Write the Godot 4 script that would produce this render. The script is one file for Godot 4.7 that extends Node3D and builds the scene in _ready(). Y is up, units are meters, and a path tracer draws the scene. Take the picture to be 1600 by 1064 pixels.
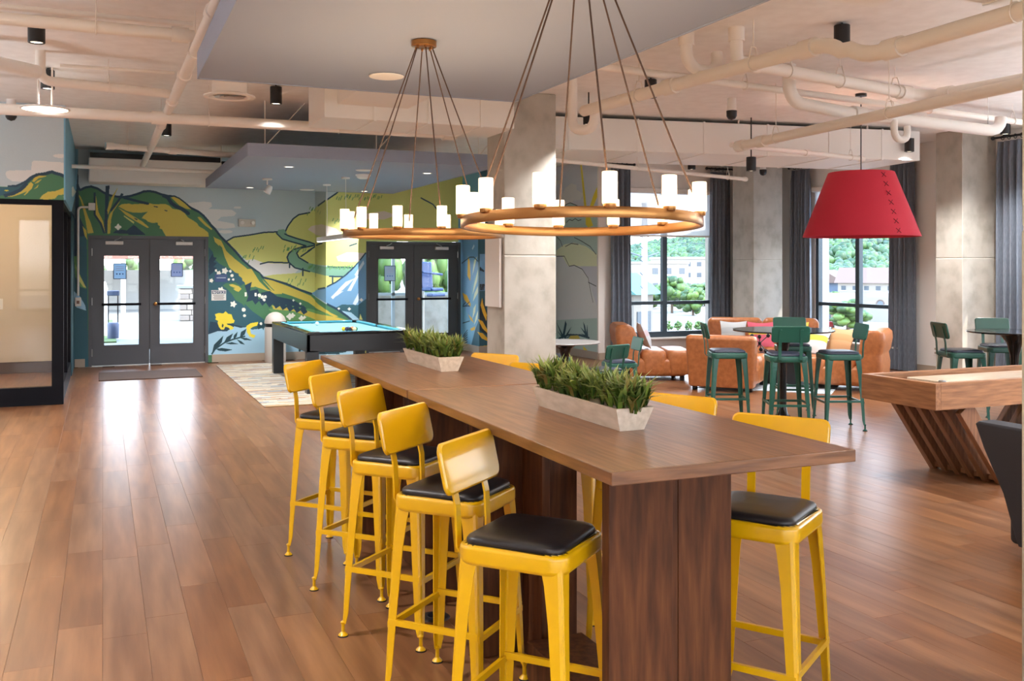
extends Node3D

const CEIL := 3.5

func _ready() -> void:
	# ---- camera: level, 23.1 degrees off the room's long axis, lens shifted down
	var cam := Camera3D.new()
	cam.name = "camera"
	add_child(cam)
	cam.position = Vector3(0, 1.6, 0)
	cam.rotation_degrees.y = -23.1
	cam.projection = Camera3D.PROJECTION_FRUSTUM
	cam.near = 0.05
	cam.far = 3000.0
	cam.size = 1064.0 / 1500.0 * 0.05
	cam.frustum_offset = Vector2(0, -114.0 / 1500.0 * 0.05)
	cam.current = true

	# ---- sky, sun, exposure
	var env := Environment.new()
	var sky := Sky.new()
	var ps := ProceduralSkyMaterial.new()
	ps.sky_top_color = Color8(150, 190, 232)
	ps.sky_horizon_color = Color8(236, 238, 238)
	ps.sky_curve = 0.25
	ps.ground_horizon_color = Color8(226, 224, 216)
	ps.ground_bottom_color = Color8(190, 186, 176)
	ps.sun_angle_max = 1.0
	ps.sky_energy_multiplier = 2.5
	ps.ground_energy_multiplier = 1.9
	sky.sky_material = ps
	env.background_mode = Environment.BG_SKY
	env.sky = sky
	env.ambient_light_source = Environment.AMBIENT_SOURCE_DISABLED
	env.tonemap_mode = Environment.TONE_MAPPER_LINEAR
	env.tonemap_exposure = 1.4
	env.sdfgi_enabled = true
	env.ssao_enabled = true
	env.ssil_enabled = true
	var we := WorldEnvironment.new()
	we.name = "world"
	we.environment = env
	add_child(we)
	var sun := DirectionalLight3D.new()
	sun.name = "sun"
	add_child(sun)
	sun.look_at_from_position(Vector3(0.36, 0.80, 0.48) * 50.0, Vector3.ZERO)
	sun.light_energy = 1.5
	sun.light_color = Color8(255, 244, 226)
	sun.light_angular_distance = 0.53
	sun.shadow_enabled = true

	make_materials()
	shell()
	openings()
	ceiling_things()
	long_table()
	stools()
	chandeliers()
	pool_corner()
	window_corner()
	near_right()
	wall_fittings()
	outside()


func make_materials() -> void:
	M.white = mat(Color8(236, 232, 226), 0.7)
	M.ceiling = tri_mat(noise_tex(0.02, Color8(232, 228, 222), Color8(242, 239, 234), 4, FastNoiseLite.TYPE_SIMPLEX_SMOOTH, 512, 4), Vector3.ONE * 0.5, 0.75, true)
	M.pipe = mat(Color8(238, 230, 220), 0.5)
	M.pipe_steel = mat(Color8(232, 222, 208), 0.45)
	M.duct = mat(Color8(238, 235, 228), 0.55)
	M.cloud_under = mat(Color8(148, 157, 176), 0.6)
	M.black = mat(Color8(26, 27, 30), 0.4)
	M.black_gloss = mat(Color8(16, 17, 20), 0.12)
	M.black_satin = mat(Color8(20, 21, 24), 0.3)
	M.frame = mat(Color8(10, 10, 18), 0.5)
	M.frame.metallic_specular = 0.25
	M.frame_win = mat(Color8(52, 66, 76), 0.4)
	M.door = mat(Color8(84, 86, 92), 0.45)
	M.metal = mat(Color8(190, 190, 188), 0.3, 0.9)
	M.silver = mat(Color8(196, 192, 188), 0.4, 0.3)
	M.base = mat(Color8(176, 160, 142), 0.55)
	M.beige = mat(Color8(214, 198, 176), 0.7)
	M.yellow = mat(Color8(220, 168, 4), 0.3)
	M.yellow.clearcoat_enabled = true
	M.yellow.clearcoat = 0.5
	M.yellow.clearcoat_roughness = 0.06
	M.green = mat(Color8(30, 84, 70), 0.29)
	M.vinyl = relief(mat(Color8(30, 27, 28), 0.38), noise_tex(0.12, Color.BLACK, Color.WHITE, 3, FastNoiseLite.TYPE_CELLULAR, 256, 2), 0.02)
	M.vinyl.uv1_triplanar = true
	M.vinyl.uv1_scale = Vector3.ONE * 6.0
	M.vinyl_blue = mat(Color8(40, 46, 62), 0.35)
	var grain := noise_tex(0.012, Color8(92, 60, 38), Color8(150, 104, 70), 6, FastNoiseLite.TYPE_SIMPLEX_SMOOTH, 512, 7, Color8(124, 84, 54))
	var grain2 := noise_tex(0.012, Color8(64, 35, 18), Color8(110, 66, 34), 6, FastNoiseLite.TYPE_SIMPLEX_SMOOTH, 512, 8, Color8(88, 50, 26))
	var gh := noise_tex(0.02, Color.BLACK, Color.WHITE, 5, FastNoiseLite.TYPE_SIMPLEX_SMOOTH, 512, 9)
	M.table_top = relief(tri_mat(grain, Vector3(5.0, 5.0, 0.45), 0.29), gh, 0.03)
	M.table_band = relief(tri_mat(grain, Vector3(0.5, 6.0, 6.0), 0.32), gh, 0.04)
	M.table_leg = relief(tri_mat(grain2, Vector3(4.0, 0.4, 4.0), 0.6), gh, 0.03)
	M.table_leg.metallic_specular = 0.35
	M.shuffle = relief(tri_mat(noise_tex(0.012, Color8(126, 84, 54), Color8(178, 126, 84), 6, FastNoiseLite.TYPE_SIMPLEX_SMOOTH, 512, 11), Vector3(0.5, 5.0, 5.0), 0.4), gh, 0.04)
	M.shuffle_end = relief(tri_mat(noise_tex(0.012, Color8(126, 84, 54), Color8(178, 126, 84), 6, FastNoiseLite.TYPE_SIMPLEX_SMOOTH, 512, 11), Vector3(5.0, 5.0, 0.5), 0.4), gh, 0.04)
	M.slat = relief(tri_mat(noise_tex(0.012, Color8(104, 66, 42), Color8(150, 104, 70), 6, FastNoiseLite.TYPE_SIMPLEX_SMOOTH, 512, 13), Vector3(5.0, 0.5, 5.0), 0.45), gh, 0.04)
	M.shuffle_play = tri_mat(noise_tex(0.012, Color8(206, 186, 160), Color8(226, 210, 188), 5, FastNoiseLite.TYPE_SIMPLEX_SMOOTH, 512, 12), Vector3(0.4, 5.0, 7.0), 0.18)
	M.floor = []
	for k in 8:
		var lo := Color8(126, 80, 50).lerp(Color8(138, 92, 60), k / 7.0)
		var hi := Color8(170, 116, 76).lerp(Color8(184, 132, 92), k / 7.0)
		if k % 3 == 2:
			lo = lo.lerp(Color8(120, 92, 78), 0.25)
			hi = hi.lerp(Color8(160, 132, 112), 0.25)
		lo = lo.darkened(0.2)
		hi = hi.darkened(0.17)
		var m := relief(tri_mat(noise_tex(0.011, lo, hi, 6, FastNoiseLite.TYPE_SIMPLEX_SMOOTH, 256, 20 + k), Vector3(3.2, 3.0, 0.28), 0.29, true), gh, 0.015)
		m.uv1_offset = Vector3(k * 0.31, 0, k * 0.17)
		M.floor.append(m)
	M.floor_far = relief(tri_mat(noise_tex(0.011, Color8(196, 190, 184), Color8(255, 250, 246), 6, FastNoiseLite.TYPE_SIMPLEX_SMOOTH, 512, 33), Vector3(3.2, 3.0, 0.28), 0.29, true), gh, 0.015)
	M.floor_far.vertex_color_use_as_albedo = true
	M.subfloor = mat(Color8(92, 58, 38), 0.8)
	var cn := noise_tex(0.008, Color8(162, 155, 142), Color8(194, 189, 178), 7, FastNoiseLite.TYPE_SIMPLEX_SMOOTH, 1024, 41, Color8(184, 178, 166))
	M.concrete = relief(tri_mat(cn, Vector3(0.35, 0.3, 0.35), 0.75), noise_tex(0.05, Color.BLACK, Color.WHITE, 4, FastNoiseLite.TYPE_CELLULAR, 512, 42), 0.12)
	M.glass = mat(Color(0.45, 0.5, 0.5, 0.02), 0.02)
	M.glass.metallic_specular = 0.32
	M.glass.transparency = BaseMaterial3D.TRANSPARENCY_ALPHA
	M.brass = mat(Color8(170, 120, 70), 0.28, 1.0)
	M.cord = mat(Color8(78, 54, 40), 0.7)
	M.shade_glass = glow(Color8(255, 232, 198), 1.05)
	M.lamp_face = glow(Color8(255, 240, 214), 3.0)
	M.led = glow(Color8(245, 248, 255), 2.4)
	M.felt = mat(Color8(120, 190, 200), 0.9)
	M.felt.rim_enabled = true
	M.felt.rim = 0.4
	M.felt_rail = mat(Color8(72, 158, 176), 0.85)
	var lt := noise_tex(0.02, Color8(158, 94, 50), Color8(190, 120, 70), 4, FastNoiseLite.TYPE_SIMPLEX_SMOOTH, 512, 51)
	M.leather = relief(tri_mat(lt, Vector3.ONE * 1.2, 0.38), noise_tex(0.1, Color.BLACK, Color.WHITE, 3, FastNoiseLite.TYPE_CELLULAR, 256, 52), 0.03)
	var cl := noise_tex(0.06, Color8(100, 108, 120), Color8(128, 136, 148), 3, FastNoiseLite.TYPE_SIMPLEX_SMOOTH, 256, 53)
	M.curtain = tri_mat(cl, Vector3(6, 0.6, 6), 0.8)
	M.curtain.rim_enabled = true
	M.curtain.rim = 0.3
	M.curtain.backlight_enabled = true
	M.curtain.backlight = Color(0.3, 0.32, 0.36)
	M.red = mat(Color8(190, 36, 58), 0.8)
	M.red.backlight_enabled = true
	M.red.backlight = Color(0.25, 0.04, 0.06)
	M.sofa = tri_mat(noise_tex(0.2, Color8(44, 44, 50), Color8(62, 62, 68), 3, FastNoiseLite.TYPE_SIMPLEX_SMOOTH, 256, 54), Vector3.ONE * 5.0, 0.85)
	M.sofa_light = tri_mat(noise_tex(0.2, Color8(104, 106, 110), Color8(134, 136, 138), 3, FastNoiseLite.TYPE_SIMPLEX_SMOOTH, 256, 55), Vector3.ONE * 5.0, 0.85)
	M.planter = relief(tri_mat(noise_tex(0.02, Color8(196, 178, 156), Color8(224, 208, 190), 4, FastNoiseLite.TYPE_SIMPLEX_SMOOTH, 256, 56), Vector3(6, 6, 1.5), 0.6), gh, 0.04)
	M.leaf = mat(Color.WHITE, 0.5)
	M.leaf.vertex_color_use_as_albedo = true
	M.leaf.backlight_enabled = true
	M.leaf.backlight = Color(0.35, 0.4, 0.2)
	M.mat = tri_mat(noise_tex(0.3, Color8(70, 54, 48), Color8(96, 78, 70), 2, FastNoiseLite.TYPE_SIMPLEX_SMOOTH, 256, 57), Vector3.ONE * 4.0, 0.95)
	M.screen_fabric = mat(Color(0.92, 0.93, 0.95, 0.72), 0.8)
	M.screen_fabric.transparency = BaseMaterial3D.TRANSPARENCY_ALPHA
	M.screen_fabric.backlight_enabled = true
	M.screen_fabric.backlight = Color(0.9, 0.92, 0.95)


# ------------------------------------------------------------------ room shell
func shell() -> void:
	floor_boards()
	var c := MB.new()
	c.span(Vector3(-6.2, CEIL, -19), Vector3(12, CEIL + 0.2, 5.2))
	struct("ceiling", c, M.ceiling, "white painted concrete ceiling above pipes and ducts", "ceiling")
	# unseen block above the ceiling, placed to shade the ground round the building
	struct("unseen_upper_wall", MB.new().span(Vector3(-6.2, CEIL + 0.2, -18), Vector3(12, 7.5, 5.2)), M.white)

	# mural walls
	var a := MB.new()
	a.span(Vector3(-6.2, 0, -17.2), Vector3(-0.21, CEIL, -16.9))
	a.span(Vector3(1.64, 0, -17.2), Vector3(3.45, CEIL, -16.9))
	a.span(Vector3(-0.21, 2.12, -17.2), Vector3(1.64, CEIL, -16.9))
	struct("wall_mural", painted(a, 0, -0.42, 3.45, 0, CEIL), mural_mat("A"), "wall painted with green hills, river and flowers", "mural wall")
	var p := MB.new().span(Vector3(3.45, 0, -17.3), Vector3(3.99, CEIL, -16.0))
	struct("wall_pilaster", painted(p, 0, 3.45, 3.99, 0, CEIL), mural_mat("P"), "painted pilaster between the two double doors", "mural wall")
	var s := MB.new().span(Vector3(3.44, 0, -16.9), Vector3(3.455, CEIL, -15.999))
	struct("wall_pilaster_side", painted(s, 2, -16.9, -16.0, 0, CEIL), mural_mat("S"))
	var b := MB.new()
	b.span(Vector3(3.99, 0, -17.9), Vector3(4.54, CEIL, -17.6))
	b.span(Vector3(6.42, 0, -17.9), Vector3(6.6, CEIL, -17.6))
	b.span(Vector3(4.54, 2.10, -17.9), Vector3(6.42, CEIL, -17.6))
	struct("wall_recess", painted(b, 0, 3.99, 6.46, 0, CEIL), mural_mat("B"), "recessed wall painted pale green over the second doors", "mural wall")
	var cf := MB.new().span(Vector3(6.47, 0, -17.9), Vector3(7.89, CEIL, -16.7))
	struct("wall_corner", painted(cf, 0, 6.46, 7.9, 0, CEIL), mural_mat("C"))
	var r := MB.new().span(Vector3(6.46, 0, -17.6), Vector3(6.475, CEIL, -16.701))
	struct("wall_return", painted(r, 2, -17.6, -16.7, 0, CEIL), mural_mat("R"), "return wall painted blue with yellow leaves", "mural wall")
	var d := MB.new().span(Vector3(7.9, 0, -17.9), Vector3(8.0, CEIL, -14.74))
	struct("wall_side", painted(d, 2, -16.7, -14.7, 0, CEIL), mural_mat("D"), "grey side wall painted with mountains and leaves", "mural wall")

	# north wall with the first window: opening x 8.4..10.3, y .38..3.0
	var nw := MB.new()
	nw.span(Vector3(8.0, 0, -15.0), Vector3(8.4, CEIL, -14.7))
	nw.span(Vector3(7.895, 0, -14.74), Vector3(8.0, CEIL, -14.7))
	nw.span(Vector3(10.3, 0, -15.0), Vector3(11.8, CEIL, -14.7))
	nw.span(Vector3(8.4, 0, -15.0), Vector3(10.3, 0.36, -14.7))
	nw.span(Vector3(8.4, 3.0, -15.0), Vector3(10.3, CEIL, -14.7))
	struct("wall_north", nw, M.white)
	# east wall with a row of windows
	var ew := MB.new()
	var edge := -15.0
	for w in EAST_WINDOWS:
		ew.span(Vector3(11.5, 0, edge), Vector3(11.8, CEIL, w[0]))
		ew.span(Vector3(11.5, 0, w[0]), Vector3(11.8, 0.36, w[1]))
		ew.span(Vector3(11.5, 3.0, w[0]), Vector3(11.8, CEIL, w[1]))
		edge = w[1]
	ew.span(Vector3(11.5, 0, edge), Vector3(11.8, CEIL, 5.2))
	struct("wall_east", ew, M.white)
	# wall behind the camera, with unseen windows placed to let in daylight
	var sw := MB.new()
	edge = -6.2
	for x in UNSEEN_SOUTH_WINDOWS:
		sw.span(Vector3(edge, 0, 5.0), Vector3(x, CEIL, 5.3))
		sw.span(Vector3(x, 0, 5.0), Vector3(x + 2.6, 0.36, 5.3))
		sw.span(Vector3(x, 3.0, 5.0), Vector3(x + 2.6, CEIL, 5.3))
		edge = x + 2.6
	sw.span(Vector3(edge, 0, 5.0), Vector3(11.8, CEIL, 5.3))
	struct("wall_south", sw, M.white)
	struct("wall_west", MB.new().span(Vector3(-6.4, 0, -17.2), Vector3(-6.0, CEIL, 5.3)), M.white)

	# glass-fronted room on the left: painted wall above, black frame, beige back wall
	var g := MB.new().span(Vector3(-6.0, 2.39, -12.55), Vector3(-0.4, CEIL, -12.4))
	struct("wall_glass_room", painted(g, 0, -6.0, -0.4, 2.39, CEIL), mural_mat("G"), "painted wall above the glass front with a green hill", "mural wall")
	var h := MB.new().span(Vector3(-0.55, 2.39, -16.9), Vector3(-0.4, CEIL, -12.401))
	struct("wall_glass_room_side", painted(h, 2, -16.9, -12.4, 2.39, CEIL), mural_mat("H"))
	struct("wall_glass_room_return", MB.new().span(Vector3(-0.52, 0, -16.9), Vector3(-0.42, 2.39, -15.6)), mat(MURAL_TEAL, 0.55))
	struct("wall_glass_room_back", MB.new().span(Vector3(-6.0, 0, -16.6), Vector3(-0.56, 2.9, -16.3)), M.beige)
	struct("ceiling_glass_room", MB.new().span(Vector3(-6.0, 2.9, -16.9), Vector3(-0.56, 3.0, -12.6)), M.white)
	struct("baseboard_glass_room", MB.new().span(Vector3(-6.0, 0, -16.3), Vector3(-0.56, 0.17, -16.28)), M.mat)
	for e in [["baseboard_mural", Vector3(1.7, 0, -16.9), Vector3(3.44, 0.13, -16.885)], ["baseboard_mural_left", Vector3(-0.41, 0, -16.9), Vector3(-0.26, 0.13, -16.885)], ["baseboard_pilaster", Vector3(3.43, 0, -16.0), Vector3(4.0, 0.13, -15.985)],
			["baseboard_return", Vector3(6.445, 0, -17.55), Vector3(6.46, 0.13, -16.69)], ["baseboard_corner", Vector3(6.445, 0, -16.7), Vector3(7.9, 0.13, -16.685)], ["baseboard_side", Vector3(7.885, 0, -16.68), Vector3(7.9, 0.13, -14.7)],
			["baseboard_north", Vector3(7.9, 0, -14.7), Vector3(11.5, 0.12, -14.685)], ["baseboard_east", Vector3(11.485, 0, -14.6), Vector3(11.5, 0.12, 5.0)]]:
		struct(e[0], MB.new().span(e[1], e[2]), M.base)

	# glass front
	var gf := thing("glass_partition", "black framed glass front of the beige room", "partition", Vector3(0, 0, -12.45))
	part(gf, "bottom_rail", MB.new().span(Vector3(-6, 0, -0.05), Vector3(-0.42, 0.21, 0.05)), M.frame)
	part(gf, "top_rail", MB.new().span(Vector3(-6, 2.33, -0.05), Vector3(-0.42, 2.39, 0.05)), M.frame)
	part(gf, "stile", MB.new().span(Vector3(-0.545, 0.21, -0.05), Vector3(-0.42, 2.33, 0.05)), M.frame)
	part(gf, "stile", MB.new().span(Vector3(-2.5, 0.21, -0.05), Vector3(-2.4, 2.33, 0.05)), M.frame)
	part(gf, "pane", MB.new().span(Vector3(-2.4, 0.21, -0.006), Vector3(-0.545, 2.33, 0.006)), M.glass)
	part(gf, "pane", MB.new().span(Vector3(-6, 0.21, -0.006), Vector3(-2.5, 2.33, 0.006)), M.glass)
	var gs := thing("glass_partition", "black framed glazed side of the beige room beside the teal wall", "partition", Vector3(-0.47, 0, -12.5))
	part(gs, "bottom_rail", MB.new().span(Vector3(-0.04, 0, -3.1), Vector3(0.04, 0.21, -0.01)), M.frame)
	part(gs, "top_rail", MB.new().span(Vector3(-0.04, 2.33, -3.1), Vector3(0.04, 2.39, -0.01)), M.frame)
	for z in [-3.1, -1.6, -0.1]: part(gs, "stile", MB.new().span(Vector3(-0.04, 0.21, z), Vector3(0.04, 2.33, z + 0.08)), M.frame)
	part(gs, "pane", MB.new().span(Vector3(-0.006, 0.21, -3.02), Vector3(0.006, 2.33, -1.6)), M.glass)
	part(gs, "pane", MB.new().span(Vector3(-0.006, 0.21, -1.52), Vector3(0.006, 2.33, -0.1)), M.glass)

	# concrete columns
	for q in [[Vector3(4.27, 0, -9.75), Vector3(0.62, CEIL, 0.5), "board-marked concrete column with a white panel, behind the long table"], [Vector3(11.17, 0, -9.92), Vector3(0.64, CEIL, 0.46), "concrete column against the window wall behind green stools"],
			[Vector3(10.64, 0, -13.9), Vector3(0.62, CEIL, 0.6), "concrete column in the corner between two curtains"], [Vector3(3.165, 0, -2.17), Vector3(0.6, CEIL, 0.3), "brown concrete column edge beside the charcoal sofa"]]:
		var o := thing("concrete_column", q[2], "column", q[0])
		part(o, "shaft", MB.new().rbox(Vector3(0, 0.865, 0), Vector3(q[1].x, 1.73, q[1].z), 0.012, Basis(), 1), M.concrete)
		part(o, "shaft", MB.new().rbox(Vector3(0, 1.734 + (CEIL - 1.734) / 2, 0), Vector3(q[1].x - 0.002, CEIL - 1.734, q[1].z - 0.002), 0.012, Basis(), 1), M.concrete)
		part(o, "pour_joint", MB.new().box(Vector3(0, 1.732, 0), Vector3(q[1].x - 0.012, 0.03, q[1].z - 0.012)), M.concrete)
		o.set_meta("kind", "structure")
	var wb := thing("wall_panel", "plain white panel mounted on the concrete column", "panel", Vector3(3.935, 1.2, -9.75))
	part(wb, "board", MB.new().rbox(Vector3(0, 0.36, 0), Vector3(0.03, 0.78, 0.42), 0.006), M.white)

	# round-cornered board on the ground outside would be seen only through doors: see outside()
	# entrance mat let into the floor
	single("door_mat", MB.new().rbox(Vector3(0.65, 0.006, -15.25), Vector3(1.4, 0.014, 1.1), 0.005), M.mat, "dark brown entrance mat in front of the mural doors", "mat")
	single("door_mat", MB.new().rbox(Vector3(-1.55, 0.006, -6.3), Vector3(0.9, 0.014, 1.0), 0.005), M.mat, "dark floor mat with a steel edge on the bare boards", "mat")


const EAST_WINDOWS := [[-13.4, -11.4], [-9.2, -7.2], [-5.2, -3.2], [-1.2, 0.8], [2.4, 4.4]]
const UNSEEN_SOUTH_WINDOWS := [-5.2, -2.2, 0.8, 3.8, 6.8]  # out of view, placed to light the room from behind
const MURAL_TEAL := Color(0.15, 0.33, 0.38)

func floor_boards() -> void:
	var fl := structure("floor", Vector3.ZERO, "brown wood plank floor with a satin sheen", "floor")
	part(fl, "subfloor", MB.new().span(Vector3(-6.2, -0.2, -18), Vector3(11.9, -0.011, 5.3)), M.subfloor)
	var wd := 0.18
	var ln := 1.22
	var board := MB.new()
	board.rbox(Vector3(0, -0.005, 0), Vector3(wd - 0.0008, 0.01, ln - 0.0008), 0.0008, Basis(), 1)
	var mesh := board.mesh()
	var rng := RandomNumberGenerator.new()
	rng.seed = 11
	var near := []
	var rest := []
	var look := Vector3(sin(deg_to_rad(23.1)), 0, -cos(deg_to_rad(23.1)))
	var right := Vector3(look.z * -1.0, 0, look.x)
	for i in range(-34, 66):
		var x := (i + 0.5) * wd
		if x > 11.4: continue
		var off := rng.randf() * ln
		for j in range(-16, 5):
			var z := j * ln + off
			if z < -17.2 or z > 4.6: continue
			var kind := rng.randi() % 8
			var d := Vector3(x, 0, z).dot(look)
			var u := Vector3(x, 0, z).dot(right) / maxf(d, 0.1)
			var hidden := x > 1.4 and x < 1.9 and z < -2.6 and z > -5.6
			if d > 3.4 and absf(u) < 0.56 and not hidden: near.append([d, x, z, kind])
			else: rest.append([d, x, z, kind])
	near.sort_custom(func(p, q): return p[0] < q[0])
	for k in near.size():
		if k < 300: part_mesh(fl, "plank", mesh, M.floor[near[k][3]], Vector3(near[k][1], 0, near[k][2]))
		else: rest.append(near[k])
	var mb := MB.new()
	for q in rest:
		mb.col = Color8(136, 90, 57).lerp(Color8(150, 105, 70), q[3] / 7.0).srgb_to_linear()
		mb.box(Vector3(q[1], -0.005, q[2]), Vector3(wd - 0.001, 0.01, ln - 0.001))
	var o := part(fl, "plank_field", mb, M.floor_far)
	o.set_meta("kind", "stuff")


# ------------------------------------------------------------------ windows, doors, curtains
func window(called: String, at: Vector3, turn: float, w: float, mull: Array, blind: float, seen: String) -> void:
	# origin at the sill's middle, outside towards -z
	var o := structure(called, at, seen, "window")
	o.rotation.y = turn
	var h := 2.64
	var f := MB.new()
	f.span(Vector3(-w / 2, 0, -0.06), Vector3(w / 2, 0.1, 0.03))
	f.span(Vector3(-w / 2, h - 0.08, -0.06), Vector3(w / 2, h, 0.03))
	f.span(Vector3(-w / 2, 0.1, -0.06), Vector3(-w / 2 + 0.07, h - 0.08, 0.03))
	f.span(Vector3(w / 2 - 0.07, 0.1, -0.06), Vector3(w / 2, h - 0.08, 0.03))
	part(o, "window_frame", f, M.frame_win)
	part(o, "transom", MB.new().span(Vector3(-w / 2 + 0.07, 0.58, -0.05), Vector3(w / 2 - 0.07, 0.64, 0.02)), M.frame_win)
	var xs := [-w / 2 + 0.07] + mull + [w / 2 - 0.07]
	for m in mull: part(o, "mullion", MB.new().span(Vector3(m - 0.045, 0.1, -0.055), Vector3(m + 0.045, h - 0.08, 0.025)), M.frame_win)
	for i in xs.size() - 1:
		for y in [[0.1, 0.58], [0.64, h - 0.08]]:
			part(o, "pane", MB.new().span(Vector3(xs[i], y[0], -0.016), Vector3(xs[i + 1], y[1], -0.01)), M.glass)
	part(o, "window_sill", MB.new().rbox(Vector3(0, -0.015, 0.08), Vector3(w + 0.04, 0.03, 0.2), 0.008, Basis(), 1), M.white)
	if blind > 0.0:
		part(o, "roller_blind", MB.new().span(Vector3(-w / 2 + 0.03, h - blind, 0.07), Vector3(w / 2 - 0.03, h - 0.04, 0.073)), M.screen_fabric)
		part(o, "blind_cassette", MB.new().rbox(Vector3(0, h - 0.04, 0.09), Vector3(w - 0.02, 0.09, 0.1), 0.02), M.white)
		part(o, "blind_hem", MB.new().rbox(Vector3(0, h - blind, 0.0715), Vector3(w - 0.06, 0.03, 0.014), 0.005, Basis(), 1), M.white)

func curtain(at: Vector3, turn: float, w: float, folds: int, label: String, sd: int) -> void:
	var o := thing("curtain", label, "curtain", at, turn, "grey floor-length curtains beside the windows")
	var top := 3.33
	var rings := []
	var rng := RandomNumberGenerator.new()
	rng.seed = sd
	var amp := []
	for k in folds + 1: amp.append(rng.randf_range(0.7, 1.25))
	var cols := folds * 8
	for i in 15:
		var f := i / 14.0
		var y := lerpf(0.015, top, f)
		var ring := []
		for side in [1.0, -1.0]:
			for k in cols + 1:
				var q := k if side > 0 else cols - k
				var s := float(q) / cols
				var ph := s * folds * TAU
				var a: float = 0.045 * amp[int(s * folds)] * (1.0 if f < 0.93 else lerpf(1.0, 0.45, (f - 0.93) / 0.07))
				var z := sin(ph) * a + 0.008 * sin(ph * 2.3 + f * 4.0 + sd)
				var x := (s - 0.5) * w * (1.0 + 0.1 * (1.0 - f)) + 0.012 * sin(ph + f * 3.0 + sd) * (1.0 - f)
				ring.append(Vector3(x, y, z + side * 0.004))
		rings.append(ring)
	part(o, "cloth", MB.new().loft(rings, false), M.curtain)
	var rod := MB.new().tube([Vector3(-w / 2 - 0.07, top + 0.06, 0), Vector3(w / 2 + 0.07, top + 0.06, 0)], 0.016, 10)
	part(o, "rod", rod, M.black)
	for s in [-1.0, 1.0]: part(o, "finial", MB.new().ball(Vector3(s * (w / 2 + 0.08), top + 0.06, 0), Vector3.ONE * 0.028, 8, 10), M.black)
	for k in folds:
		var x := ((k + 0.25) / folds - 0.5) * w
		var p := []
		for a in 13: p.append(Vector3(x, top + 0.05 + cos(a * TAU / 12) * 0.03, sin(a * TAU / 12) * 0.03))
		part(o, "ring", MB.new().tube(p, 0.005, 6, false), M.black)
	part(o, "bracket", MB.new().span(Vector3(-0.012, top + 0.045, -0.13), Vector3(0.012, top + 0.075, 0.0)), M.black)

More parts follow.
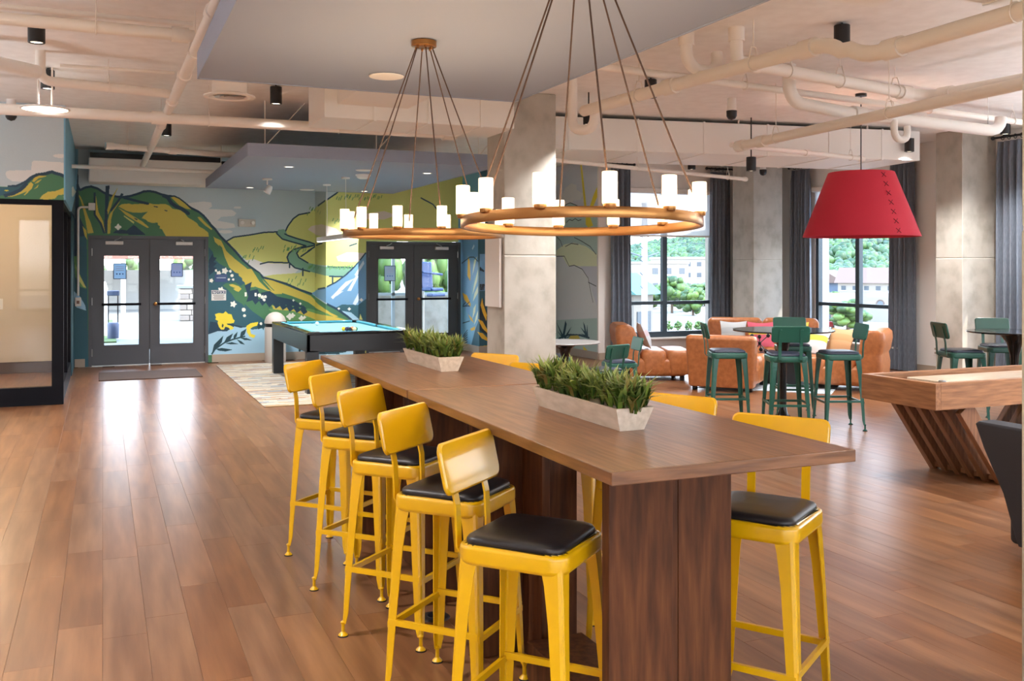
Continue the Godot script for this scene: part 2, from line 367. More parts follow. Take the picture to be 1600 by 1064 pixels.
func double_door(called: String, at: Vector3, w: float, h: float, glass_h: float, seen: String, paint: Material) -> void:
	var o := structure(called, at, seen, "double door")
	var f := MB.new()
	f.span(Vector3(-w / 2, 0, -0.1), Vector3(-w / 2 + 0.05, h, 0.03))
	f.span(Vector3(w / 2 - 0.05, 0, -0.1), Vector3(w / 2, h, 0.03))
	f.span(Vector3(-w / 2 + 0.05, h - 0.05, -0.1), Vector3(w / 2 - 0.05, h, 0.03))
	f.span(Vector3(-w / 2 + 0.05, 0, -0.1), Vector3(-w / 2 + 0.075, h - 0.05, -0.05))
	f.span(Vector3(w / 2 - 0.075, 0, -0.1), Vector3(w / 2 - 0.05, h - 0.05, -0.05))
	f.span(Vector3(-w / 2 + 0.05, h - 0.075, -0.1), Vector3(w / 2 - 0.05, h - 0.05, -0.05))
	part(o, "frame", f, paint)
	part(o, "astragal", MB.new().span(Vector3(-0.02, 0.25, -0.06), Vector3(0.02, h - 0.06, -0.047)), paint)
	part(o, "threshold", MB.new().span(Vector3(-w / 2 + 0.05, 0, -0.1), Vector3(w / 2 - 0.05, 0.012, 0.02)), M.metal)
	for s in [-1.0, 1.0]:
		var lw: float = w / 2 - 0.056
		var x0: float = 0.004 if s > 0 else -0.004 - lw
		var gx0 := x0 + lw * (0.2 if s < 0 else 0.17)
		var gx1 := gx0 + lw * 0.62
		var gy0 := 0.33
		var gy1 := glass_h
		var lf := MB.new()
		lf.span(Vector3(x0, 0.014, -0.045), Vector3(gx0, h - 0.054, 0.0))
		lf.span(Vector3(gx1, 0.014, -0.045), Vector3(x0 + lw, h - 0.054, 0.0))
		lf.span(Vector3(gx0, 0.014, -0.045), Vector3(gx1, gy0, 0.0))
		lf.span(Vector3(gx0, gy1, -0.045), Vector3(gx1, h - 0.054, 0.0))
		var leaf := part(o, "door_leaf", lf, paint)
		var bead := MB.new()
		bead.span(Vector3(gx0 - 0.02, gy0 - 0.02, -0.01), Vector3(gx0 + 0.008, gy1 + 0.02, 0.008))
		bead.span(Vector3(gx1 - 0.008, gy0 - 0.02, -0.01), Vector3(gx1 + 0.02, gy1 + 0.02, 0.008))
		bead.span(Vector3(gx0, gy0 - 0.02, -0.01), Vector3(gx1, gy0 + 0.008, 0.008))
		bead.span(Vector3(gx0, gy1 - 0.008, -0.01), Vector3(gx1, gy1 + 0.02, 0.008))
		part(leaf, "glazing_bead", bead, paint)
		part(leaf, "pane", MB.new().span(Vector3(gx0, gy0, -0.025), Vector3(gx1, gy1, -0.019)), M.glass)
		part(leaf, "push_bar", MB.new().rbox(Vector3((gx0 + gx1) / 2, 1.0, 0.05), Vector3(gx1 - gx0 + 0.06, 0.04, 0.03), 0.01), M.frame)
		part(leaf, "door_closer", MB.new().rbox(Vector3(s * lw * 0.62, h - 0.12, 0.035), Vector3(0.27, 0.06, 0.06), 0.01), M.silver)
		part(leaf, "closer_arm", MB.new().strip([Vector3(s * lw * 0.62, h - 0.08, 0.04), Vector3(s * lw * 0.56, h - 0.06, 0.07), Vector3(s * lw * 0.5, h - 0.03, 0.02)], Vector3(0, 0, 1), 0.02, 0.012), M.metal)
		for y in [0.22, 1.05, 1.85]:
			part(leaf, "hinge", MB.new().tube([Vector3(s * (lw + 0.006), y - 0.06, 0.006), Vector3(s * (lw + 0.006), y + 0.06, 0.006)], 0.009, 8), M.metal)
	part(o, "latch", MB.new().lathe([[0.0, 0.0], [0.03, 0.002], [0.03, 0.02], [0.014, 0.028], [0.014, 0.05], [0, 0.052]], 14, Vector3(0.09, 1.0, 0.0), Basis(Vector3.RIGHT, PI / 2)), M.brass)

func openings() -> void:
	window("window_1", Vector3(9.35, 0.36, -14.74), 0.0, 1.9, [-0.1], 0.84, "dark framed window with a half-drawn white blind beside the corner column")
	for i in EAST_WINDOWS.size():
		var w: Array = EAST_WINDOWS[i]
		window("window_%d" % (i + 2), Vector3(11.54, 0.36, (w[0] + w[1]) / 2), -PI / 2, 2.0, [0.0], 0.84 if i < 2 else 0.0, "dark framed window behind the red lampshade" if i == 0 else "dark framed window in the row along the window wall")
	for i in UNSEEN_SOUTH_WINDOWS.size():
		window("window_%d" % (i + 7), Vector3(UNSEEN_SOUTH_WINDOWS[i] + 1.3, 0.36, 5.04), PI, 2.6, [-0.43, 0.43], 0.0, "unseen dark framed window opposite the mural, letting in daylight")
	curtain(Vector3(8.26, 0, -14.56), 0.0, 0.38, 4, "grey pleated curtain beside the painted side wall", 1)
	curtain(Vector3(10.32, 0, -14.56), 0.0, 0.42, 5, "grey pleated curtain between the blind and the corner column", 2)
	curtain(Vector3(11.36, 0, -13.62), PI / 2, 0.46, 5, "grey pleated curtain behind the red lampshade, near the corner column", 3)
	curtain(Vector3(11.36, 0, -11.28), PI / 2, 0.46, 5, "grey pleated curtain on the bare wall side of the lampshade window", 4)
	curtain(Vector3(11.36, 0, -9.35), PI / 2, 0.4, 4, "dark grey curtain beyond the wall column, above the shuffleboard table", 5)
	double_door("door_1", Vector3(0.715, 0, -16.93), 1.85, 2.12, 1.80, "grey double door with two glass panes in the mural wall", M.door)
	double_door("door_2", Vector3(5.48, 0, -17.63), 1.88, 2.09, 1.77, "dark grey double door with two glass panes in the recess", mat(Color8(62, 64, 66), 0.45))


# ------------------------------------------------------------------ ceiling
func pipe(called: String, label: String, cat: String, path: Array, r: float, m: Material, couplings := [], hangers := [], hung := CEIL) -> void:
	var o := thing(called, label, cat, path[0])
	var l := []
	for p in path: l.append(p - path[0])
	part(o, "tube", MB.new().tube(l, r, 12), m)
	for k in couplings:
		var at := mini(k[0], l.size() - 2)
		var a: Vector3 = l[at]
		var b: Vector3 = l[at + 1]
		var d := (b - a).normalized()
		var c := a.lerp(b, k[1])
		part(o, "coupling", MB.new().tube([c - d * r * 1.3, c + d * r * 1.3], r * 1.28, 12), m)
	for k in hangers:
		var at := mini(k[0], l.size() - 2)
		var a: Vector3 = l[at]
		var b: Vector3 = l[at + 1]
		var c := a.lerp(b, k[1])
		var side := (b - a).cross(Vector3.UP).normalized()
		var top: float = hung - path[0].y
		var ring := []
		for q in 13: ring.append(c + side * cos(q * TAU / 12) * (r + 0.006) + Vector3.UP * sin(q * TAU / 12) * (r + 0.006))
		var hg := part(o, "hanger", MB.new().tube(ring, 0.005, 6, false), m)
		part(hg, "clevis", MB.new().tube([c + side * (r + 0.006), c + side * r * 0.4 + Vector3.UP * (r + 0.07), c - side * r * 0.4 + Vector3.UP * (r + 0.07), c - side * (r + 0.006)], 0.005, 6), m)
		part(hg, "rod", MB.new().tube([c + Vector3.UP * (r + 0.07), Vector3(c.x, top, c.z)], 0.004, 6), m)

func arc(a: Vector3, mid: Vector3, b: Vector3, steps := 6) -> Array:
	var l := []
	for i in steps + 1:
		var f := float(i) / steps
		l.append(a.lerp(mid, f).lerp(mid.lerp(b, f), f))
	return l

func downlight(at: Vector3, label: String, energy := 6.0, drop := 0.0) -> void:
	var o := thing("cylinder_downlight", label, "ceiling light", at, 0.0, "black cylinder downlights under the ceiling")
	part(o, "housing", MB.new().lathe([[0, 0.18], [0.058, 0.18], [0.061, 0.177], [0.061, 0.003], [0.058, 0.0], [0.05, 0.0], [0.046, 0.025], [0, 0.025]], 20), M.black)
	part(o, "lamp_lens", MB.new().lathe([[0, 0.008], [0.045, 0.008]], 16), M.lamp_face)
	if CEIL - at.y - 0.18 > 0.01: part(o, "stem", MB.new().tube([Vector3(0, 0.18, 0), Vector3(0, CEIL - at.y, 0)], 0.008, 8), M.black)
	var s := SpotLight3D.new()
	s.name = "light"
	o.add_child(s)
	s.position = Vector3(0, -0.01, 0)
	s.rotation_degrees.x = -90
	s.light_energy = energy
	s.light_color = Color8(252, 250, 250)
	s.spot_angle = 58.0
	s.spot_angle_attenuation = 0.8
	s.spot_range = 30.0
	s.spot_attenuation = 2.0
	s.light_size = 0.05
	s.shadow_enabled = true

func fill_uplighter(at: Vector3) -> void:  # added fill lamp aimed up at the ceiling
	var o := thing("added_uplighter_lamp", "added fill lamp with an upturned bowl, out of view", "floor lamp", at, 0.0, "added fill lamps out of view")
	part(o, "base", MB.new().lathe([[0, 0], [0.15, 0], [0.15, 0.02], [0.02, 0.035], [0, 0.035]], 20), M.black)
	part(o, "pole", MB.new().tube([Vector3(0, 0.03, 0), Vector3(0, 1.72, 0)], 0.012, 8), M.black)
	part(o, "lamp_bowl", MB.new().lathe([[0, 1.7], [0.06, 1.72], [0.16, 1.82], [0.155, 1.82], [0.05, 1.73], [0, 1.725]], 24), M.black)
	part(o, "lamp_disc", MB.new().lathe([[0, 1.765], [0.1, 1.765]], 18), M.lamp_face)
	var s := SpotLight3D.new()
	s.name = "light"
	o.add_child(s)
	s.position = Vector3(0, 1.8, 0)
	s.rotation_degrees.x = 90
	s.light_energy = 9.0
	s.light_color = Color8(240, 246, 255)
	s.spot_angle = 78.0
	s.spot_angle_attenuation = 0.6
	s.spot_range = 30.0
	s.spot_attenuation = 2.0
	s.light_size = 0.35
	s.shadow_enabled = true

func recessed(at: Vector3, label: String) -> void:
	var o := thing("recessed_light", label, "ceiling light", at, 0.0, "recessed lights in the blue-grey ceiling panel")
	part(o, "trim", MB.new().lathe([[0.045, 0.0], [0.062, -0.004], [0.065, 0.002]], 20), M.white)
	part(o, "lamp_lens", MB.new().lathe([[0, -0.002], [0.046, -0.002]], 16), M.lamp_face)
	var s := SpotLight3D.new()
	s.name = "light"
	o.add_child(s)
	s.position = Vector3(0, -0.02, 0)
	s.rotation_degrees.x = -90
	s.light_energy = 5.5
	s.light_color = Color8(252, 250, 252)
	s.spot_angle = 60.0
	s.spot_angle_attenuation = 0.8
	s.spot_range = 30.0
	s.spot_attenuation = 2.0
	s.light_size = 0.05
	s.shadow_enabled = true

func ceiling_things() -> void:
	# dropped panel above the long table
	var a := thing("ceiling_panel", "pale grey dropped ceiling panel with brown edge above the long table", "ceiling panel", Vector3(1.72, 2.85, -2.8))
	part(a, "soffit", MB.new().span(Vector3(-1.13, 0, -3.84), Vector3(1.13, 0.012, 3.4)), M.cloud_under)
	var e := MB.new()
	e.span(Vector3(-1.145, -0.004, -3.855), Vector3(-1.13, 0.17, 3.415))
	e.span(Vector3(1.13, -0.004, -3.855), Vector3(1.145, 0.17, 3.415))
	e.span(Vector3(-1.13, -0.004, -3.855), Vector3(1.13, 0.17, -3.84))
	e.span(Vector3(-1.13, -0.004, 3.4), Vector3(1.13, 0.17, 3.415))
	part(a, "fascia", e, M.cloud_under)
	part(a, "backing", MB.new().span(Vector3(-1.13, 0.012, -3.84), Vector3(1.13, 0.165, 3.4)), M.cloud_under)
	for p in [Vector3(-0.9, 0.165, -3.5), Vector3(0.9, 0.165, -3.5), Vector3(-0.9, 0.165, 0), Vector3(0.9, 0.165, 0), Vector3(-0.9, 0.165, 3), Vector3(0.9, 0.165, 3)]:
		part(a, "hanger_rod", MB.new().tube([p, Vector3(p.x, 0.65, p.z)], 0.006, 6), M.pipe_steel)
	var d := thing("ceiling_speaker", "flat white round speaker in the pale grey ceiling panel", "speaker", Vector3(1.7, 2.846, -6.07))
	part(d, "grille", MB.new().lathe([[0, -0.008], [0.1, -0.008], [0.112, -0.005], [0.114, 0.0]], 28), M.white)
	# dropped panel above the pool table
	var b := thing("ceiling_panel", "blue-grey dropped ceiling panel above the pool table", "ceiling panel", Vector3(3.0, 2.85, -13.35))
	part(b, "soffit", MB.new().span(Vector3(-1.5, 0, -2.35), Vector3(1.5, 0.012, 2.35)), M.cloud_under)
	var e2 := MB.new()
	e2.span(Vector3(-1.515, -0.004, -2.365), Vector3(-1.5, 0.14, 2.365))
	e2.span(Vector3(1.5, -0.004, -2.365), Vector3(1.515, 0.14, 2.365))
	e2.span(Vector3(-1.5, -0.004, -2.365), Vector3(1.5, 0.14, -2.35))
	e2.span(Vector3(-1.5, -0.004, 2.35), Vector3(1.5, 0.14, 2.365))
	part(b, "fascia", e2, M.cloud_under)
	part(b, "backing", MB.new().span(Vector3(-1.5, 0.012, -2.35), Vector3(1.5, 0.13, 2.35)), M.cloud_under)
	for x in [-1.3, 0.0, 1.3]:
		for z in [2.2, -2.2]:
			part(b, "hanger_rod", MB.new().tube([Vector3(x, 0.13, z), Vector3(x, 0.65, z)], 0.006, 6), M.pipe_steel)
			part(b, "brace", MB.new().tube([Vector3(x, 0.13, z), Vector3(x + 0.45, 0.65, z)], 0.006, 6), M.pipe_steel)
	recessed(Vector3(2.13, 2.85, -12.05), "recessed light over the glass-room end of the pool table, window side")
	recessed(Vector3(2.12, 2.85, -15.42), "recessed light close to the mural near the emergency lamp")
	recessed(Vector3(3.95, 2.85, -15.43), "recessed light close to the painted pilaster")
	recessed(Vector3(3.96, 2.85, -12.15), "recessed light at the column end of the panel")
	for q in [[Vector3(3.08, 2.846, -12.05), "flat white speaker disc in the blue-grey panel", 0.11], [Vector3(3.01, 2.846, -15.42), "flat white speaker disc next to the mural edge of the panel", 0.12]]:
		var o := thing("ceiling_speaker", q[1], "speaker", q[0])
		part(o, "grille", MB.new().lathe([[0, -0.008], [q[2] * 0.9, -0.008], [q[2], 0.0]], 24), M.white)
	var sm := thing("smoke_detector", "white domed detector beside the speaker disc", "detector", Vector3(3.22, 2.85, -12.65))
	part(sm, "base", MB.new().lathe([[0.1, 0.0], [0.1, -0.02], [0.095, -0.022]], 24), M.white)
	part(sm, "dome", MB.new().lathe([[0.09, -0.02], [0.08, -0.045], [0.05, -0.06], [0, -0.062]], 24), M.white)
	var sp := thing("spot_lamp", "small white adjustable spot lamp under the blue-grey panel", "spot lamp", Vector3(2.13, 2.85, -13.76))
	part(sp, "canopy", MB.new().lathe([[0, 0], [0.07, 0], [0.07, -0.02], [0, -0.022]], 18), M.white)
	part(sp, "stem", MB.new().tube([Vector3(0, -0.02, 0), Vector3(0, -0.09, 0)], 0.01, 8), M.white)
	part(sp, "head", MB.new().lathe([[0, 0.06], [0.03, 0.055], [0.045, 0.02], [0.05, -0.06], [0.04, -0.06], [0, -0.04]], 16, Vector3(0.02, -0.15, 0.0), Basis(Vector3.FORWARD, 0.5)), M.white)
	# linear lamp over the pool table
	var ll := thing("linear_pendant", "slim white linear lamp hanging over the pool table", "pendant lamp", Vector3(3.1, 2.0, -13.9))
	part(ll, "bar", MB.new().rbox(Vector3(0, 0.035, 0), Vector3(0.07, 0.07, 2.1), 0.008, Basis(), 1), M.white)
	part(ll, "lamp_strip", MB.new().span(Vector3(-0.028, -0.004, -1.03), Vector3(0.028, 0.001, 1.03)), M.led)
	for z in [-0.46, 0.75]:
		part(ll, "cable", MB.new().tube([Vector3(0, 0.07, z), Vector3(0.004, 0.4, z + 0.01), Vector3(0, 0.85, z)], 0.004, 6), M.white)
		part(ll, "ceiling_rose", MB.new().lathe([[0, 0.85], [0.06, 0.85], [0.06, 0.83], [0, 0.825]], 16, Vector3(0, 0, z)), M.white)
	var al := AreaLight3D.new()
	al.name = "light"
	ll.add_child(al)
	al.position = Vector3(0, -0.008, 0)
	al.rotation_degrees.x = -90
	al.area_size = Vector2(0.056, 2.06)
	al.light_energy = 0.9
	al.light_color = Color8(245, 248, 255)
	al.shadow_enabled = true

	# sprinkler and service pipes, left half
	pipe("sprinkler_main", "thick cream sprinkler main running towards the mural doors", "pipe", [Vector3(0.66, 3.2, -3.0), Vector3(0.58, 3.2, -16.1)], 0.045, M.pipe, [[0, 0.415], [0, 0.52], [0, 0.25]], [[0, 0.34], [0, 0.65]])
	pipe("steam_pipe", "cream pipe crossing above the first black downlight", "pipe", [Vector3(-6.0, 3.3, -7.3), Vector3(0.62, 3.3, -7.41)], 0.045, M.pipe_steel, [[0, 0.985]], [[0, 0.9]])
	pipe("conduit_pipe", "thin cream conduit beside the crossing pipe", "pipe", [Vector3(-6.0, 3.42, -7.55), Vector3(0.62, 3.42, -7.55)], 0.022, M.pipe)
	pipe("branch_pipe", "cream branch pipe with a bend rising into the ceiling", "pipe", [Vector3(-0.5, 3.5, -9.36), Vector3(-0.5, 3.33, -9.36)] + arc(Vector3(-0.5, 3.33, -9.36), Vector3(-0.5, 3.24, -9.36), Vector3(-0.4, 3.24, -9.38)) + [Vector3(0.6, 3.24, -9.62)], 0.042, M.pipe, [], [[9, 0.45]])
	pipe("insulated_pipe", "lumpy insulated white pipe ending at the branch bend", "pipe", [Vector3(-6.0, 3.3, -9.0), Vector3(-0.8, 3.3, -9.03), Vector3(-0.52, 3.3, -9.3)], 0.06, M.white, [[0, 0.95], [0, 0.98]])
	pipe("conduit_pipe", "thin cream conduit above the branch pipe", "pipe", [Vector3(-0.35, 3.42, -9.55), Vector3(0.62, 3.42, -9.5)], 0.016, M.pipe)
	pipe("sprinkler_line", "long cream pipe carrying the glowing disc fixture", "pipe", [Vector3(-6.0, 3.13, -10.5), Vector3(3.75, 3.13, -10.42)], 0.055, M.pipe, [[0, 0.67], [0, 0.99]], [[0, 0.72], [0, 0.86]])
	pipe("capped_pipe", "short capped pipe before the ventilation unit", "pipe", [Vector3(0.05, 3.2, -13.7), Vector3(1.9, 3.2, -14.2)], 0.04, M.pipe, [[0, 0.02], [0, 0.45]], [[0, 0.14]])
	pipe("drain_pipe", "thin pipe passing in front of the ventilation unit", "pipe", [Vector3(-0.4, 3.03, -14.9), Vector3(1.62, 3.03, -14.95)], 0.028, M.pipe)
	var fc := thing("ventilation_unit", "white boxed ventilation unit on the wall above the doors", "ventilation unit", Vector3(0.8, 2.93, -16.6))
	part(fc, "case", MB.new().rbox(Vector3(0, 0.2, 0), Vector3(2.0, 0.38, 0.5), 0.02), M.white)
	part(fc, "dark_gap", MB.new().span(Vector3(-0.98, 0.385, -0.2), Vector3(0.98, 0.47, 0.23)), M.black)  # black block standing for the shade in the gap above the case
	part(fc, "side_box", MB.new().rbox(Vector3(1.06, 0.3, 0.05), Vector3(0.12, 0.24, 0.3), 0.01), M.black)
	var df := thing("round_diffuser", "white round air diffuser hanging from the ceiling", "air diffuser", Vector3(1.03, 3.1, -8.76))
	part(df, "duct_collar", MB.new().lathe([[0.15, 0.02], [0.15, 0.1], [0.153, 0.11], [0.15, 0.12], [0.15, 0.24], [0.153, 0.25], [0.15, 0.26], [0.15, 0.4]], 24), M.pipe)
	part(df, "flange", MB.new().lathe([[0.15, 0.03], [0.22, 0.012], [0.222, 0.0], [0.18, -0.004], [0.15, 0.02]], 28), M.pipe)
	for r in [0.13, 0.09, 0.05]: part(df, "louvre", MB.new().lathe([[r, 0.0], [r * 0.6, 0.035]], 24), M.silver)
	var dl := thing("disc_light", "flat round lamp glowing below the long cream pipe", "ceiling light", Vector3(-0.5, 3.1, -10.1))
	part(dl, "disc", MB.new().lathe([[0, 0.03], [0.1, 0.03], [0.215, 0.012], [0.22, 0.0], [0.2, -0.004]], 28), M.white)
	part(dl, "lamp_lens", MB.new().lathe([[0, -0.006], [0.2, -0.004]], 24), M.lamp_face)
	for s in [-0.06, 0.06]: part(dl, "stem", MB.new().tube([Vector3(s, 0.03, 0), Vector3(s, 0.4, 0)], 0.01, 6), M.pipe)
	var so := SpotLight3D.new()
	so.name = "light"
	dl.add_child(so)
	so.position = Vector3(0, -0.02, 0)
	so.rotation_degrees.x = -90
	so.light_energy = 3.5
	so.light_color = Color8(255, 236, 206)
	so.spot_angle = 75.0
	so.spot_range = 30.0
	so.spot_attenuation = 2.0
	so.light_size = 0.15
	so.shadow_enabled = true

	# rectangular ducts
	var dc := thing("air_duct", "square white air duct behind the pale grey panel", "duct", Vector3(2.6, 3.02, -9.4))
	part(dc, "trunk", MB.new().rbox(Vector3(0.3, 0.22, 0.0), Vector3(1.95, 0.44, 0.75), 0.006, Basis(), 1), M.duct)
	part(dc, "branch_duct", MB.new().rbox(Vector3(-0.2, 0.3, 1.35), Vector3(0.7, 0.34, 2.0), 0.006, Basis(), 1), M.duct)
	for x in [-0.2, 0.35, 0.9]: part(dc, "seam", MB.new().span(Vector3(x, -0.008, -0.38), Vector3(x + 0.025, 0.448, 0.39)), M.duct)
	var du := thing("air_duct", "long white air duct crossing towards the corner column", "duct", Vector3(7.3, 3.05, -10.7), -0.15)
	part(du, "trunk", MB.new().rbox(Vector3(0.2, 0.2, -0.2), Vector3(5.6, 0.4, 1.3), 0.006, Basis(), 1), M.duct)
	for x in [-2.0, -1.1, -0.2, 0.7, 1.6, 2.4]: part(du, "seam", MB.new().span(Vector3(x, -0.008, -0.86), Vector3(x + 0.025, 0.408, 0.458)), M.duct)
	for x in [-1.6, 0.3, 2.2]: part(du, "hanger_strap", MB.new().span(Vector3(x, 0.4, 0.4), Vector3(x + 0.02, 0.45, 0.42)), M.pipe_steel)
	var dr := thing("air_duct", "short white duct above the beige drain pipe", "duct", Vector3(5.0, 3.13, -3.9))
	part(dr, "trunk", MB.new().rbox(Vector3(0.4, 0.175, 0.3), Vector3(2.4, 0.35, 0.9), 0.006, Basis(), 1), M.duct)
	part(dr, "branch_duct", MB.new().rbox(Vector3(-0.95, 0.2, 0.1), Vector3(0.5, 0.3, 1.4), 0.006, Basis(), 1), M.duct)
	for x in [-0.3, 0.5, 1.2]: part(dr, "seam", MB.new().span(Vector3(x, -0.008, -0.16), Vector3(x + 0.025, 0.358, 0.758)), M.duct)
	# drain and sprinkler pipes, right half
	pipe("drain_pipe", "beige drain pipe with a step down crossing the ceiling", "pipe", [Vector3(4.3, 3.12, -8.3), Vector3(4.5, 3.15, -6.56), Vector3(4.66, 3.17, -5.5)] + arc(Vector3(4.66, 3.17, -5.45), Vector3(4.68, 3.17, -5.3), Vector3(4.7, 3.1, -5.22)) + arc(Vector3(4.72, 3.1, -5.15), Vector3(4.74, 3.03, -5.05), Vector3(4.75, 3.03, -4.9)) + [Vector3(4.74, 3.05, -2.6)], 0.055, M.pipe_steel, [[0, 0.75], [2, 0.0], [16, 0.05]], [[0, 0.5], [1, 0.5], [16, 0.45]])
	pipe("trap_pipe", "cream U-shaped drain trap dropping from the ceiling", "pipe", [Vector3(4.3, 3.5, -8.55), Vector3(4.3, 3.1, -8.55)] + arc(Vector3(4.3, 3.08, -8.55), Vector3(4.3, 2.96, -8.55), Vector3(4.36, 2.96, -8.45)) + arc(Vector3(4.38, 2.96, -8.42), Vector3(4.44, 2.96, -8.32), Vector3(4.42, 3.12, -8.3)), 0.05, M.pipe)
	pipe("trap_pipe", "cream twin trap with a flange beside the grey panel", "pipe", [Vector3(4.35, 3.5, -6.6), Vector3(4.35, 3.38, -6.6)] + arc(Vector3(4.35, 3.36, -6.6), Vector3(4.35, 3.24, -6.6), Vector3(4.5, 3.22, -6.65)) + arc(Vector3(4.55, 3.22, -6.66), Vector3(4.75, 3.22, -6.7), Vector3(4.75, 3.4, -6.75)), 0.05, M.pipe, [[0, 0.3]])
	pipe("trap_pipe", "cream elbow pipe behind the twin trap", "pipe", [Vector3(4.62, 3.5, -6.3), Vector3(4.62, 3.36, -6.3)] + arc(Vector3(4.62, 3.34, -6.3), Vector3(4.62, 3.22, -6.3), Vector3(4.75, 3.2, -6.4)), 0.05, M.pipe, [[0, 0.3]])
	pipe("sprinkler_line", "white sprinkler line crossing to the window wall", "pipe", [Vector3(3.0, 3.3, -7.05), Vector3(11.4, 3.3, -8.2)], 0.035, M.pipe, [[0, 0.55]], [[0, 0.3], [0, 0.62], [0, 0.8]])
	pipe("waste_pipe", "white waste pipe with ring hangers and a bend", "pipe", [Vector3(4.8, 3.28, -6.5), Vector3(7.1, 3.26, -6.95)] + arc(Vector3(7.12, 3.26, -6.95), Vector3(7.3, 3.26, -6.98), Vector3(7.32, 3.24, -6.8)) + [Vector3(7.4, 3.2, -3.0)], 0.055, M.pipe, [[0, 0.06], [0, 0.96], [9, 0.02]], [[0, 0.25], [0, 0.55], [0, 0.9], [9, 0.25]])
	pipe("waste_pipe", "beige waste pipe slanting towards the red lampshade cord", "pipe", [Vector3(6.42, 2.93, -8.7), Vector3(6.38, 2.95, -7.1), Vector3(6.34, 2.98, -5.0)], 0.05, M.pipe_steel, [[0, 0.02], [0, 0.25]], [[0, 0.4], [1, 0.3]])
	pipe("waste_pipe", "thick white waste pipe ending above the wall column", "pipe", [Vector3(5.75, 3.45, -7.05)] + arc(Vector3(5.75, 3.3, -7.05), Vector3(5.75, 3.1, -7.05), Vector3(5.95, 3.1, -7.08)) + [Vector3(6.6, 3.08, -7.2), Vector3(8.6, 3.05, -7.35)] + arc(Vector3(8.6, 3.05, -7.35), Vector3(8.8, 3.05, -7.36), Vector3(8.8, 3.2, -7.36)), 0.06, M.white, [[8, 0.05], [9, 0.3], [9, 0.6], [9, 0.9]], [[9, 0.5]])
	pipe("trap_pipe", "small white trap hanging under the thick waste pipe", "pipe", [Vector3(7.15, 3.05, -7.2)] + arc(Vector3(7.15, 2.98, -7.2), Vector3(7.15, 2.86, -7.2), Vector3(7.24, 2.86, -7.2)) + arc(Vector3(7.25, 2.86, -7.2), Vector3(7.34, 2.86, -7.2), Vector3(7.34, 3.0, -7.22)), 0.035, M.white)
	pipe("sprinkler_line", "thin white sprinkler line with a capped end near the corner column", "pipe", [Vector3(4.6, 2.9, -10.35), Vector3(8.71, 2.9, -11.65)], 0.026, M.pipe, [[0, 0.995]], [[0, 0.9], [0, 0.45]], 3.05)
	pipe("sprinkler_line", "thin white pipe with a capped end in front of the lampshade window", "pipe", [Vector3(6.6, 3.0, -9.1), Vector3(9.0, 3.0, -9.6)], 0.03, M.pipe, [[0, 0.1], [0, 0.55], [0, 0.99]], [[0, 0.9]])

	for q in [[Vector3(-0.46, 3.3, -8.1), "black cylinder downlight below the crossing pipe"], [Vector3(-0.48, 3.3, -10.15), "black cylinder downlight behind the branch pipe bend"], [Vector3(1.66, 3.3, -10.15), "black cylinder downlight beside the round diffuser"], [Vector3(0.76, 3.3, -13.15), "black cylinder downlight beside the sprinkler main"],
			[Vector3(4.85, 3.15, -9.25), "black cylinder downlight beside the concrete column"], [Vector3(5.05, 3.3, -8.3), "black cylinder downlight behind the beige drain pipe"], [Vector3(8.57, 3.15, -12.85), "black cylinder downlight above the blind window"], [Vector3(7.56, 3.15, -10.0), "black cylinder downlight under the long air duct", 2.9],
			[Vector3(5.28, 3.3, -5.85), "black cylinder downlight above the drain pipe step"], [Vector3(9.95, 3.15, -9.75), "black cylinder downlight near the lampshade window"], [Vector3(10.6, 3.3, -8.8), "black cylinder downlight above the wall column stools"]]:
		var at: Vector3 = q[0]
		if q.size() > 2: at.y = 2.82
		downlight(at, q[1])
	# the same fittings out of view, placed to light the floor round the camera
	for p in [Vector3(-3, 3.15, -9.5), Vector3(-3, 3.15, -6), Vector3(-0.6, 3.15, -4.2), Vector3(-3, 3.15, -2.4), Vector3(-0.6, 3.15, -0.8), Vector3(-3, 3.15, 1.2), Vector3(0.2, 3.15, 2.2), Vector3(4.0, 3.15, -1.5), Vector3(6.8, 3.15, -3.4), Vector3(9.4, 3.15, -4.5), Vector3(6.8, 3.15, -0.2), Vector3(9.4, 3.15, -0.8), Vector3(4.0, 3.15, 2.0), Vector3(7.4, 3.15, 2.6)]:
		downlight(p, "unseen black cylinder downlight lighting the open floor")
	# added fill lamps, out of view round the camera, to brighten the ceiling
	for p in [Vector3(-3.7, 0, -9.6), Vector3(-3.6, 0, -5.0), Vector3(-2.6, 0, 1.0), Vector3(2.2, 0, 2.6), Vector3(5.8, 0, -0.9), Vector3(8.4, 0, -2.8), Vector3(10.8, 0, -5.4), Vector3(9.0, 0, 1.4)]:
		fill_uplighter(p)
	# cameras
	for q in [[Vector3(6.5, 3.3, -8.95), "white bullet camera hanging among the pipes"], [Vector3(10.3, 3.2, -13.3), "white dome camera above the corner column"], [Vector3(-0.95, 3.3, -12.2), "white dome camera over the painted hill"]]:
		var o := thing("security_camera", q[1], "camera", q[0])
		part(o, "bracket", MB.new().lathe([[0, CEIL - q[0].y], [0.05, CEIL - q[0].y], [0.05, 0.08], [0.06, 0.06], [0, 0.06]], 14), M.white)
		part(o, "dome", MB.new().lathe([[0.06, 0.06], [0.058, 0.0], [0.04, -0.03], [0, -0.045]], 16), M.black)

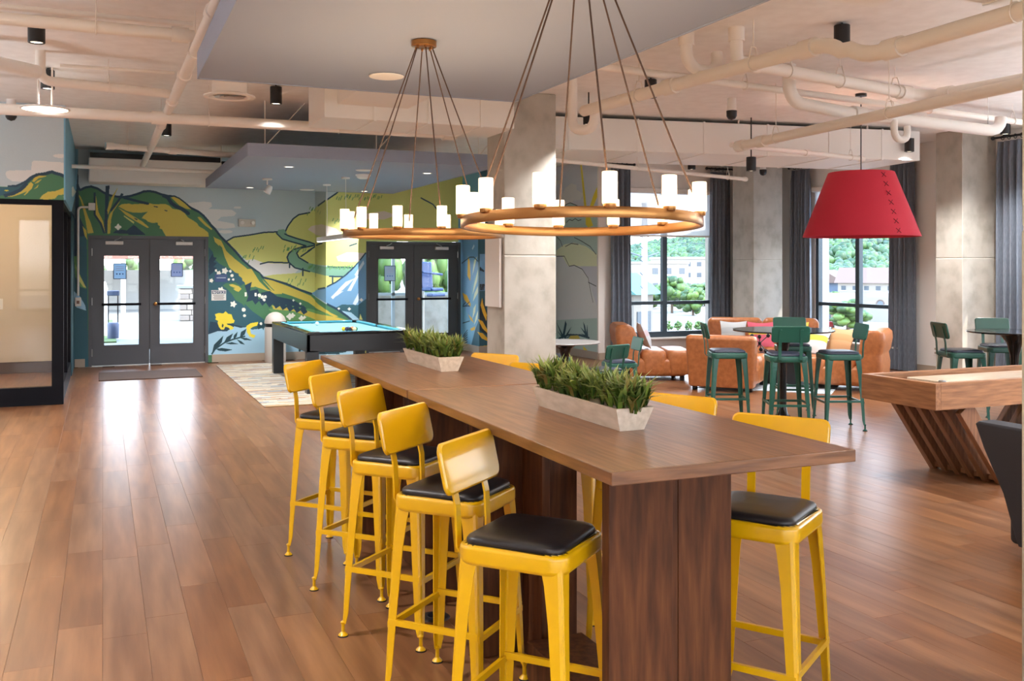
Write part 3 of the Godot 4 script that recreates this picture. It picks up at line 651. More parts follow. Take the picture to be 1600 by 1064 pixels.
# ------------------------------------------------------------------ long table
func long_table() -> void:
	var seen := ["brown wooden bar table with a knotty plank top, nearer the sofa end", "brown wooden bar table joined end to end, nearer the pool table"]
	for k in 2:
		var z0: float = [-2.18, -3.994][k]
		var z1: float = [-3.986, -5.78][k]
		var o := thing("bar_table", seen[k], "table", Vector3(1.615, 0, (z0 + z1) / 2), 0.0, "joined wooden bar tables")
		var hl := absf(z1 - z0) / 2
		part(o, "table_top", MB.new().rbox(Vector3(0, 1.052, 0), Vector3(0.81, 0.036, hl * 2 - 0.012), 0.004, Basis(), 1), M.table_top)
		for s in [-1.0, 1.0]: part(o, "edge_band", MB.new().rbox(Vector3(0, 1.052, s * (hl - 0.004)), Vector3(0.81, 0.036, 0.008), 0.003, Basis(), 1), M.table_band)
		var zp := [hl - 0.36, -hl + (0.3 if k == 0 else 0.16)]
		for z in zp:
			# each pedestal: two wide boards, one set back, with a web between them
			var s := 1.0 if z > 0 else -1.0
			part(o, "pedestal_board", MB.new().rbox(Vector3(-0.115, 0.517, z), Vector3(0.225, 1.034, 0.045), 0.004, Basis(), 1), M.table_leg)
			part(o, "pedestal_board", MB.new().rbox(Vector3(0.135, 0.517, z - s * 0.03), Vector3(0.2, 1.034, 0.045), 0.004, Basis(), 1), M.table_leg)
			part(o, "pedestal_web", MB.new().rbox(Vector3(0.016, 0.517, z - s * 0.108), Vector3(0.037, 1.034, 0.2), 0.004, Basis(), 1), M.table_leg)
		part(o, "stretcher", MB.new().rbox(Vector3(0.02, 0.075, 0), Vector3(0.24, 0.15, zp[0] - zp[1] - 0.5), 0.005, Basis(), 1), M.table_leg)
	planter(Vector3(1.585, 1.07, -3.03), 0.66, "long blond planter of grassy plants on the sofa-end table", 61)
	planter(Vector3(1.63, 1.07, -4.92), 0.62, "long blond planter of grassy plants on the pool-end table", 62)
	var fo := thing("floor_outlet", "round black outlet cover in the boards beneath the bar table", "outlet", Vector3(1.4, 0, -4.18))
	part(fo, "cover", MB.new().lathe([[0, 0.008], [0.055, 0.008], [0.065, 0.005], [0.07, 0.0]], 20), M.black)
	part(fo, "lid", MB.new().lathe([[0, 0.011], [0.035, 0.011], [0.037, 0.008]], 16), M.frame)

func planter(at: Vector3, ln: float, label: String, sd: int) -> void:
	var o := thing("planter_box", label, "planter", at, 0.0, "planters along the bar tables")
	var b := MB.new()
	var r0 := []
	var r1 := []
	var r2 := []
	var r3 := []
	for q in [[-1, -1], [1, -1], [1, 1], [-1, 1]]:
		r0.append(Vector3(q[0] * 0.045, 0, q[1] * (ln / 2 - 0.02)))
		r1.append(Vector3(q[0] * 0.07, 0.075, q[1] * ln / 2))
		r2.append(Vector3(q[0] * 0.06, 0.075, q[1] * (ln / 2 - 0.01)))
		r3.append(Vector3(q[0] * 0.055, 0.055, q[1] * (ln / 2 - 0.014)))
	b.loft([r0, r1], false, true, false)
	b.loft([r1, r2], false, false, false)
	b.loft([r2, r3], false, false, true)
	part(o, "box", b, M.planter)
	var rng := RandomNumberGenerator.new()
	rng.seed = sd
	var g := MB.new()
	for k in 170:
		var c := Vector3(rng.randf_range(-0.06, 0.06), 0.055, rng.randf_range(-0.5, 0.5) * (ln + 0.01))
		c.y += rng.randf_range(0.0, 0.045)
		for j in 9:
			var a := rng.randf() * TAU
			var out := Vector3(cos(a), 0, sin(a))
			var l := rng.randf_range(0.06, 0.112)
			var lean := rng.randf_range(0.25, 1.1)
			var p0 := c
			var p1 := c + (Vector3.UP * cos(lean * 0.5) + out * sin(lean * 0.5)) * l * 0.55
			var p2 := p1 + (Vector3.UP * cos(lean * 1.5) + out * sin(lean * 1.5)) * l * 0.6
			var side := out.cross(Vector3.UP) * rng.randf_range(0.005, 0.009)
			var tone := rng.randf()
			g.col = Color8(46, 74, 28).lerp(Color8(116, 138, 52), tone).srgb_to_linear()
			if rng.randf() < 0.1: g.col = Color8(120, 104, 52).srgb_to_linear()
			var nn := side.cross(p1 - p0).normalized()
			var n2 := side.cross(p2 - p1).normalized()
			var v0 := g.vert(p0 - side * 0.7, nn)
			var v1 := g.vert(p0 + side * 0.7, nn)
			var v2 := g.vert(p1 - side, (nn + n2).normalized())
			var v3 := g.vert(p1 + side, (nn + n2).normalized())
			g.col = g.col.lerp(Color(0.46, 0.5, 0.16), 0.45)
			var v4 := g.vert(p2, n2)
			g.tri(v0, v1, v3)
			g.tri(v0, v3, v2)
			g.tri(v2, v3, v4)
	var f := part(o, "foliage", g, M.leaf, "short grassy leaves")
	f.set_meta("kind", "stuff")


# ------------------------------------------------------------------ stools
func make_stool(called: String, label: String, cat: String, paint: Material, vinyl: Material, h: float, group: String) -> Node3D:
	# faces +z, origin on the floor under the seat's middle
	var t := thing(called, label, cat, Vector3.ZERO, 0.0, group)
	var rings := []
	for q in [[0.346, h - 0.058], [0.358, h - 0.052], [0.362, h - 0.044], [0.362, h - 0.012], [0.357, h - 0.004], [0.345, h], [0.32, h], [0.31, h - 0.01]]:
		var r := []
		for p in rounded(q[0], q[0], 0.055 * q[0] / 0.36, 4): r.append(Vector3(p.x, q[1], p.y))
		rings.append(r)
	part(t, "seat_pan", MB.new().loft(rings, true, true, true), paint)
	rings = []
	for q in [[0.318, h - 0.004], [0.326, h + 0.004], [0.326, h + 0.012], [0.316, h + 0.02], [0.29, h + 0.026], [0.22, h + 0.03], [0.1, h + 0.032]]:
		var r := []
		for p in rounded(q[0], q[0], 0.045 * q[0] / 0.32, 4): r.append(Vector3(p.x, q[1], p.y))
		rings.append(r)
	part(t, "cushion", MB.new().loft(rings, true, true, true), vinyl)
	for sx in [-1.0, 1.0]:
		for sz in [-1.0, 1.0]:
			rings = []
			var k := h / 0.76
			for q in [[h - 0.03, 0.168, 0.066], [h - 0.09, 0.172, 0.056], [h - 0.2, 0.178, 0.047], [0.3 * k, 0.19, 0.038], [0.1, 0.197, 0.03], [0.055, 0.199, 0.02]]:
				var r := []
				var w: float = q[2]
				for p in [[0.0, w], [0.0, 0.012], [0.0035, 0.0035], [0.012, 0.0], [w, 0.0], [w, 0.004], [0.013, 0.0045], [0.0065, 0.0065], [0.0045, 0.013], [0.004, w]]:
					r.append(Vector3(sx * (q[1] - p[0]), q[0], sz * (q[1] - p[1])))
				rings.append(r)
			var leg := part(t, "leg", MB.new().loft(rings, false), paint)
			part(leg, "foot", MB.new().lathe([[0, 0.0], [0.02, 0.0], [0.022, 0.006], [0.014, 0.014], [0.008, 0.02], [0.008, 0.05], [0.012, 0.062], [0, 0.07]], 10, Vector3(sx * 0.194, 0, sz * 0.194)), paint)
			part(leg, "foot_pad", MB.new().lathe([[0, 0.0], [0.024, 0.0], [0.024, 0.005], [0, 0.005]], 10, Vector3(sx * 0.194, 0, sz * 0.194)), M.black)
	var fy := 0.28 * h / 0.76
	for s in [-1.0, 1.0]:
		part(t, "footrest", MB.new().box(Vector3(0, fy, s * 0.184), Vector3(0.37, 0.022, 0.014)), paint)
		part(t, "footrest", MB.new().box(Vector3(s * 0.184, fy + 0.012, 0), Vector3(0.014, 0.022, 0.37)), paint)
		part(t, "back_post", MB.new().strip([Vector3(s * 0.1, h - 0.04, -0.17), Vector3(s * 0.1, h - 0.05, -0.19), Vector3(s * 0.1, h - 0.03, -0.207), Vector3(s * 0.1, h + 0.02, -0.208), Vector3(s * 0.1, h + 0.1, -0.212), Vector3(s * 0.1, h + 0.26, -0.248)], Vector3.RIGHT, 0.03, 0.007), paint)
	var tilt := Basis(Vector3.RIGHT, PI / 2 - 0.22)
	var pl := []
	for q in [[0.0, -0.009], [0.006, -0.004], [0.006, 0.004], [0.0, 0.009]]:
		var r := []
		for p in rounded(0.35 + q[0] * 2, 0.15 + q[0] * 2, 0.028, 4):
			# a slight curve round the sitter's back
			r.append(tilt * Vector3(p.x, q[1] + 0.4 * p.x * p.x, p.y) + Vector3(0, h + 0.215, -0.234))
		pl.append(r)
	var bk := part(t, "backrest", MB.new().loft(pl, true), paint)
	for x in [-0.1, 0.1]:
		for y in [-0.05, 0.05]:
			part(bk, "rivet", MB.new().ball(tilt * Vector3(x, -0.0085 + 0.4 * x * x, y) + Vector3(0, h + 0.215, -0.234), Vector3(0.006, 0.006, 0.004), 5, 8), paint)
	return t

func facing(fx: float, fz: float) -> float:
	return atan2(fx, fz)

func stools() -> void:
	var g := "yellow metal bar stools round the long table"
	var side := "yellow bar stool on the mural doors' side of the table, "
	var proto: Node3D
	var rows := [[1.235, -2.735, 0.80, "first from the sofa end"], [1.235, -3.43, 0.81, "second from the sofa end"], [1.235, -4.11, 0.82, "third from the sofa end"], [1.24, -4.76, 0.84, "fourth from the sofa end"], [1.225, -5.385, 0.82, "at the pool table end"]]
	for k in rows.size():
		var q: Array = rows[k]
		var o: Node3D
		if k == 0:
			proto = make_stool("bar_stool", side + q[3], "bar stool", M.yellow, M.vinyl, 0.76, g)
			o = proto
		else: o = copy(proto, Vector3.ZERO, 0, side + q[3], g)
		o.position = Vector3(q[0], 0, q[1])
		o.rotation.y = facing(sin(q[2] - 0.08), cos(q[2] - 0.08))
	side = "yellow bar stool on the windows' side of the table, "
	for q in [[2.09, -2.72, -0.98, "first from the sofa end"], [2.06, -3.38, -1.05, "second from the sofa end"], [2.08, -4.08, -1.0, "third from the sofa end"], [2.06, -4.82, -1.0, "fourth from the sofa end"], [2.08, -5.48, -0.98, "at the pool table end"]]:
		copy(proto, Vector3(q[0], 0, q[1]), q[2], side + q[3], g)
	# green bar stools and their tall tables
	var gg := "green metal bar stools"
	var gp := make_stool("green_bar_stool", "green metal bar stool with its back to the bar table, at the tall black table", "bar stool", M.green, M.vinyl_blue, 0.745, gg)
	gp.position = Vector3(6.14, 0, -7.58)
	gp.rotation.y = facing(0.45, -0.9)
	copy(gp, Vector3(5.84, 0, -8.12), facing(0.9, 0.42), "green metal bar stool in front of the low-backed orange armchair", gg)
	copy(gp, Vector3(7.0, 0, -8.52), facing(-0.5, 0.86), "green metal bar stool on the window side of the tall black table", gg)
	copy(gp, Vector3(6.76, 0, -7.54), facing(-0.92, -0.38), "green metal bar stool standing between the tall table and shuffleboard", gg)
	copy(gp, Vector3(8.05, 0, -7.2), facing(0.92, 0.38), "green metal bar stool before the wall column, seat turned to its table", gg)
	copy(gp, Vector3(8.95, 0, -7.5), facing(-0.5, 0.86), "green metal bar stool with pale green backrest behind the second tall table", gg)
	copy(gp, Vector3(8.3, 0, -6.4), facing(0.3, -0.95), "green metal bar stool half hidden by the brown column edge", gg)
	tall_table(Vector3(6.52, 0, -8.09), 0.52, 0.955, "tall round black table with trumpet foot among green stools")
	tall_table(Vector3(8.5, 0, -6.95), 0.45, 0.955, "tall round black table behind the shuffleboard table")
	# low green chairs and their table
	var gl := "low green metal chairs"
	var lp := make_stool("green_chair", "low green metal chair seen from behind at the pale table", "chair", M.green, M.vinyl_blue, 0.47, gl)
	lp.position = Vector3(5.06, 0, -9.32)
	lp.rotation.y = facing(-0.3, -0.95)
	copy(lp, Vector3(5.68, 0, -10.05), facing(-0.97, -0.2), "low green metal chair beside the orange armchair with a pillow", gl)
	copy(lp, Vector3(5.25, 0, -11.0), facing(0.05, 1.0), "low green metal chair half hidden by the concrete column", gl)
	tall_table(Vector3(5.0, 0, -10.14), 0.42, 0.73, "low round table with pale top and black trumpet foot", mat(Color8(160, 158, 156), 0.25))

func tall_table(at: Vector3, r: float, h: float, label: String, top: Material = null) -> void:
	var o := thing("pedestal_table", label, "table", at)
	part(o, "table_top", MB.new().lathe([[0, h - 0.025], [r * 0.75, h - 0.025], [r - 0.01, h - 0.016], [r, h - 0.006], [r - 0.004, h], [0, h]], 40), top if top else M.black_gloss)
	part(o, "pedestal", MB.new().lathe([[0.03, 0.05], [0.036, 0.2], [0.036, h * 0.6], [0.045, h * 0.75], [0.075, h * 0.88], [0.15, h - 0.026], [0, h - 0.026]], 20), M.black_gloss)
	part(o, "foot", MB.new().lathe([[0, 0.0], [0.2, 0.0], [0.205, 0.006], [0.19, 0.014], [0.1, 0.035], [0.05, 0.08], [0.032, 0.16], [0, 0.16]], 28), M.black_gloss)


# ------------------------------------------------------------------ chandeliers
func chandeliers() -> void:
	var g := "ring chandeliers above the long table"
	for q in [[Vector3(1.63, 1.747, -3.17), 0.445, "brass ring chandelier with candle-like glass shades, nearer the sofa end", 0.26], [Vector3(1.63, 1.765, -5.06), 0.44, "brass ring chandelier with candle-like glass shades, nearer the pool table", 0.1]]:
		var o := thing("ring_chandelier", q[2], "chandelier", q[0], 0.0, g)
		if q[3] > 0.2: o.basis = Basis(Vector3(cos(deg_to_rad(23.1)), 0, sin(deg_to_rad(23.1))), -0.038)
		var r: float = q[1]
		part(o, "ring", MB.new().lathe([[r - 0.012, 0.0], [r, 0.0], [r + 0.001, 0.002], [r + 0.001, 0.034], [r, 0.036], [r - 0.012, 0.036], [r - 0.013, 0.034], [r - 0.013, 0.002], [r - 0.012, 0.0]], 64), M.brass)
		var top: float = 2.846 - q[0].y
		part(o, "ceiling_plate", MB.new().lathe([[0, top - 0.03], [0.066, top - 0.03], [0.07, top - 0.027], [0.07, top], [0, top]], 28), M.brass)
		for k in 6:
			var a: float = TAU * (k + 0.5) / 6 + q[3]
			var d := Vector3(cos(a), 0, sin(a))
			part(o, "cable", MB.new().tube([d * (r - 0.006) + Vector3.UP * 0.05, d * 0.045 + Vector3.UP * (top - 0.03)], 0.0035, 6), M.cord)
			part(o, "cable_clip", MB.new().lathe([[0, 0.036], [0.007, 0.036], [0.007, 0.046], [0.004, 0.06], [0, 0.06]], 8, d * (r - 0.006)), M.brass)
			part(o, "cable_grip", MB.new().tube([d * 0.045 + Vector3.UP * (top - 0.045), d * 0.045 + Vector3.UP * (top - 0.03)], 0.006, 8), M.brass)
		for k in 12:
			var a: float = TAU * k / 12 + q[3]
			var c := Vector3(cos(a), 0, sin(a)) * (r - 0.006)
			var sk := part(o, "lamp_socket", MB.new().lathe([[0, 0.03], [0.02, 0.03], [0.022, 0.036], [0.022, 0.044], [0, 0.044]], 14, c), M.brass)
			part(sk, "lamp_shade", MB.new().lathe([[0, 0.044], [0.024, 0.044], [0.0255, 0.048], [0.0255, 0.146], [0.0245, 0.149], [0.022, 0.149], [0.022, 0.06], [0, 0.058]], 18, c), M.shade_glass, "frosted glass cylinder shade")
			var l := OmniLight3D.new()
			l.name = "light"
			o.add_child(l, true)
			l.position = c + Vector3.UP * 0.1
			l.light_energy = 0.07
			l.light_color = Color8(255, 226, 186)
			l.omni_range = 30.0
			l.omni_attenuation = 2.0
			l.light_size = 0.02
			l.shadow_enabled = true


# ------------------------------------------------------------------ pool table corner
func pool_corner() -> void:
	# striped rug
	var im := Image.create(512, 512, false, Image.FORMAT_RGB8)
	im.fill(Color8(196, 186, 166))
	var rng := RandomNumberGenerator.new()
	rng.seed = 71
	var cols := [Color8(206, 196, 176), Color8(158, 160, 164), Color8(190, 160, 116), Color8(176, 130, 92), Color8(128, 146, 160), Color8(216, 208, 190), Color8(186, 178, 150), Color8(150, 120, 100)]
	for k in 1500:
		im.fill_rect(Rect2i(rng.randi_range(-60, 500), rng.randi_range(0, 511), rng.randi_range(14, 110), rng.randi_range(2, 6)), cols[rng.randi() % cols.size()])
	for k in 40000:
		var x := rng.randi_range(0, 511)
		var y := rng.randi_range(0, 511)
		im.set_pixel(x, y, im.get_pixel(x, y) * rng.randf_range(0.88, 1.08))
	var rm := mat(Color8(214, 214, 214), 0.95)
	rm.albedo_texture = ImageTexture.create_from_image(im)
	rm.texture_repeat = true
	var rug := MB.new().rbox(Vector3(3.25, 0.006, -13.75), Vector3(3.1, 0.012, 5.1), 0.005, Basis(), 1)
	for i in rug.v.size(): rug.uv[i] = Vector2(rug.v[i].x / 3.1, rug.v[i].z / 5.1)
	single("area_rug", rug, rm, "rug of short multicoloured stripes beneath the pool table", "rug")

	var o := thing("pool_table", "black pool table with turquoise cloth on striped rug", "pool table", Vector3(3.06, 0.012, -13.44))
	var hx := 0.70
	var hz := 1.36
	var ap := MB.new()
	for s in [-1.0, 1.0]:
		ap.rbox(Vector3(s * (hx - 0.02), 0.63, 0), Vector3(0.04, 0.22, hz * 2), 0.004, Basis(), 1)
		ap.rbox(Vector3(0, 0.63, s * (hz - 0.02)), Vector3(hx * 2, 0.22, 0.04), 0.004, Basis(), 1)
	part(o, "apron", ap, M.black_satin)
	for sx in [-1.0, 1.0]:
		for sz in [-1.0, 1.0]: part(o, "leg", MB.new().rbox(Vector3(sx * (hx - 0.075), 0.27, sz * (hz - 0.075)), Vector3(0.15, 0.54, 0.15), 0.004, Basis(), 1), M.black_satin)
	part(o, "bed_cloth", MB.new().span(Vector3(-hx + 0.1, 0.7, -hz + 0.1), Vector3(hx - 0.1, 0.735, hz - 0.1)), M.felt)
	for s in [-1.0, 1.0]:
		part(o, "rail", MB.new().rbox(Vector3(s * (hx - 0.05), 0.755, 0), Vector3(0.1, 0.03, hz * 2), 0.006), M.black_gloss)
		part(o, "rail", MB.new().rbox(Vector3(0, 0.755, s * (hz - 0.05)), Vector3(hx * 2 - 0.2, 0.03, 0.1), 0.006), M.black_gloss)
		for z in [-0.5, 0.5]: part(o, "cushion_rail", MB.new().rbox(Vector3(s * (hx - 0.125), 0.755, z * (hz - 0.16) * 1.02), Vector3(0.055, 0.028, hz - 0.26), 0.008), M.felt_rail)
		part(o, "cushion_rail", MB.new().rbox(Vector3(0, 0.755, s * (hz - 0.125)), Vector3(hx * 2 - 0.4, 0.028, 0.055), 0.008), M.felt_rail)
		for z in [-hz + 0.12, 0.0, hz - 0.12]:
			part(o, "pocket", MB.new().lathe([[0, 0.71], [0.05, 0.71], [0.055, 0.762], [0.066, 0.772], [0.07, 0.768]], 16, Vector3(s * (hx - (0.12 if z != 0 else 0.09)), 0, z)), M.black)
	var ballc := [Color8(230, 230, 226), Color8(222, 170, 40), Color8(30, 60, 120), Color8(170, 40, 40), Color8(40, 30, 60), Color8(214, 110, 40), Color8(30, 90, 60), Color8(20, 20, 22), Color8(200, 180, 140)]
	var names := ["cream", "yellow", "blue", "red", "purple", "orange", "green", "black", "tan"]
	var n := 0
	for r in 3:
		for k in 3:
			if n > 7: break
			var at := Vector3(2.98 + k * 0.06 + r * 0.03, 0.776, -12.75 + r * 0.055)
			single_ball(at, ballc[n + 1 if n < 8 else 0], names[n + 1 if n < 8 else 0] + " pool ball in the cluster near the rack end")
			n += 1
	single_ball(Vector3(2.9, 0.776, -14.1), ballc[0], "white cue ball alone on the turquoise cloth")
	# bin with a domed lid
	var b := thing("waste_bin", "white cylindrical bin with a domed lid before the mural", "bin", Vector3(2.69, 0, -16.52))
	part(b, "body", MB.new().lathe([[0, 0], [0.17, 0], [0.175, 0.01], [0.175, 0.6], [0, 0.6]], 28), mat(Color8(206, 202, 196), 0.5))
	part(b, "opening_ring", MB.new().lathe([[0.165, 0.6], [0.165, 0.66]], 28), M.black)
	part(b, "dome_lid", MB.new().lathe([[0.165, 0.655], [0.182, 0.66], [0.178, 0.7], [0.15, 0.77], [0.1, 0.82], [0.04, 0.845], [0, 0.848]], 28), mat(Color8(190, 182, 174), 0.45))

func single_ball(at: Vector3, c: Color, label: String) -> void:
	var o := single("pool_ball", MB.new().ball(Vector3.ZERO, Vector3.ONE * 0.0286, 10, 14), mat(c, 0.15), label, "ball", "balls on the pool table")
	o.position = at


# ------------------------------------------------------------------ lounge by the windows
func lounge_chair(at: Vector3, turn: float, label: String, flat_back: bool) -> void:
	var o := thing("leather_armchair", label, "armchair", at, turn, "orange leather lounge seats")
	var w := 0.9
	# base and two seat cushions
	part(o, "base", MB.new().rbox(Vector3(0, 0.19, 0.06), Vector3(w - 0.06, 0.26, 0.86), 0.07, Basis(), 3), M.leather)
	for z in [0.0, 0.36]:
		var rings := []
		for q in [[0.0, 0.1], [0.02, 0.115], [0.12, 0.125], [0.24, 0.12], [0.31, 0.1], [0.335, 0.06], [0.34, 0.02]]:
			var r := []
			for p in rounded(w - 0.04 - (0.12 - q[1]) * 1.2, 0.37 - (0.12 - q[1]) * 1.2, 0.09, 5): r.append(Vector3(p.x, 0.09 + q[0], p.y + z + 0.02))
			rings.append(r)
		part(o, "seat_cushion", MB.new().loft(rings, true), M.leather)
	# back
	var rings2 := []
	if flat_back:
		for q in [[0.05, 0.80, 0.2, 0.0], [0.07, 0.84, 0.24, 0.0], [0.4, 0.88, 0.25, -0.02], [0.66, 0.9, 0.24, -0.04], [0.705, 0.88, 0.21, -0.045], [0.72, 0.82, 0.14, -0.045]]:
			var r := []
			for p in rounded(q[1], q[2], 0.05, 4): r.append(Vector3(p.x, q[0], p.y - 0.37 + q[3]))
			rings2.append(r)
	else:
		for q in [[0.06, 0.82, 0.26, 0.0], [0.09, 0.86, 0.3, 0.0], [0.35, 0.88, 0.33, 0.0], [0.47, 0.86, 0.27, -0.01], [0.52, 0.87, 0.3, -0.02], [0.66, 0.88, 0.31, -0.04], [0.75, 0.86, 0.26, -0.06], [0.79, 0.8, 0.16, -0.07]]:
			var r := []
			for p in rounded(q[1], q[2], 0.07, 4): r.append(Vector3(p.x, q[0], p.y - 0.34 + q[3]))
			rings2.append(r)
	part(o, "backrest", MB.new().loft(rings2, true), M.leather)
	for x in [-0.36, 0.36]:
		for z in [-0.36, 0.42]: part(o, "foot", MB.new().rbox(Vector3(x, 0.035, z), Vector3(0.06, 0.07, 0.06), 0.008), M.black)

func pillow(at: Vector3, turn: Basis, label: String, c: Color, stripe: Color) -> void:
	var im := Image.create(64, 64, false, Image.FORMAT_RGB8)
	im.fill(c)
	im.fill_rect(Rect2i(0, 30, 64, 16), stripe)
	var m := mat(Color.WHITE, 0.9)
	m.albedo_texture = ImageTexture.create_from_image(im)
	var mb := MB.new()
	for s in [-1.0, 1.0]:
		var first := mb.v.size()
		for i in 13:
			for j in 13:
				var u := i / 6.0 - 1.0
				var w := j / 6.0 - 1.0
				var f := pow(maxf(0.0, (1 - u * u) * (1 - w * w)), 0.45)
				var pinch := 1.0 - 0.12 * (u * u) * (1 - w * w) - 0.12 * (w * w) * (1 - u * u)
				mb.vert(Vector3(u * 0.2 * pinch, w * 0.2 * pinch, s * 0.075 * f), Vector3(u * 0.5, w * 0.5, s).normalized(), Vector2(i / 12.0, j / 12.0))
		for i in 12:
			for j in 12:
				var a := first + i * 13 + j
				mb.tri(a, a + 1, a + 14)
				mb.tri(a, a + 14, a + 13)
	var o := single("throw_pillow", mb, m, label, "pillow", "pillows on the lounge seats")
	o.transform = Transform3D(turn, at)

func window_corner() -> void:
	lounge_chair(Vector3(7.69, 0, -10.66), facing(0.747, -0.659), "orange leather armchair turned away, flat back towards the bar table", true)
	lounge_chair(Vector3(7.3, 0, -12.05), facing(0.92, 0.39), "orange leather armchair with a pale pillow under the blind window", false)
	lounge_chair(Vector3(9.15, 0, -10.05), facing(-0.62, -0.78), "orange leather armchair with two pillows by the lampshade window", false)
	# sofa facing the room
	var s := thing("leather_sofa", "orange leather sofa with striped pillows behind the tall table", "sofa", Vector3(9.25, 0, -11.95), facing(-0.6, 0.8), "orange leather lounge seats")
	part(s, "base", MB.new().rbox(Vector3(0, 0.19, 0.05), Vector3(1.7, 0.26, 0.85), 0.07, Basis(), 3), M.leather)
	for x in [-0.42, 0.42]:
		part(s, "seat_cushion", MB.new().rbox(Vector3(x, 0.35, 0.1), Vector3(0.82, 0.16, 0.72), 0.07, Basis(), 3), M.leather)
		part(s, "back_cushion", MB.new().rbox(Vector3(x, 0.57, -0.33), Vector3(0.84, 0.5, 0.24), 0.09, Basis(Vector3.RIGHT, -0.12), 3), M.leather)
	for x in [-0.78, 0.78]:
		for z in [-0.3, 0.4]: part(s, "foot", MB.new().rbox(Vector3(x, 0.035, z), Vector3(0.06, 0.07, 0.06), 0.008), M.black)
	pillow(Vector3(7.2, 0.62, -12.02), Basis(Vector3.UP, facing(0.92, 0.39)) * Basis(Vector3.RIGHT, -0.4), "pale blue pillow with a pink edge on the armchair under the blind", Color8(206, 212, 216), Color8(212, 196, 200))
	pillow(Vector3(9.2, 0.6, -10.22), Basis(Vector3.UP, facing(-0.9, 0.2)) * Basis(Vector3.RIGHT, -0.5), "tan pillow leaning on the armchair by the lampshade window", Color8(214, 172, 128), Color8(204, 160, 112))
	pillow(Vector3(8.92, 0.58, -10.42), Basis(Vector3.UP, facing(-0.8, 0.5)) * Basis(Vector3.RIGHT, -0.7), "grey pillow with a yellow stripe against the tan pillow", Color8(206, 204, 204), Color8(206, 186, 70))
	var sf := Basis(Vector3.UP, facing(-0.6, 0.8))
	pillow(Vector3(9.02, 0.6, -11.7), sf * Basis(Vector3.RIGHT, -0.3), "pink and yellow striped pillow on the orange sofa", Color8(214, 96, 116), Color8(220, 190, 60))
	pillow(Vector3(9.45, 0.6, -11.45), sf * Basis(Vector3.RIGHT, -0.3), "yellow pillow beside the pink one on the orange sofa", Color8(216, 192, 80), Color8(190, 150, 60))
	pillow(Vector3(8.78, 0.6, -12.05), sf * Basis(Vector3.RIGHT, -0.3), "pale grey pillow at the blind end of the orange sofa", Color8(206, 212, 214), Color8(190, 198, 202))
	var rg := MB.new().rbox(Vector3(8.6, 0.003, -10.85), Vector3(2.0, 0.006, 1.7), 0.004, Basis(Vector3.UP, 0.75), 1)
	single("area_rug", rg, tri_mat(noise_tex(0.05, Color8(150, 166, 180), Color8(204, 212, 216), 4, FastNoiseLite.TYPE_SIMPLEX_SMOOTH, 256, 81), Vector3(2, 2, 2), 0.95), "pale blue-grey rug between the orange seats", "rug")
	var ct := thing("coffee_table", "low black coffee table on the pale blue-grey rug", "table", Vector3(8.78, 0, -10.92), 0.75)
	part(ct, "table_top", MB.new().rbox(Vector3(0, 0.39, 0), Vector3(0.85, 0.03, 0.6), 0.006), M.black)
	part(ct, "body", MB.new().rbox(Vector3(0, 0.195, 0), Vector3(0.75, 0.36, 0.5), 0.01), M.black)
	# sculpture of balls on rods
	var sc := thing("ball_sculpture", "black sculpture of balls on crossing rods", "ornament", Vector3(8.5, 0.406, -11.05))
	var dirs := [Vector3(0.8, 0.75, 0.3), Vector3(-0.8, 0.75, -0.2), Vector3(0.35, -0.75, 0.55), Vector3(-0.5, 0.7, 0.6), Vector3(0.6, -0.7, -0.6), Vector3(-0.55, -0.72, -0.1)]
	for d in dirs:
		var e: Vector3 = Vector3(0, 0.13, 0) + d * 0.14
		part(sc, "rod", MB.new().tube([Vector3(0, 0.13, 0), e], 0.007, 6), M.black)
		part(sc, "ball", MB.new().ball(e, Vector3.ONE * 0.028, 8, 12), M.black_gloss)
	part(sc, "hub", MB.new().ball(Vector3(0, 0.13, 0), Vector3.ONE * 0.024, 8, 12), M.black_gloss)
	# red stitched lampshade
	var lp := thing("red_pendant_lamp", "large red felt lampshade with a stitched seam hanging by a cord", "pendant lamp", Vector3(7.63, 1.935, -8.16))
	part(lp, "lamp_shade", MB.new().lathe([[0.605, 0.0], [0.613, 0.0], [0.613, 0.004], [0.345, 0.70], [0.34, 0.703], [0.334, 0.70], [0.605, 0.0]], 64), M.red)
	part(lp, "diffuser", MB.new().lathe([[0, 0.12], [0.55, 0.12]], 40), mat(Color8(226, 200, 196), 0.8))
	part(lp, "cord", MB.new().tube([Vector3(0, 0.66, 0), Vector3(0, CEIL - 1.935, 0)], 0.006, 6), M.black)
	part(lp, "spider", MB.new().tube([Vector3(-0.34, 0.69, 0), Vector3(0.34, 0.69, 0)], 0.006, 6), M.black)
	part(lp, "spider", MB.new().tube([Vector3(0, 0.69, -0.34), Vector3(0, 0.69, 0.34)], 0.006, 6), M.black)
	part(lp, "ceiling_rose", MB.new().lathe([[0, CEIL - 1.935], [0.06, CEIL - 1.935], [0.06, CEIL - 1.965], [0, CEIL - 1.97]], 16), M.black)
	var dark_red := mat(Color8(96, 14, 28), 0.8)
	var sa := 1.66
	for k in 7:
		var f := (k + 0.5) / 7.0
		var r := lerpf(0.613, 0.345, f) + 0.002
		var d := Vector3(cos(sa), 0, sin(sa))
		var sd := Vector3(-sin(sa), 0, cos(sa))
		var c := d * r + Vector3.UP * f * 0.7
		for w in [-1.0, 1.0]:
			part(lp, "stitch", MB.new().tube([c - sd * 0.025 * w - Vector3.UP * 0.024 + d * 0.01, c + sd * 0.025 * w + Vector3.UP * 0.024 - d * 0.008], 0.0035, 5), dark_red)
	var l := OmniLight3D.new()
	l.name = "light"
	lp.add_child(l)
	l.position = Vector3(0, 0.3, 0)
	l.light_energy = 0.35
	l.light_color = Color8(255, 226, 190)
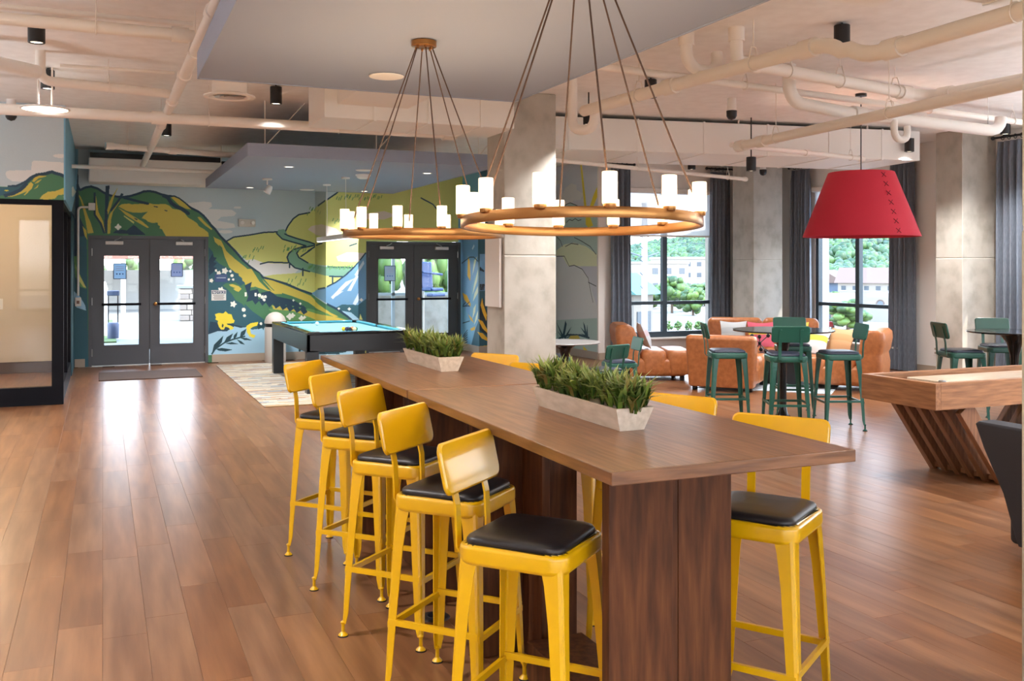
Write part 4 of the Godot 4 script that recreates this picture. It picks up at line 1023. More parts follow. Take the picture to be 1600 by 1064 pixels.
	l.omni_range = 30.0
	l.omni_attenuation = 2.0
	l.light_size = 0.05
	l.shadow_enabled = true


# ------------------------------------------------------------------ shuffleboard table and sofa
func near_right() -> void:
	var o := thing("shuffleboard_table", "long wooden shuffleboard table on slanting slatted legs", "shuffleboard table", Vector3(5.4, 0, -5.41))
	var ln := 4.2
	var hw := 0.36
	var ht := 0.78
	part(o, "end_board", MB.new().rbox(Vector3(0.025, ht - 0.095, 0), Vector3(0.05, 0.19, hw * 2), 0.003, Basis(), 1), M.shuffle_end)
	for s in [-1.0, 1.0]:
		part(o, "side_board", MB.new().rbox(Vector3(ln / 2 + 0.05, ht - 0.095, s * (hw - 0.025)), Vector3(ln, 0.19, 0.05), 0.003, Basis(), 1), M.shuffle)
	part(o, "gutter", MB.new().span(Vector3(0.05, ht - 0.17, -hw + 0.05), Vector3(ln, ht - 0.12, hw - 0.05)), M.mat)
	part(o, "playing_board", MB.new().rbox(Vector3(ln / 2 + 0.2, ht - 0.075, 0), Vector3(ln - 0.3, 0.09, 0.5), 0.004, Basis(), 1), M.shuffle_play)
	part(o, "puck", MB.new().lathe([[0, -0.03 + ht], [0.026, ht - 0.03], [0.028, ht - 0.022], [0.026, ht - 0.012], [0, ht - 0.01]], 16, Vector3(0.3, 0, 0.14)), M.metal)
	# two fans of slanting slats meeting low down
	for f in 2:
		for k in 6:
			var z := hw - 0.05 - k * 0.124
			var top := Vector3(0.32 if f == 0 else 1.72, ht - 0.19, z)
			var bot := Vector3(0.74 if f == 0 else 1.24, 0.03, z)
			var d := (bot - top).normalized()
			part(o, "leg_slat", MB.new().rbox((top + bot) / 2, Vector3(0.14, (bot - top).length(), 0.05), 0.004, Basis(Vector3(-d.y, d.x, 0), -d, Vector3(0, 0, 1)), 1), M.slat)
	part(o, "foot_beam", MB.new().rbox(Vector3(0.98, 0.04, 0), Vector3(0.6, 0.04, 0.66), 0.004, Basis(), 1), M.slat)
	for z in [-0.28, 0.28]:
		for x in [0.74, 1.22]: part(o, "leveller", MB.new().lathe([[0, 0], [0.03, 0], [0.03, 0.012], [0.012, 0.02], [0, 0.022]], 14, Vector3(x, 0, z)), M.metal)

	var s := thing("charcoal_sofa", "charcoal fabric sofa seen from behind, beside the column edge", "sofa", Vector3(5.03, 0, -2.9), facing(1, 0))
	# local: back towards -z, flaring outwards to the top
	var rings := []
	for q in [[0.06, 1.78, 0.16, -0.30], [0.1, 1.8, 0.18, -0.30], [0.35, 1.84, 0.18, -0.37], [0.6, 1.93, 0.17, -0.47], [0.735, 1.98, 0.16, -0.51], [0.75, 1.96, 0.13, -0.51]]:
		var r := []
		for p in rounded(q[1], q[2], 0.025, 3): r.append(Vector3(p.x, q[0], p.y + q[3]))
		rings.append(r)
	part(s, "backrest", MB.new().loft(rings, true), M.sofa)
	part(s, "base", MB.new().rbox(Vector3(0, 0.22, 0.1), Vector3(1.74, 0.28, 0.8), 0.03), M.sofa)
	for x in [-0.58, 0.0, 0.58]: part(s, "seat_cushion", MB.new().rbox(Vector3(x, 0.43, 0.12), Vector3(0.57, 0.15, 0.7), 0.05, Basis(), 3), M.sofa_light)
	for x in [-0.9, 0.9]: part(s, "armrest", MB.new().rbox(Vector3(x, 0.36, 0.06), Vector3(0.1, 0.6, 0.86), 0.03), M.sofa)
	part(s, "plinth", MB.new().span(Vector3(-0.84, 0.0, -0.33), Vector3(0.84, 0.07, 0.42)), M.black)
	var im := single("sofa_cushion", MB.new().rbox(Vector3.ZERO, Vector3(0.48, 0.42, 0.18), 0.085, Basis(), 4), M.sofa_light, "grey cushion leaning inside the charcoal sofa", "cushion")
	im.transform = Transform3D(Basis(Vector3.UP, facing(1, 0)) * Basis(Vector3.RIGHT, -0.25), Vector3(4.8, 0.69, -3.45))


# ------------------------------------------------------------------ fittings on the walls
func paper(c: Color) -> StandardMaterial3D:
	var m := mat(c, 0.6)
	m.backlight_enabled = true
	m.backlight = c.lightened(0.3)
	return m

func wall_fittings() -> void:
	var n := thing("notice_sign", "white notice sign with dark header between door and flower mural", "sign", Vector3(1.81, 1.13, -16.9))
	part(n, "plate", MB.new().rbox(Vector3(0, 0, 0.004), Vector3(0.24, 0.175, 0.008), 0.003, Basis(), 1), mat(Color8(226, 226, 222), 0.5))
	part(n, "header", MB.new().span(Vector3(-0.11, 0.025, 0.008), Vector3(0.11, 0.078, 0.0095)), mat(Color8(44, 62, 92), 0.5))
	lettering("NOTICE", 0.055, mat(Color8(235, 235, 235), 0.5), n, "lettering", Vector3(0, 0.05, 0.0105))
	for k in 4: part(n, "text_line", MB.new().span(Vector3(-0.09 + 0.012 * (k % 2), 0.0 - k * 0.022, 0.008), Vector3(0.09 - 0.012 * (k % 2), 0.009 - k * 0.022, 0.009)), mat(Color8(120, 100, 100), 0.6))
	var bp := thing("wall_plaque", "small blue plaque among painted white flowers", "sign", Vector3(1.845, 1.42, -16.9))
	part(bp, "plate", MB.new().rbox(Vector3(0, 0, 0.005), Vector3(0.2, 0.13, 0.01), 0.003, Basis(), 1), mat(Color8(60, 84, 130), 0.5))
	part(bp, "text_line", MB.new().span(Vector3(-0.07, 0.0, 0.01), Vector3(0.08, 0.012, 0.0115)), mat(Color8(190, 200, 216), 0.5))
	part(bp, "text_line", MB.new().span(Vector3(-0.05, 0.035, 0.01), Vector3(0.09, 0.04, 0.0115)), mat(Color8(120, 140, 170), 0.5))
	# emergency lamp
	var e := thing("emergency_light", "cream twin-head emergency lamp on the painted cloud", "emergency light", Vector3(2.27, 2.36, -16.9))
	part(e, "case", MB.new().rbox(Vector3(0, 0, 0.04), Vector3(0.28, 0.13, 0.08), 0.015), mat(Color8(206, 200, 190), 0.5))
	for s in [-1.0, 1.0]: part(e, "lamp_head", MB.new().lathe([[0, 0.07], [0.03, 0.07], [0.034, 0.06], [0.025, 0.0], [0, 0.0]], 14, Vector3(s * 0.07, 0.0, 0.08), Basis(Vector3.UP, s * 0.3) * Basis(Vector3.RIGHT, PI / 2)), M.white)
	# surface conduit beside the doors
	var c := thing("wall_conduit", "white surface conduit with a box beside the mural doors", "conduit", Vector3(-0.36, 1.05, -16.86))
	part(c, "pipe", MB.new().tube([Vector3(0, 0.1, 0), Vector3(0, 1.42, 0)] + arc(Vector3(0, 1.45, 0), Vector3(0, 1.52, 0), Vector3(0.07, 1.52, 0)) + [Vector3(0.16, 1.52, 0)], 0.018, 8), M.white)
	part(c, "junction_box", MB.new().rbox(Vector3(0.2, 1.53, -0.01), Vector3(0.1, 0.12, 0.06), 0.01), M.white)
	part(c, "call_box", MB.new().rbox(Vector3(0, 0.0, 0.0), Vector3(0.09, 0.14, 0.07), 0.01), M.white)
	part(c, "button", MB.new().span(Vector3(-0.02, -0.03, 0.034), Vector3(0.02, 0.02, 0.04)), mat(Color8(130, 90, 70), 0.5))
	# door posters
	var posters := [[Vector3(0.26, 1.54, -16.905), 0.19, 0.25, Color8(104, 150, 200), "blue printed notice on the first mural door pane"], [Vector3(1.14, 1.56, -16.905), 0.18, 0.22, Color8(96, 110, 160), "dark bordered notice on the second mural door pane"], [Vector3(5.0, 1.49, -17.605), 0.21, 0.28, Color8(92, 110, 128), "grey-blue notice on the recessed door pane"]]
	for q in posters:
		var o := thing("door_notice", q[4], "notice", q[0], 0.0, "notices on the door panes")
		var pg := MB.new()
		pg.quad(Vector3(-q[1] / 2, -q[2] / 2, -0.003), Vector3(q[1] / 2, -q[2] / 2, -0.003), Vector3(q[1] / 2, q[2] / 2, -0.003), Vector3(-q[1] / 2, q[2] / 2, -0.003), Vector3(0, 0, 1))
		part(o, "sheet", pg, paper(q[3]))
		var bd := MB.new()
		for s in [-1.0, 1.0]:
			bd.span(Vector3(s * q[1] / 2 - 0.006, -q[2] / 2, -0.003), Vector3(s * q[1] / 2 + 0.006, q[2] / 2, -0.002))
			bd.span(Vector3(-q[1] / 2, s * q[2] / 2 - 0.006, -0.003), Vector3(q[1] / 2, s * q[2] / 2 + 0.006, -0.002))
		part(o, "border", bd, mat(Color8(60, 72, 100), 0.6))
		for k in 3: part(o, "text_line", MB.new().span(Vector3(-q[1] * 0.33, q[2] * (0.28 - k * 0.12), -0.002), Vector3(q[1] * 0.33, q[2] * (0.31 - k * 0.12), -0.0012)), mat(Color8(150, 140, 160), 0.5))
		for k in 3: part(o, "icon", MB.new().lathe([[0, 0.0], [0.012, 0.0], [0.012, 0.001], [0, 0.001]], 10, Vector3(-0.045 + k * 0.045, -q[2] * 0.18, -0.0018), Basis(Vector3.RIGHT, PI / 2)), mat(Color8(52, 78, 140), 0.5))
	var wo := thing("wall_outlet", "white outlet plate on the wall near the column", "outlet", Vector3(11.5, 0.35, -10.75), -PI / 2)
	part(wo, "plate", MB.new().rbox(Vector3(0, 0, 0.005), Vector3(0.09, 0.14, 0.01), 0.004, Basis(), 1), M.white)
	part(wo, "socket", MB.new().span(Vector3(-0.02, 0.015, 0.01), Vector3(0.02, 0.045, 0.012)), M.base)
	part(wo, "socket", MB.new().span(Vector3(-0.02, -0.045, 0.01), Vector3(0.02, -0.015, 0.012)), M.base)
	var th := thing("thermostat", "white switch plate on the beige wall behind the glass", "switch", Vector3(-1.45, 1.05, -16.3))
	part(th, "plate", MB.new().rbox(Vector3(0, 0, 0.006), Vector3(0.14, 0.16, 0.012), 0.004, Basis(), 1), M.white)
	part(th, "rocker", MB.new().rbox(Vector3(0, 0, 0.014), Vector3(0.05, 0.08, 0.01), 0.003, Basis(), 1), M.white)
	# unseen lamp, placed to light the glass-fronted room
	var rl := thing("unseen_room_lamp", "unseen round ceiling lamp lighting the beige glass-fronted room", "ceiling light", Vector3(-1.6, 2.9, -14.5))
	part(rl, "rim", MB.new().lathe([[0.2, 0.0], [0.22, -0.01], [0.2, -0.05]], 24), M.white)
	part(rl, "lamp_lens", MB.new().lathe([[0.2, -0.05], [0, -0.055]], 24), M.lamp_face)
	var l := OmniLight3D.new()
	l.name = "light"
	rl.add_child(l)
	l.position = Vector3(0, -0.12, 0)
	l.light_energy = 2.0
	l.light_color = Color8(255, 226, 186)
	l.omni_range = 30.0
	l.omni_attenuation = 2.0
	l.light_size = 0.15
	l.shadow_enabled = true


# ------------------------------------------------------------------ outside
func grown(called: String, at: Vector3, r: Vector3, clumps: int, sd: int, label: String, cat: String, group: String, lo: Color, hi: Color, trunk := 0.0) -> void:
	var o := thing(called, label, cat, at, 0.0, group)
	var rng := RandomNumberGenerator.new()
	rng.seed = sd
	var nz := FastNoiseLite.new()
	nz.seed = sd
	nz.frequency = 0.05
	var mb := MB.new()
	for k in clumps:
		var d := Vector3(rng.randfn(), rng.randfn() * 0.9 + 0.2, rng.randfn()).normalized() * pow(rng.randf(), 0.4) * 0.82
		mb.col = lo.lerp(hi, rng.randf()).srgb_to_linear()
		var s := rng.randf_range(0.15, 0.27)
		mb.ball(Vector3(0, r.y + trunk, 0) + d * r, r * s, 6, 9, 0.45, nz)
	part(o, "crown", mb, M.leaf)
	part(o, "trunk", MB.new().tube([Vector3.ZERO, Vector3(0, r.y * 0.8 + trunk, 0)], maxf(0.05, r.x * 0.07), 7), mat(Color8(90, 72, 58), 0.9))

func house(called: String, label: String, at: Vector3, turn: float, size: Vector3, roof_h: float, wall_m: Material, roof_m: Material, cols: int, rows: int) -> Node3D:
	var o := thing(called, label, "building", at, turn)
	part(o, "wall", MB.new().span(Vector3(-size.x / 2, 0, -size.z / 2), Vector3(size.x / 2, size.y, size.z / 2)), wall_m)
	if roof_h > 0.0:
		var poly := PackedVector2Array([Vector2(-size.z / 2 - 0.5, 0), Vector2(size.z / 2 + 0.5, 0), Vector2(0, -roof_h)])
		part(o, "roof", MB.new().prism(poly, -size.x / 2 - 0.5, size.x / 2 + 0.5, Basis(Vector3(0, 0, 1), Vector3(1, 0, 0), Vector3(0, -1, 0)), Vector3(0, size.y, 0)), roof_m)
	else:
		part(o, "parapet", MB.new().span(Vector3(-size.x / 2 - 0.2, size.y, -size.z / 2 - 0.2), Vector3(size.x / 2 + 0.2, size.y + 0.5, size.z / 2 + 0.2)), roof_m)
	var glass := mat(Color8(70, 78, 86), 0.2)
	for i in cols:
		for j in rows:
			var x := (i + 0.5) / cols * size.x - size.x / 2
			var y := (j + 0.5) / rows * size.y
			var w := part(o, "window", MB.new().span(Vector3(x - size.x / cols * 0.2, y - size.y / rows * 0.22, size.z / 2), Vector3(x + size.x / cols * 0.2, y + size.y / rows * 0.22, size.z / 2 + 0.06)), glass)
			part(w, "window_trim", MB.new().span(Vector3(x - size.x / cols * 0.24, y - size.y / rows * 0.28, size.z / 2), Vector3(x + size.x / cols * 0.24, y - size.y / rows * 0.22, size.z / 2 + 0.12)), M.white)
	return o

# where the photograph's ray of column u and depth d meets the ground plan
func plan(u: float, d: float, y: float) -> Vector3:
	var a := deg_to_rad(23.1)
	var f := Vector3(sin(a), 0, -cos(a))
	var r := Vector3(cos(a), 0, sin(a))
	var p := (f + r * (u - 800.0) / 1500.0) * d
	return Vector3(p.x, y, p.z)

func outside() -> void:
	var pave := tri_mat(noise_tex(0.02, Color8(124, 118, 108), Color8(144, 138, 128), 4, FastNoiseLite.TYPE_SIMPLEX_SMOOTH, 512, 91), Vector3.ONE * 0.2, 0.9, true)
	# patio before the doors
	struct("ground_patio", MB.new().span(Vector3(-30, -0.4, -60), Vector3(7.6, -0.03, -17.9)), pave)
	struct("ground_east", MB.new().span(Vector3(7.6, -4.6, -500), Vector3(520, -4.0, 200)), pave)
	struct("ground_south", MB.new().span(Vector3(-30, -0.5, 5.3), Vector3(12, -0.1, 40)), pave)
	struct("ground_lawn", MB.new().span(Vector3(-12, -0.03, -32), Vector3(0.28, 0.0, -22.5)), tri_mat(noise_tex(0.1, Color8(60, 82, 30), Color8(98, 114, 50), 4, FastNoiseLite.TYPE_SIMPLEX_SMOOTH, 256, 92), Vector3.ONE, 0.95, true))
	var fw := MB.new().span(Vector3(-20, -0.03, -40.4), Vector3(7.4, 1.5, -40.0))
	single("garden_wall", fw, mat(Color8(166, 164, 158), 0.8), "bright white garden wall beyond the patio", "wall")
	for k in 9:
		grown("hedge_shrub", Vector3(-6.0 + k * 1.85, -0.03, -42.0), Vector3(0.9, 1.1, 0.9), 60, 300 + k, "green hedge shrub behind the white garden wall", "shrub", "hedge behind the garden wall", Color8(50, 80, 30), Color8(112, 138, 60))
	# patio roof
	var pr := thing("patio_roof", "brown patio roof on white posts seen through the door panes", "patio roof", Vector3(-1.0, -0.03, -38))
	part(pr, "roof", MB.new().span(Vector3(-4, 1.95, -1.5), Vector3(4.4, 2.5, 1.5)), mat(Color8(150, 96, 80), 0.8))
	for x in [-2.9, 1.6]: part(pr, "post", MB.new().span(Vector3(x, 0, 1.2), Vector3(x + 0.15, 1.95, 1.35)), M.white)
	# unseen porch roof, placed to shade the first steps outside
	struct("unseen_porch_roof", MB.new().span(Vector3(-4, 3.2, -21.5), Vector3(7.4, 3.4, -17.9)), M.white)
	# stone pillar
	var sp := thing("stone_pillar", "stone pillar with a flat cap seen through the mural doors", "pillar", Vector3(2.45, -0.03, -31.0))
	var stones := [Color8(176, 160, 146), Color8(150, 138, 128), Color8(196, 182, 166), Color8(136, 124, 116)]
	var rng := RandomNumberGenerator.new()
	rng.seed = 7
	part(sp, "core", MB.new().span(Vector3(-0.26, 0, -0.26), Vector3(0.26, 1.0, 0.26)), mat(Color8(120, 112, 106), 0.9))
	for r in 6:
		var cut := rng.randf_range(-0.1, 0.1)
		for side in 2:
			for q in [[-0.29, cut - 0.008], [cut + 0.008, 0.29]]:
				var h := 0.15
				var a := Vector3(q[0], 0.02 + r * 0.163, 0.24) if side == 0 else Vector3(-0.3, 0.02 + r * 0.163, q[0])
				var b := Vector3(q[1], 0.02 + r * 0.163 + h, 0.3 + rng.randf_range(0, 0.02)) if side == 0 else Vector3(-0.24, 0.02 + r * 0.163 + h, q[1])
				part(sp, "stone", MB.new().rbox((a + b) / 2, (b - a).abs(), 0.015, Basis(), 1), mat(stones[rng.randi() % 4], 0.85))
	part(sp, "cap", MB.new().rbox(Vector3(0, 1.04, 0), Vector3(0.7, 0.09, 0.7), 0.015, Basis(), 1), mat(Color8(130, 134, 138), 0.8))
	# pet waste station and bollards
	var pb := thing("waste_station", "dark blue waste station on two posts at the lawn edge", "waste station", Vector3(0.22, 0.0, -23.5))
	for x in [-0.1, 0.1]: part(pb, "post", MB.new().span(Vector3(x - 0.012, 0, -0.012), Vector3(x + 0.012, 1.05, 0.012)), M.frame)
	part(pb, "bag_box", MB.new().rbox(Vector3(0, 1.02, 0), Vector3(0.26, 0.12, 0.1), 0.02), mat(Color8(50, 62, 88), 0.5))
	part(pb, "bin", MB.new().lathe([[0, 0.0], [0.12, 0.0], [0.13, 0.32], [0.11, 0.36], [0, 0.36]], 16), mat(Color8(54, 66, 96), 0.5))
	for k in 5:
		var o := thing("bollard", "white bollard in the row along the lawn", "bollard", Vector3(0.05, 0.0, -24.5 - k * 1.7), 0.0, "white bollards along the lawn")
		part(o, "post", MB.new().lathe([[0, 0], [0.06, 0], [0.06, 1.1], [0.045, 1.16], [0, 1.18]], 12), M.white)
	# behind the recessed doors
	var lw := thing("planter_wall", "low grey concrete planter wall outside the recessed doors", "wall", Vector3(7.0, -0.03, -22.0))
	part(lw, "wall", MB.new().span(Vector3(-3, 0, -0.2), Vector3(3, 0.95, 0.2)), M.concrete)
	part(lw, "coping", MB.new().rbox(Vector3(0, 0.98, 0), Vector3(6.1, 0.07, 0.5), 0.01, Basis(), 1), M.concrete)
	for k in 6:
		grown("garden_shrub", Vector3(5.2 + k * 1.6, 0.0, -25.5), Vector3(0.8, 1.5, 0.8), 70, 330 + k, "leafy green shrub behind the planter wall", "shrub", "shrubs behind the planter wall", Color8(50, 84, 34), Color8(108, 138, 66))
	struct("ground_terrace", MB.new().span(Vector3(3.0, -0.5, -30), Vector3(12, -0.03, -17.9)), pave)
	var bs := thing("pool_lift", "blue moulded pool lift seat outside the recessed doors", "pool lift", Vector3(6.75, -0.03, -20.6), 0.4)
	var bl := mat(Color8(36, 76, 140), 0.35)
	part(bs, "backrest", MB.new().rbox(Vector3(0, 1.45, -0.1), Vector3(0.36, 0.62, 0.07), 0.035, Basis(Vector3.RIGHT, -0.1), 3), bl)
	part(bs, "seat", MB.new().rbox(Vector3(0, 1.14, 0.1), Vector3(0.38, 0.07, 0.42), 0.035, Basis(), 3), bl)
	part(bs, "armrest", MB.new().rbox(Vector3(0, 1.5, 0.12), Vector3(0.62, 0.05, 0.06), 0.02, Basis(Vector3.FORWARD, 0.1)), bl)
	part(bs, "footrest", MB.new().rbox(Vector3(-0.1, 1.02, 0.36), Vector3(0.4, 0.06, 0.2), 0.025), bl)
	part(bs, "mast", MB.new().tube([Vector3(0, 0, -0.2), Vector3(0, 2.2, -0.2)], 0.03, 8), M.white)
	var gt := thing("pool_gate", "white pool gate frame outside the recessed doors", "gate", Vector3(6.0, -0.03, -21.0))
	for x in [-0.55, 0.0, 0.5, 1.35]: part(gt, "post", MB.new().span(Vector3(x, 0, -0.03), Vector3(x + 0.07, 2.2, 0.03)), mat(Color8(186, 198, 206), 0.5))
	part(gt, "rail", MB.new().span(Vector3(-0.55, 2.13, -0.03), Vector3(1.42, 2.2, 0.03)), mat(Color8(186, 198, 206), 0.5))
	part(gt, "rail", MB.new().span(Vector3(-0.55, 1.0, -0.03), Vector3(1.42, 1.06, 0.03)), mat(Color8(186, 198, 206), 0.5))

	# ---- town and hills beyond the windows
	var nz := FastNoiseLite.new()
	nz.frequency = 0.012
	nz.seed = 5
	var hill := MB.new()
	var rows := []
	var trees := []
	var hr := RandomNumberGenerator.new()
	hr.seed = 9
	for i in 26:
		var d := 320.0 + i * 34.0
		var line := []
		for k in 90:
			var u := 700.0 + k * 12.0
			var f := clampf((i - 1) / 16.0, 0.0, 1.0)
			var ridge := lerpf(18.0, 78.0, smoothstep(930.0, 1330.0, u)) * (1.0 + 0.12 * sin(u * 0.021))
			var y := -6.0 + smoothstep(0.0, 1.0, f) * ridge * (1.0 + 0.1 * nz.get_noise_2d(u, d * 0.5))
			line.append(plan(u, d, y))
		rows.append(line)
	hill.loft(rows, true, false, false, false)
	struct("hillside", hill, tri_mat(noise_tex(0.05, Color8(30, 54, 32), Color8(60, 86, 46), 5, FastNoiseLite.TYPE_SIMPLEX_SMOOTH, 512, 93), Vector3.ONE * 0.02, 0.95, true), "wooded hillside beyond the town", "hill")
	for k in 15000:
		var i := hr.randf() * 23.0 + 1.0
		var j := hr.randf() * 87.0
		var a: Vector3 = rows[int(i)][int(j)]
		var b: Vector3 = rows[int(i) + 1][int(j)]
		var c: Vector3 = rows[int(i)][int(j) + 1]
		trees.append(a.lerp(b, fposmod(i, 1.0)) + (c - a) * fposmod(j, 1.0))
	var crown := MB.new()
	crown.ball(Vector3(0, 0.5, 0), Vector3(1, 1, 1), 5, 7, 0.5, nz)
	var mm := MultiMesh.new()
	mm.transform_format = MultiMesh.TRANSFORM_3D
	mm.use_colors = true
	mm.mesh = crown.mesh()
	mm.instance_count = trees.size()
	for k in trees.size():
		var s := hr.randf_range(1.3, 3.2)
		mm.set_instance_transform(k, Transform3D(Basis(Vector3.UP, hr.randf() * TAU).scaled(Vector3(s, s * 1.1, s)), trees[k]))
		mm.set_instance_color(k, Color8(34, 62, 34).lerp(Color8(84, 114, 58), hr.randf()).srgb_to_linear())
	var mi := MultiMeshInstance3D.new()
	mi.name = "hill_forest"
	mi.multimesh = mm
	mi.material_override = M.leaf
	add_child(mi)
	tag(mi, "dense woodland covering the distant hillside", "forest", "", "stuff")

	var cream := mat(Color8(146, 137, 127), 0.8)
	var brown := mat(Color8(112, 90, 80), 0.8)
	house("office_building", "white flat-roofed building below the hill, with dark strip windows", plan(1022, 210, -4), 0.35, Vector3(14, 6.4, 8), 0.0, cream, cream, 3, 2)
	house("hotel_building", "white multi-storey building with small square windows under the hill", plan(1066, 230, -4), -0.25, Vector3(13, 7.6, 9), 0.0, cream, cream, 5, 3)
	var tr := house("shop_building", "low building with a teal metal roof near the white column", plan(974, 62, -4), 0.5, Vector3(2.4, 3.9, 3), 1.35, mat(Color8(120, 114, 106), 0.8), mat(Color8(56, 104, 98), 0.5), 2, 1)
	tr.set_meta("group", "")
	house("apartment_building", "long cream apartment block with brown roof, seen under the lampshade", plan(1378, 150, -4), -0.95, Vector3(12, 3.2, 6), 2.4, cream, brown, 7, 2)
	house("gabled_house", "blue-grey gabled house end beside the apartment block", plan(1296, 165, -4), 0.55, Vector3(6, 3.0, 6.5), 2.2, mat(Color8(84, 94, 110), 0.8), brown, 2, 2)
	house("corner_shop", "low tan shop with dark windows behind the round bush", plan(1297, 95, -4), -0.85, Vector3(4.4, 1.9, 3.5), 1.2, mat(Color8(140, 118, 98), 0.8), mat(Color8(128, 100, 84), 0.8), 3, 1)
	var ch := thing("white_hall", "white hall with a round rosette window on its gable", "building", plan(1378, 100, -4), -0.85)
	part(ch, "wall", MB.new().prism(PackedVector2Array([Vector2(-3.2, 0), Vector2(3.2, 0), Vector2(3.2, -1.6), Vector2(1.0, -3.0), Vector2(-1.0, -3.0), Vector2(-3.2, -1.6)]), -2.0, 2.0, Basis(Vector3(1, 0, 0), Vector3(0, 0, 1), Vector3(0, -1, 0))), cream)
	part(ch, "rosette", MB.new().lathe([[0.28, 0.0], [0.36, 0.05], [0.42, 0.05], [0.44, 0.0]], 20, Vector3(0, 1.9, 2.0), Basis(Vector3.RIGHT, PI / 2)), brown)
	part(ch, "rosette_pane", MB.new().lathe([[0, 0.02], [0.3, 0.02]], 18, Vector3(0, 1.9, 2.0), Basis(Vector3.RIGHT, PI / 2)), mat(Color8(96, 104, 110), 0.3))
	var po := thing("utility_column", "tall white utility column with cross arms outside the blind window", "utility pole", plan(1007, 58, -4))
	part(po, "shaft", MB.new().lathe([[0, 0], [0.2, 0], [0.17, 9.5], [0, 9.5]], 14), mat(Color8(170, 168, 166), 0.7))
	for y in [7.4, 6.2]: part(po, "cross_arm", MB.new().tube([Vector3(-1.0, y + 0.3, 0), Vector3(0, y, 0), Vector3(1.0, y + 0.3, 0)], 0.05, 6), mat(Color8(90, 100, 112), 0.6))
	for k in 5: part(po, "bracket", MB.new().tube([Vector3(0, 4.2 + k * 0.8, 0), Vector3(-0.35, 4.5 + k * 0.8, 0.1)], 0.03, 5), mat(Color8(90, 100, 112), 0.6))
	var spots := [[1018, 130, 2.2, 3.0, "tall street tree beside the white column"], [1034, 140, 2.4, 2.8, "wide street tree in front of the flat-roofed building"], [1050, 118, 2.4, 4.2, "tall dark tree in front of the white multi-storey building"], [1070, 122, 2.2, 3.4, "mid green tree in front of the small square windows"], [1083, 112, 2.0, 3.2, "dark conifer-like tree near the parked cars"], [1102, 140, 3.2, 3.2, "pale green tree at the edge of the car park"],
		[1308, 110, 1.2, 1.5, "round bright green bush beside the low tan shop"], [1325, 86, 2.2, 2.6, "large bright green bush before the pale wall"], [1300, 120, 2.0, 2.4, "small tree below the blue-grey gable"], [1398, 118, 1.6, 2.4, "green tree seen behind the sheer curtain edge"], [1332, 112, 2.0, 2.2, "rounded tree below the apartment block"], [1355, 116, 1.4, 2.0, "small yellow-green tree beside the white hall"]]
	for k in spots.size():
		var q: Array = spots[k]
		grown("street_tree", plan(q[0], q[1], -4), Vector3(q[2], q[3] * 0.55, q[2]), 70, 400 + k, q[4], "tree", "trees in the town", Color8(40, 66, 28), Color8(98, 124, 54), q[3] * 0.02)
	for k in 5:
		grown("low_hedge", plan(1044 + k * 16, 84, -4), Vector3(0.48, 0.5, 0.48), 36, 440 + k, "low hedge shrub along the pale car park", "shrub", "hedge along the car park", Color8(48, 74, 32), Color8(92, 114, 52))
	var car := thing("parked_car", "small red car parked by the low tan shop", "car", plan(1289, 88, -4), -0.4)
	part(car, "body", MB.new().rbox(Vector3(0, 0.45, 0), Vector3(1.0, 0.5, 2.0), 0.15, Basis(), 3), mat(Color8(150, 40, 44), 0.3))
	part(car, "cabin", MB.new().rbox(Vector3(0, 0.8, -0.05), Vector3(0.85, 0.4, 1.1), 0.15, Basis(), 3), mat(Color8(60, 60, 66), 0.2))
	for x in [-0.5, 0.5]:
		for z in [-0.65, 0.65]: part(car, "wheel", MB.new().tube([Vector3(x - 0.08, 0.22, z), Vector3(x + 0.08, 0.22, z)], 0.22, 12), M.black)
	for q in [[900.0, 140.0, "wooden power pole behind the painted side wall"], [1500.0, 120.0, "wooden power pole beyond the wall column"]]:
		var pp := thing("power_pole", q[2], "utility pole", plan(q[0], q[1], -4), 0.0, "power poles")
		part(pp, "shaft", MB.new().lathe([[0, 0], [0.17, 0], [0.12, 14.5], [0, 14.5]], 10), mat(Color8(96, 78, 62), 0.9))
	var pl := mat(Color8(60, 64, 70), 0.6)
	for k in 3: single("power_line", MB.new().tube([plan(900, 140, 5.6 + k * 2.4), plan(1200, 130, 4.6 + k * 2.4), plan(1500, 120, 5.4 + k * 2.4)], 0.03, 5), pl, ["lowest", "middle", "topmost"][k] + " power line crossing before the wooded hill", "cable", "power lines before the hill")

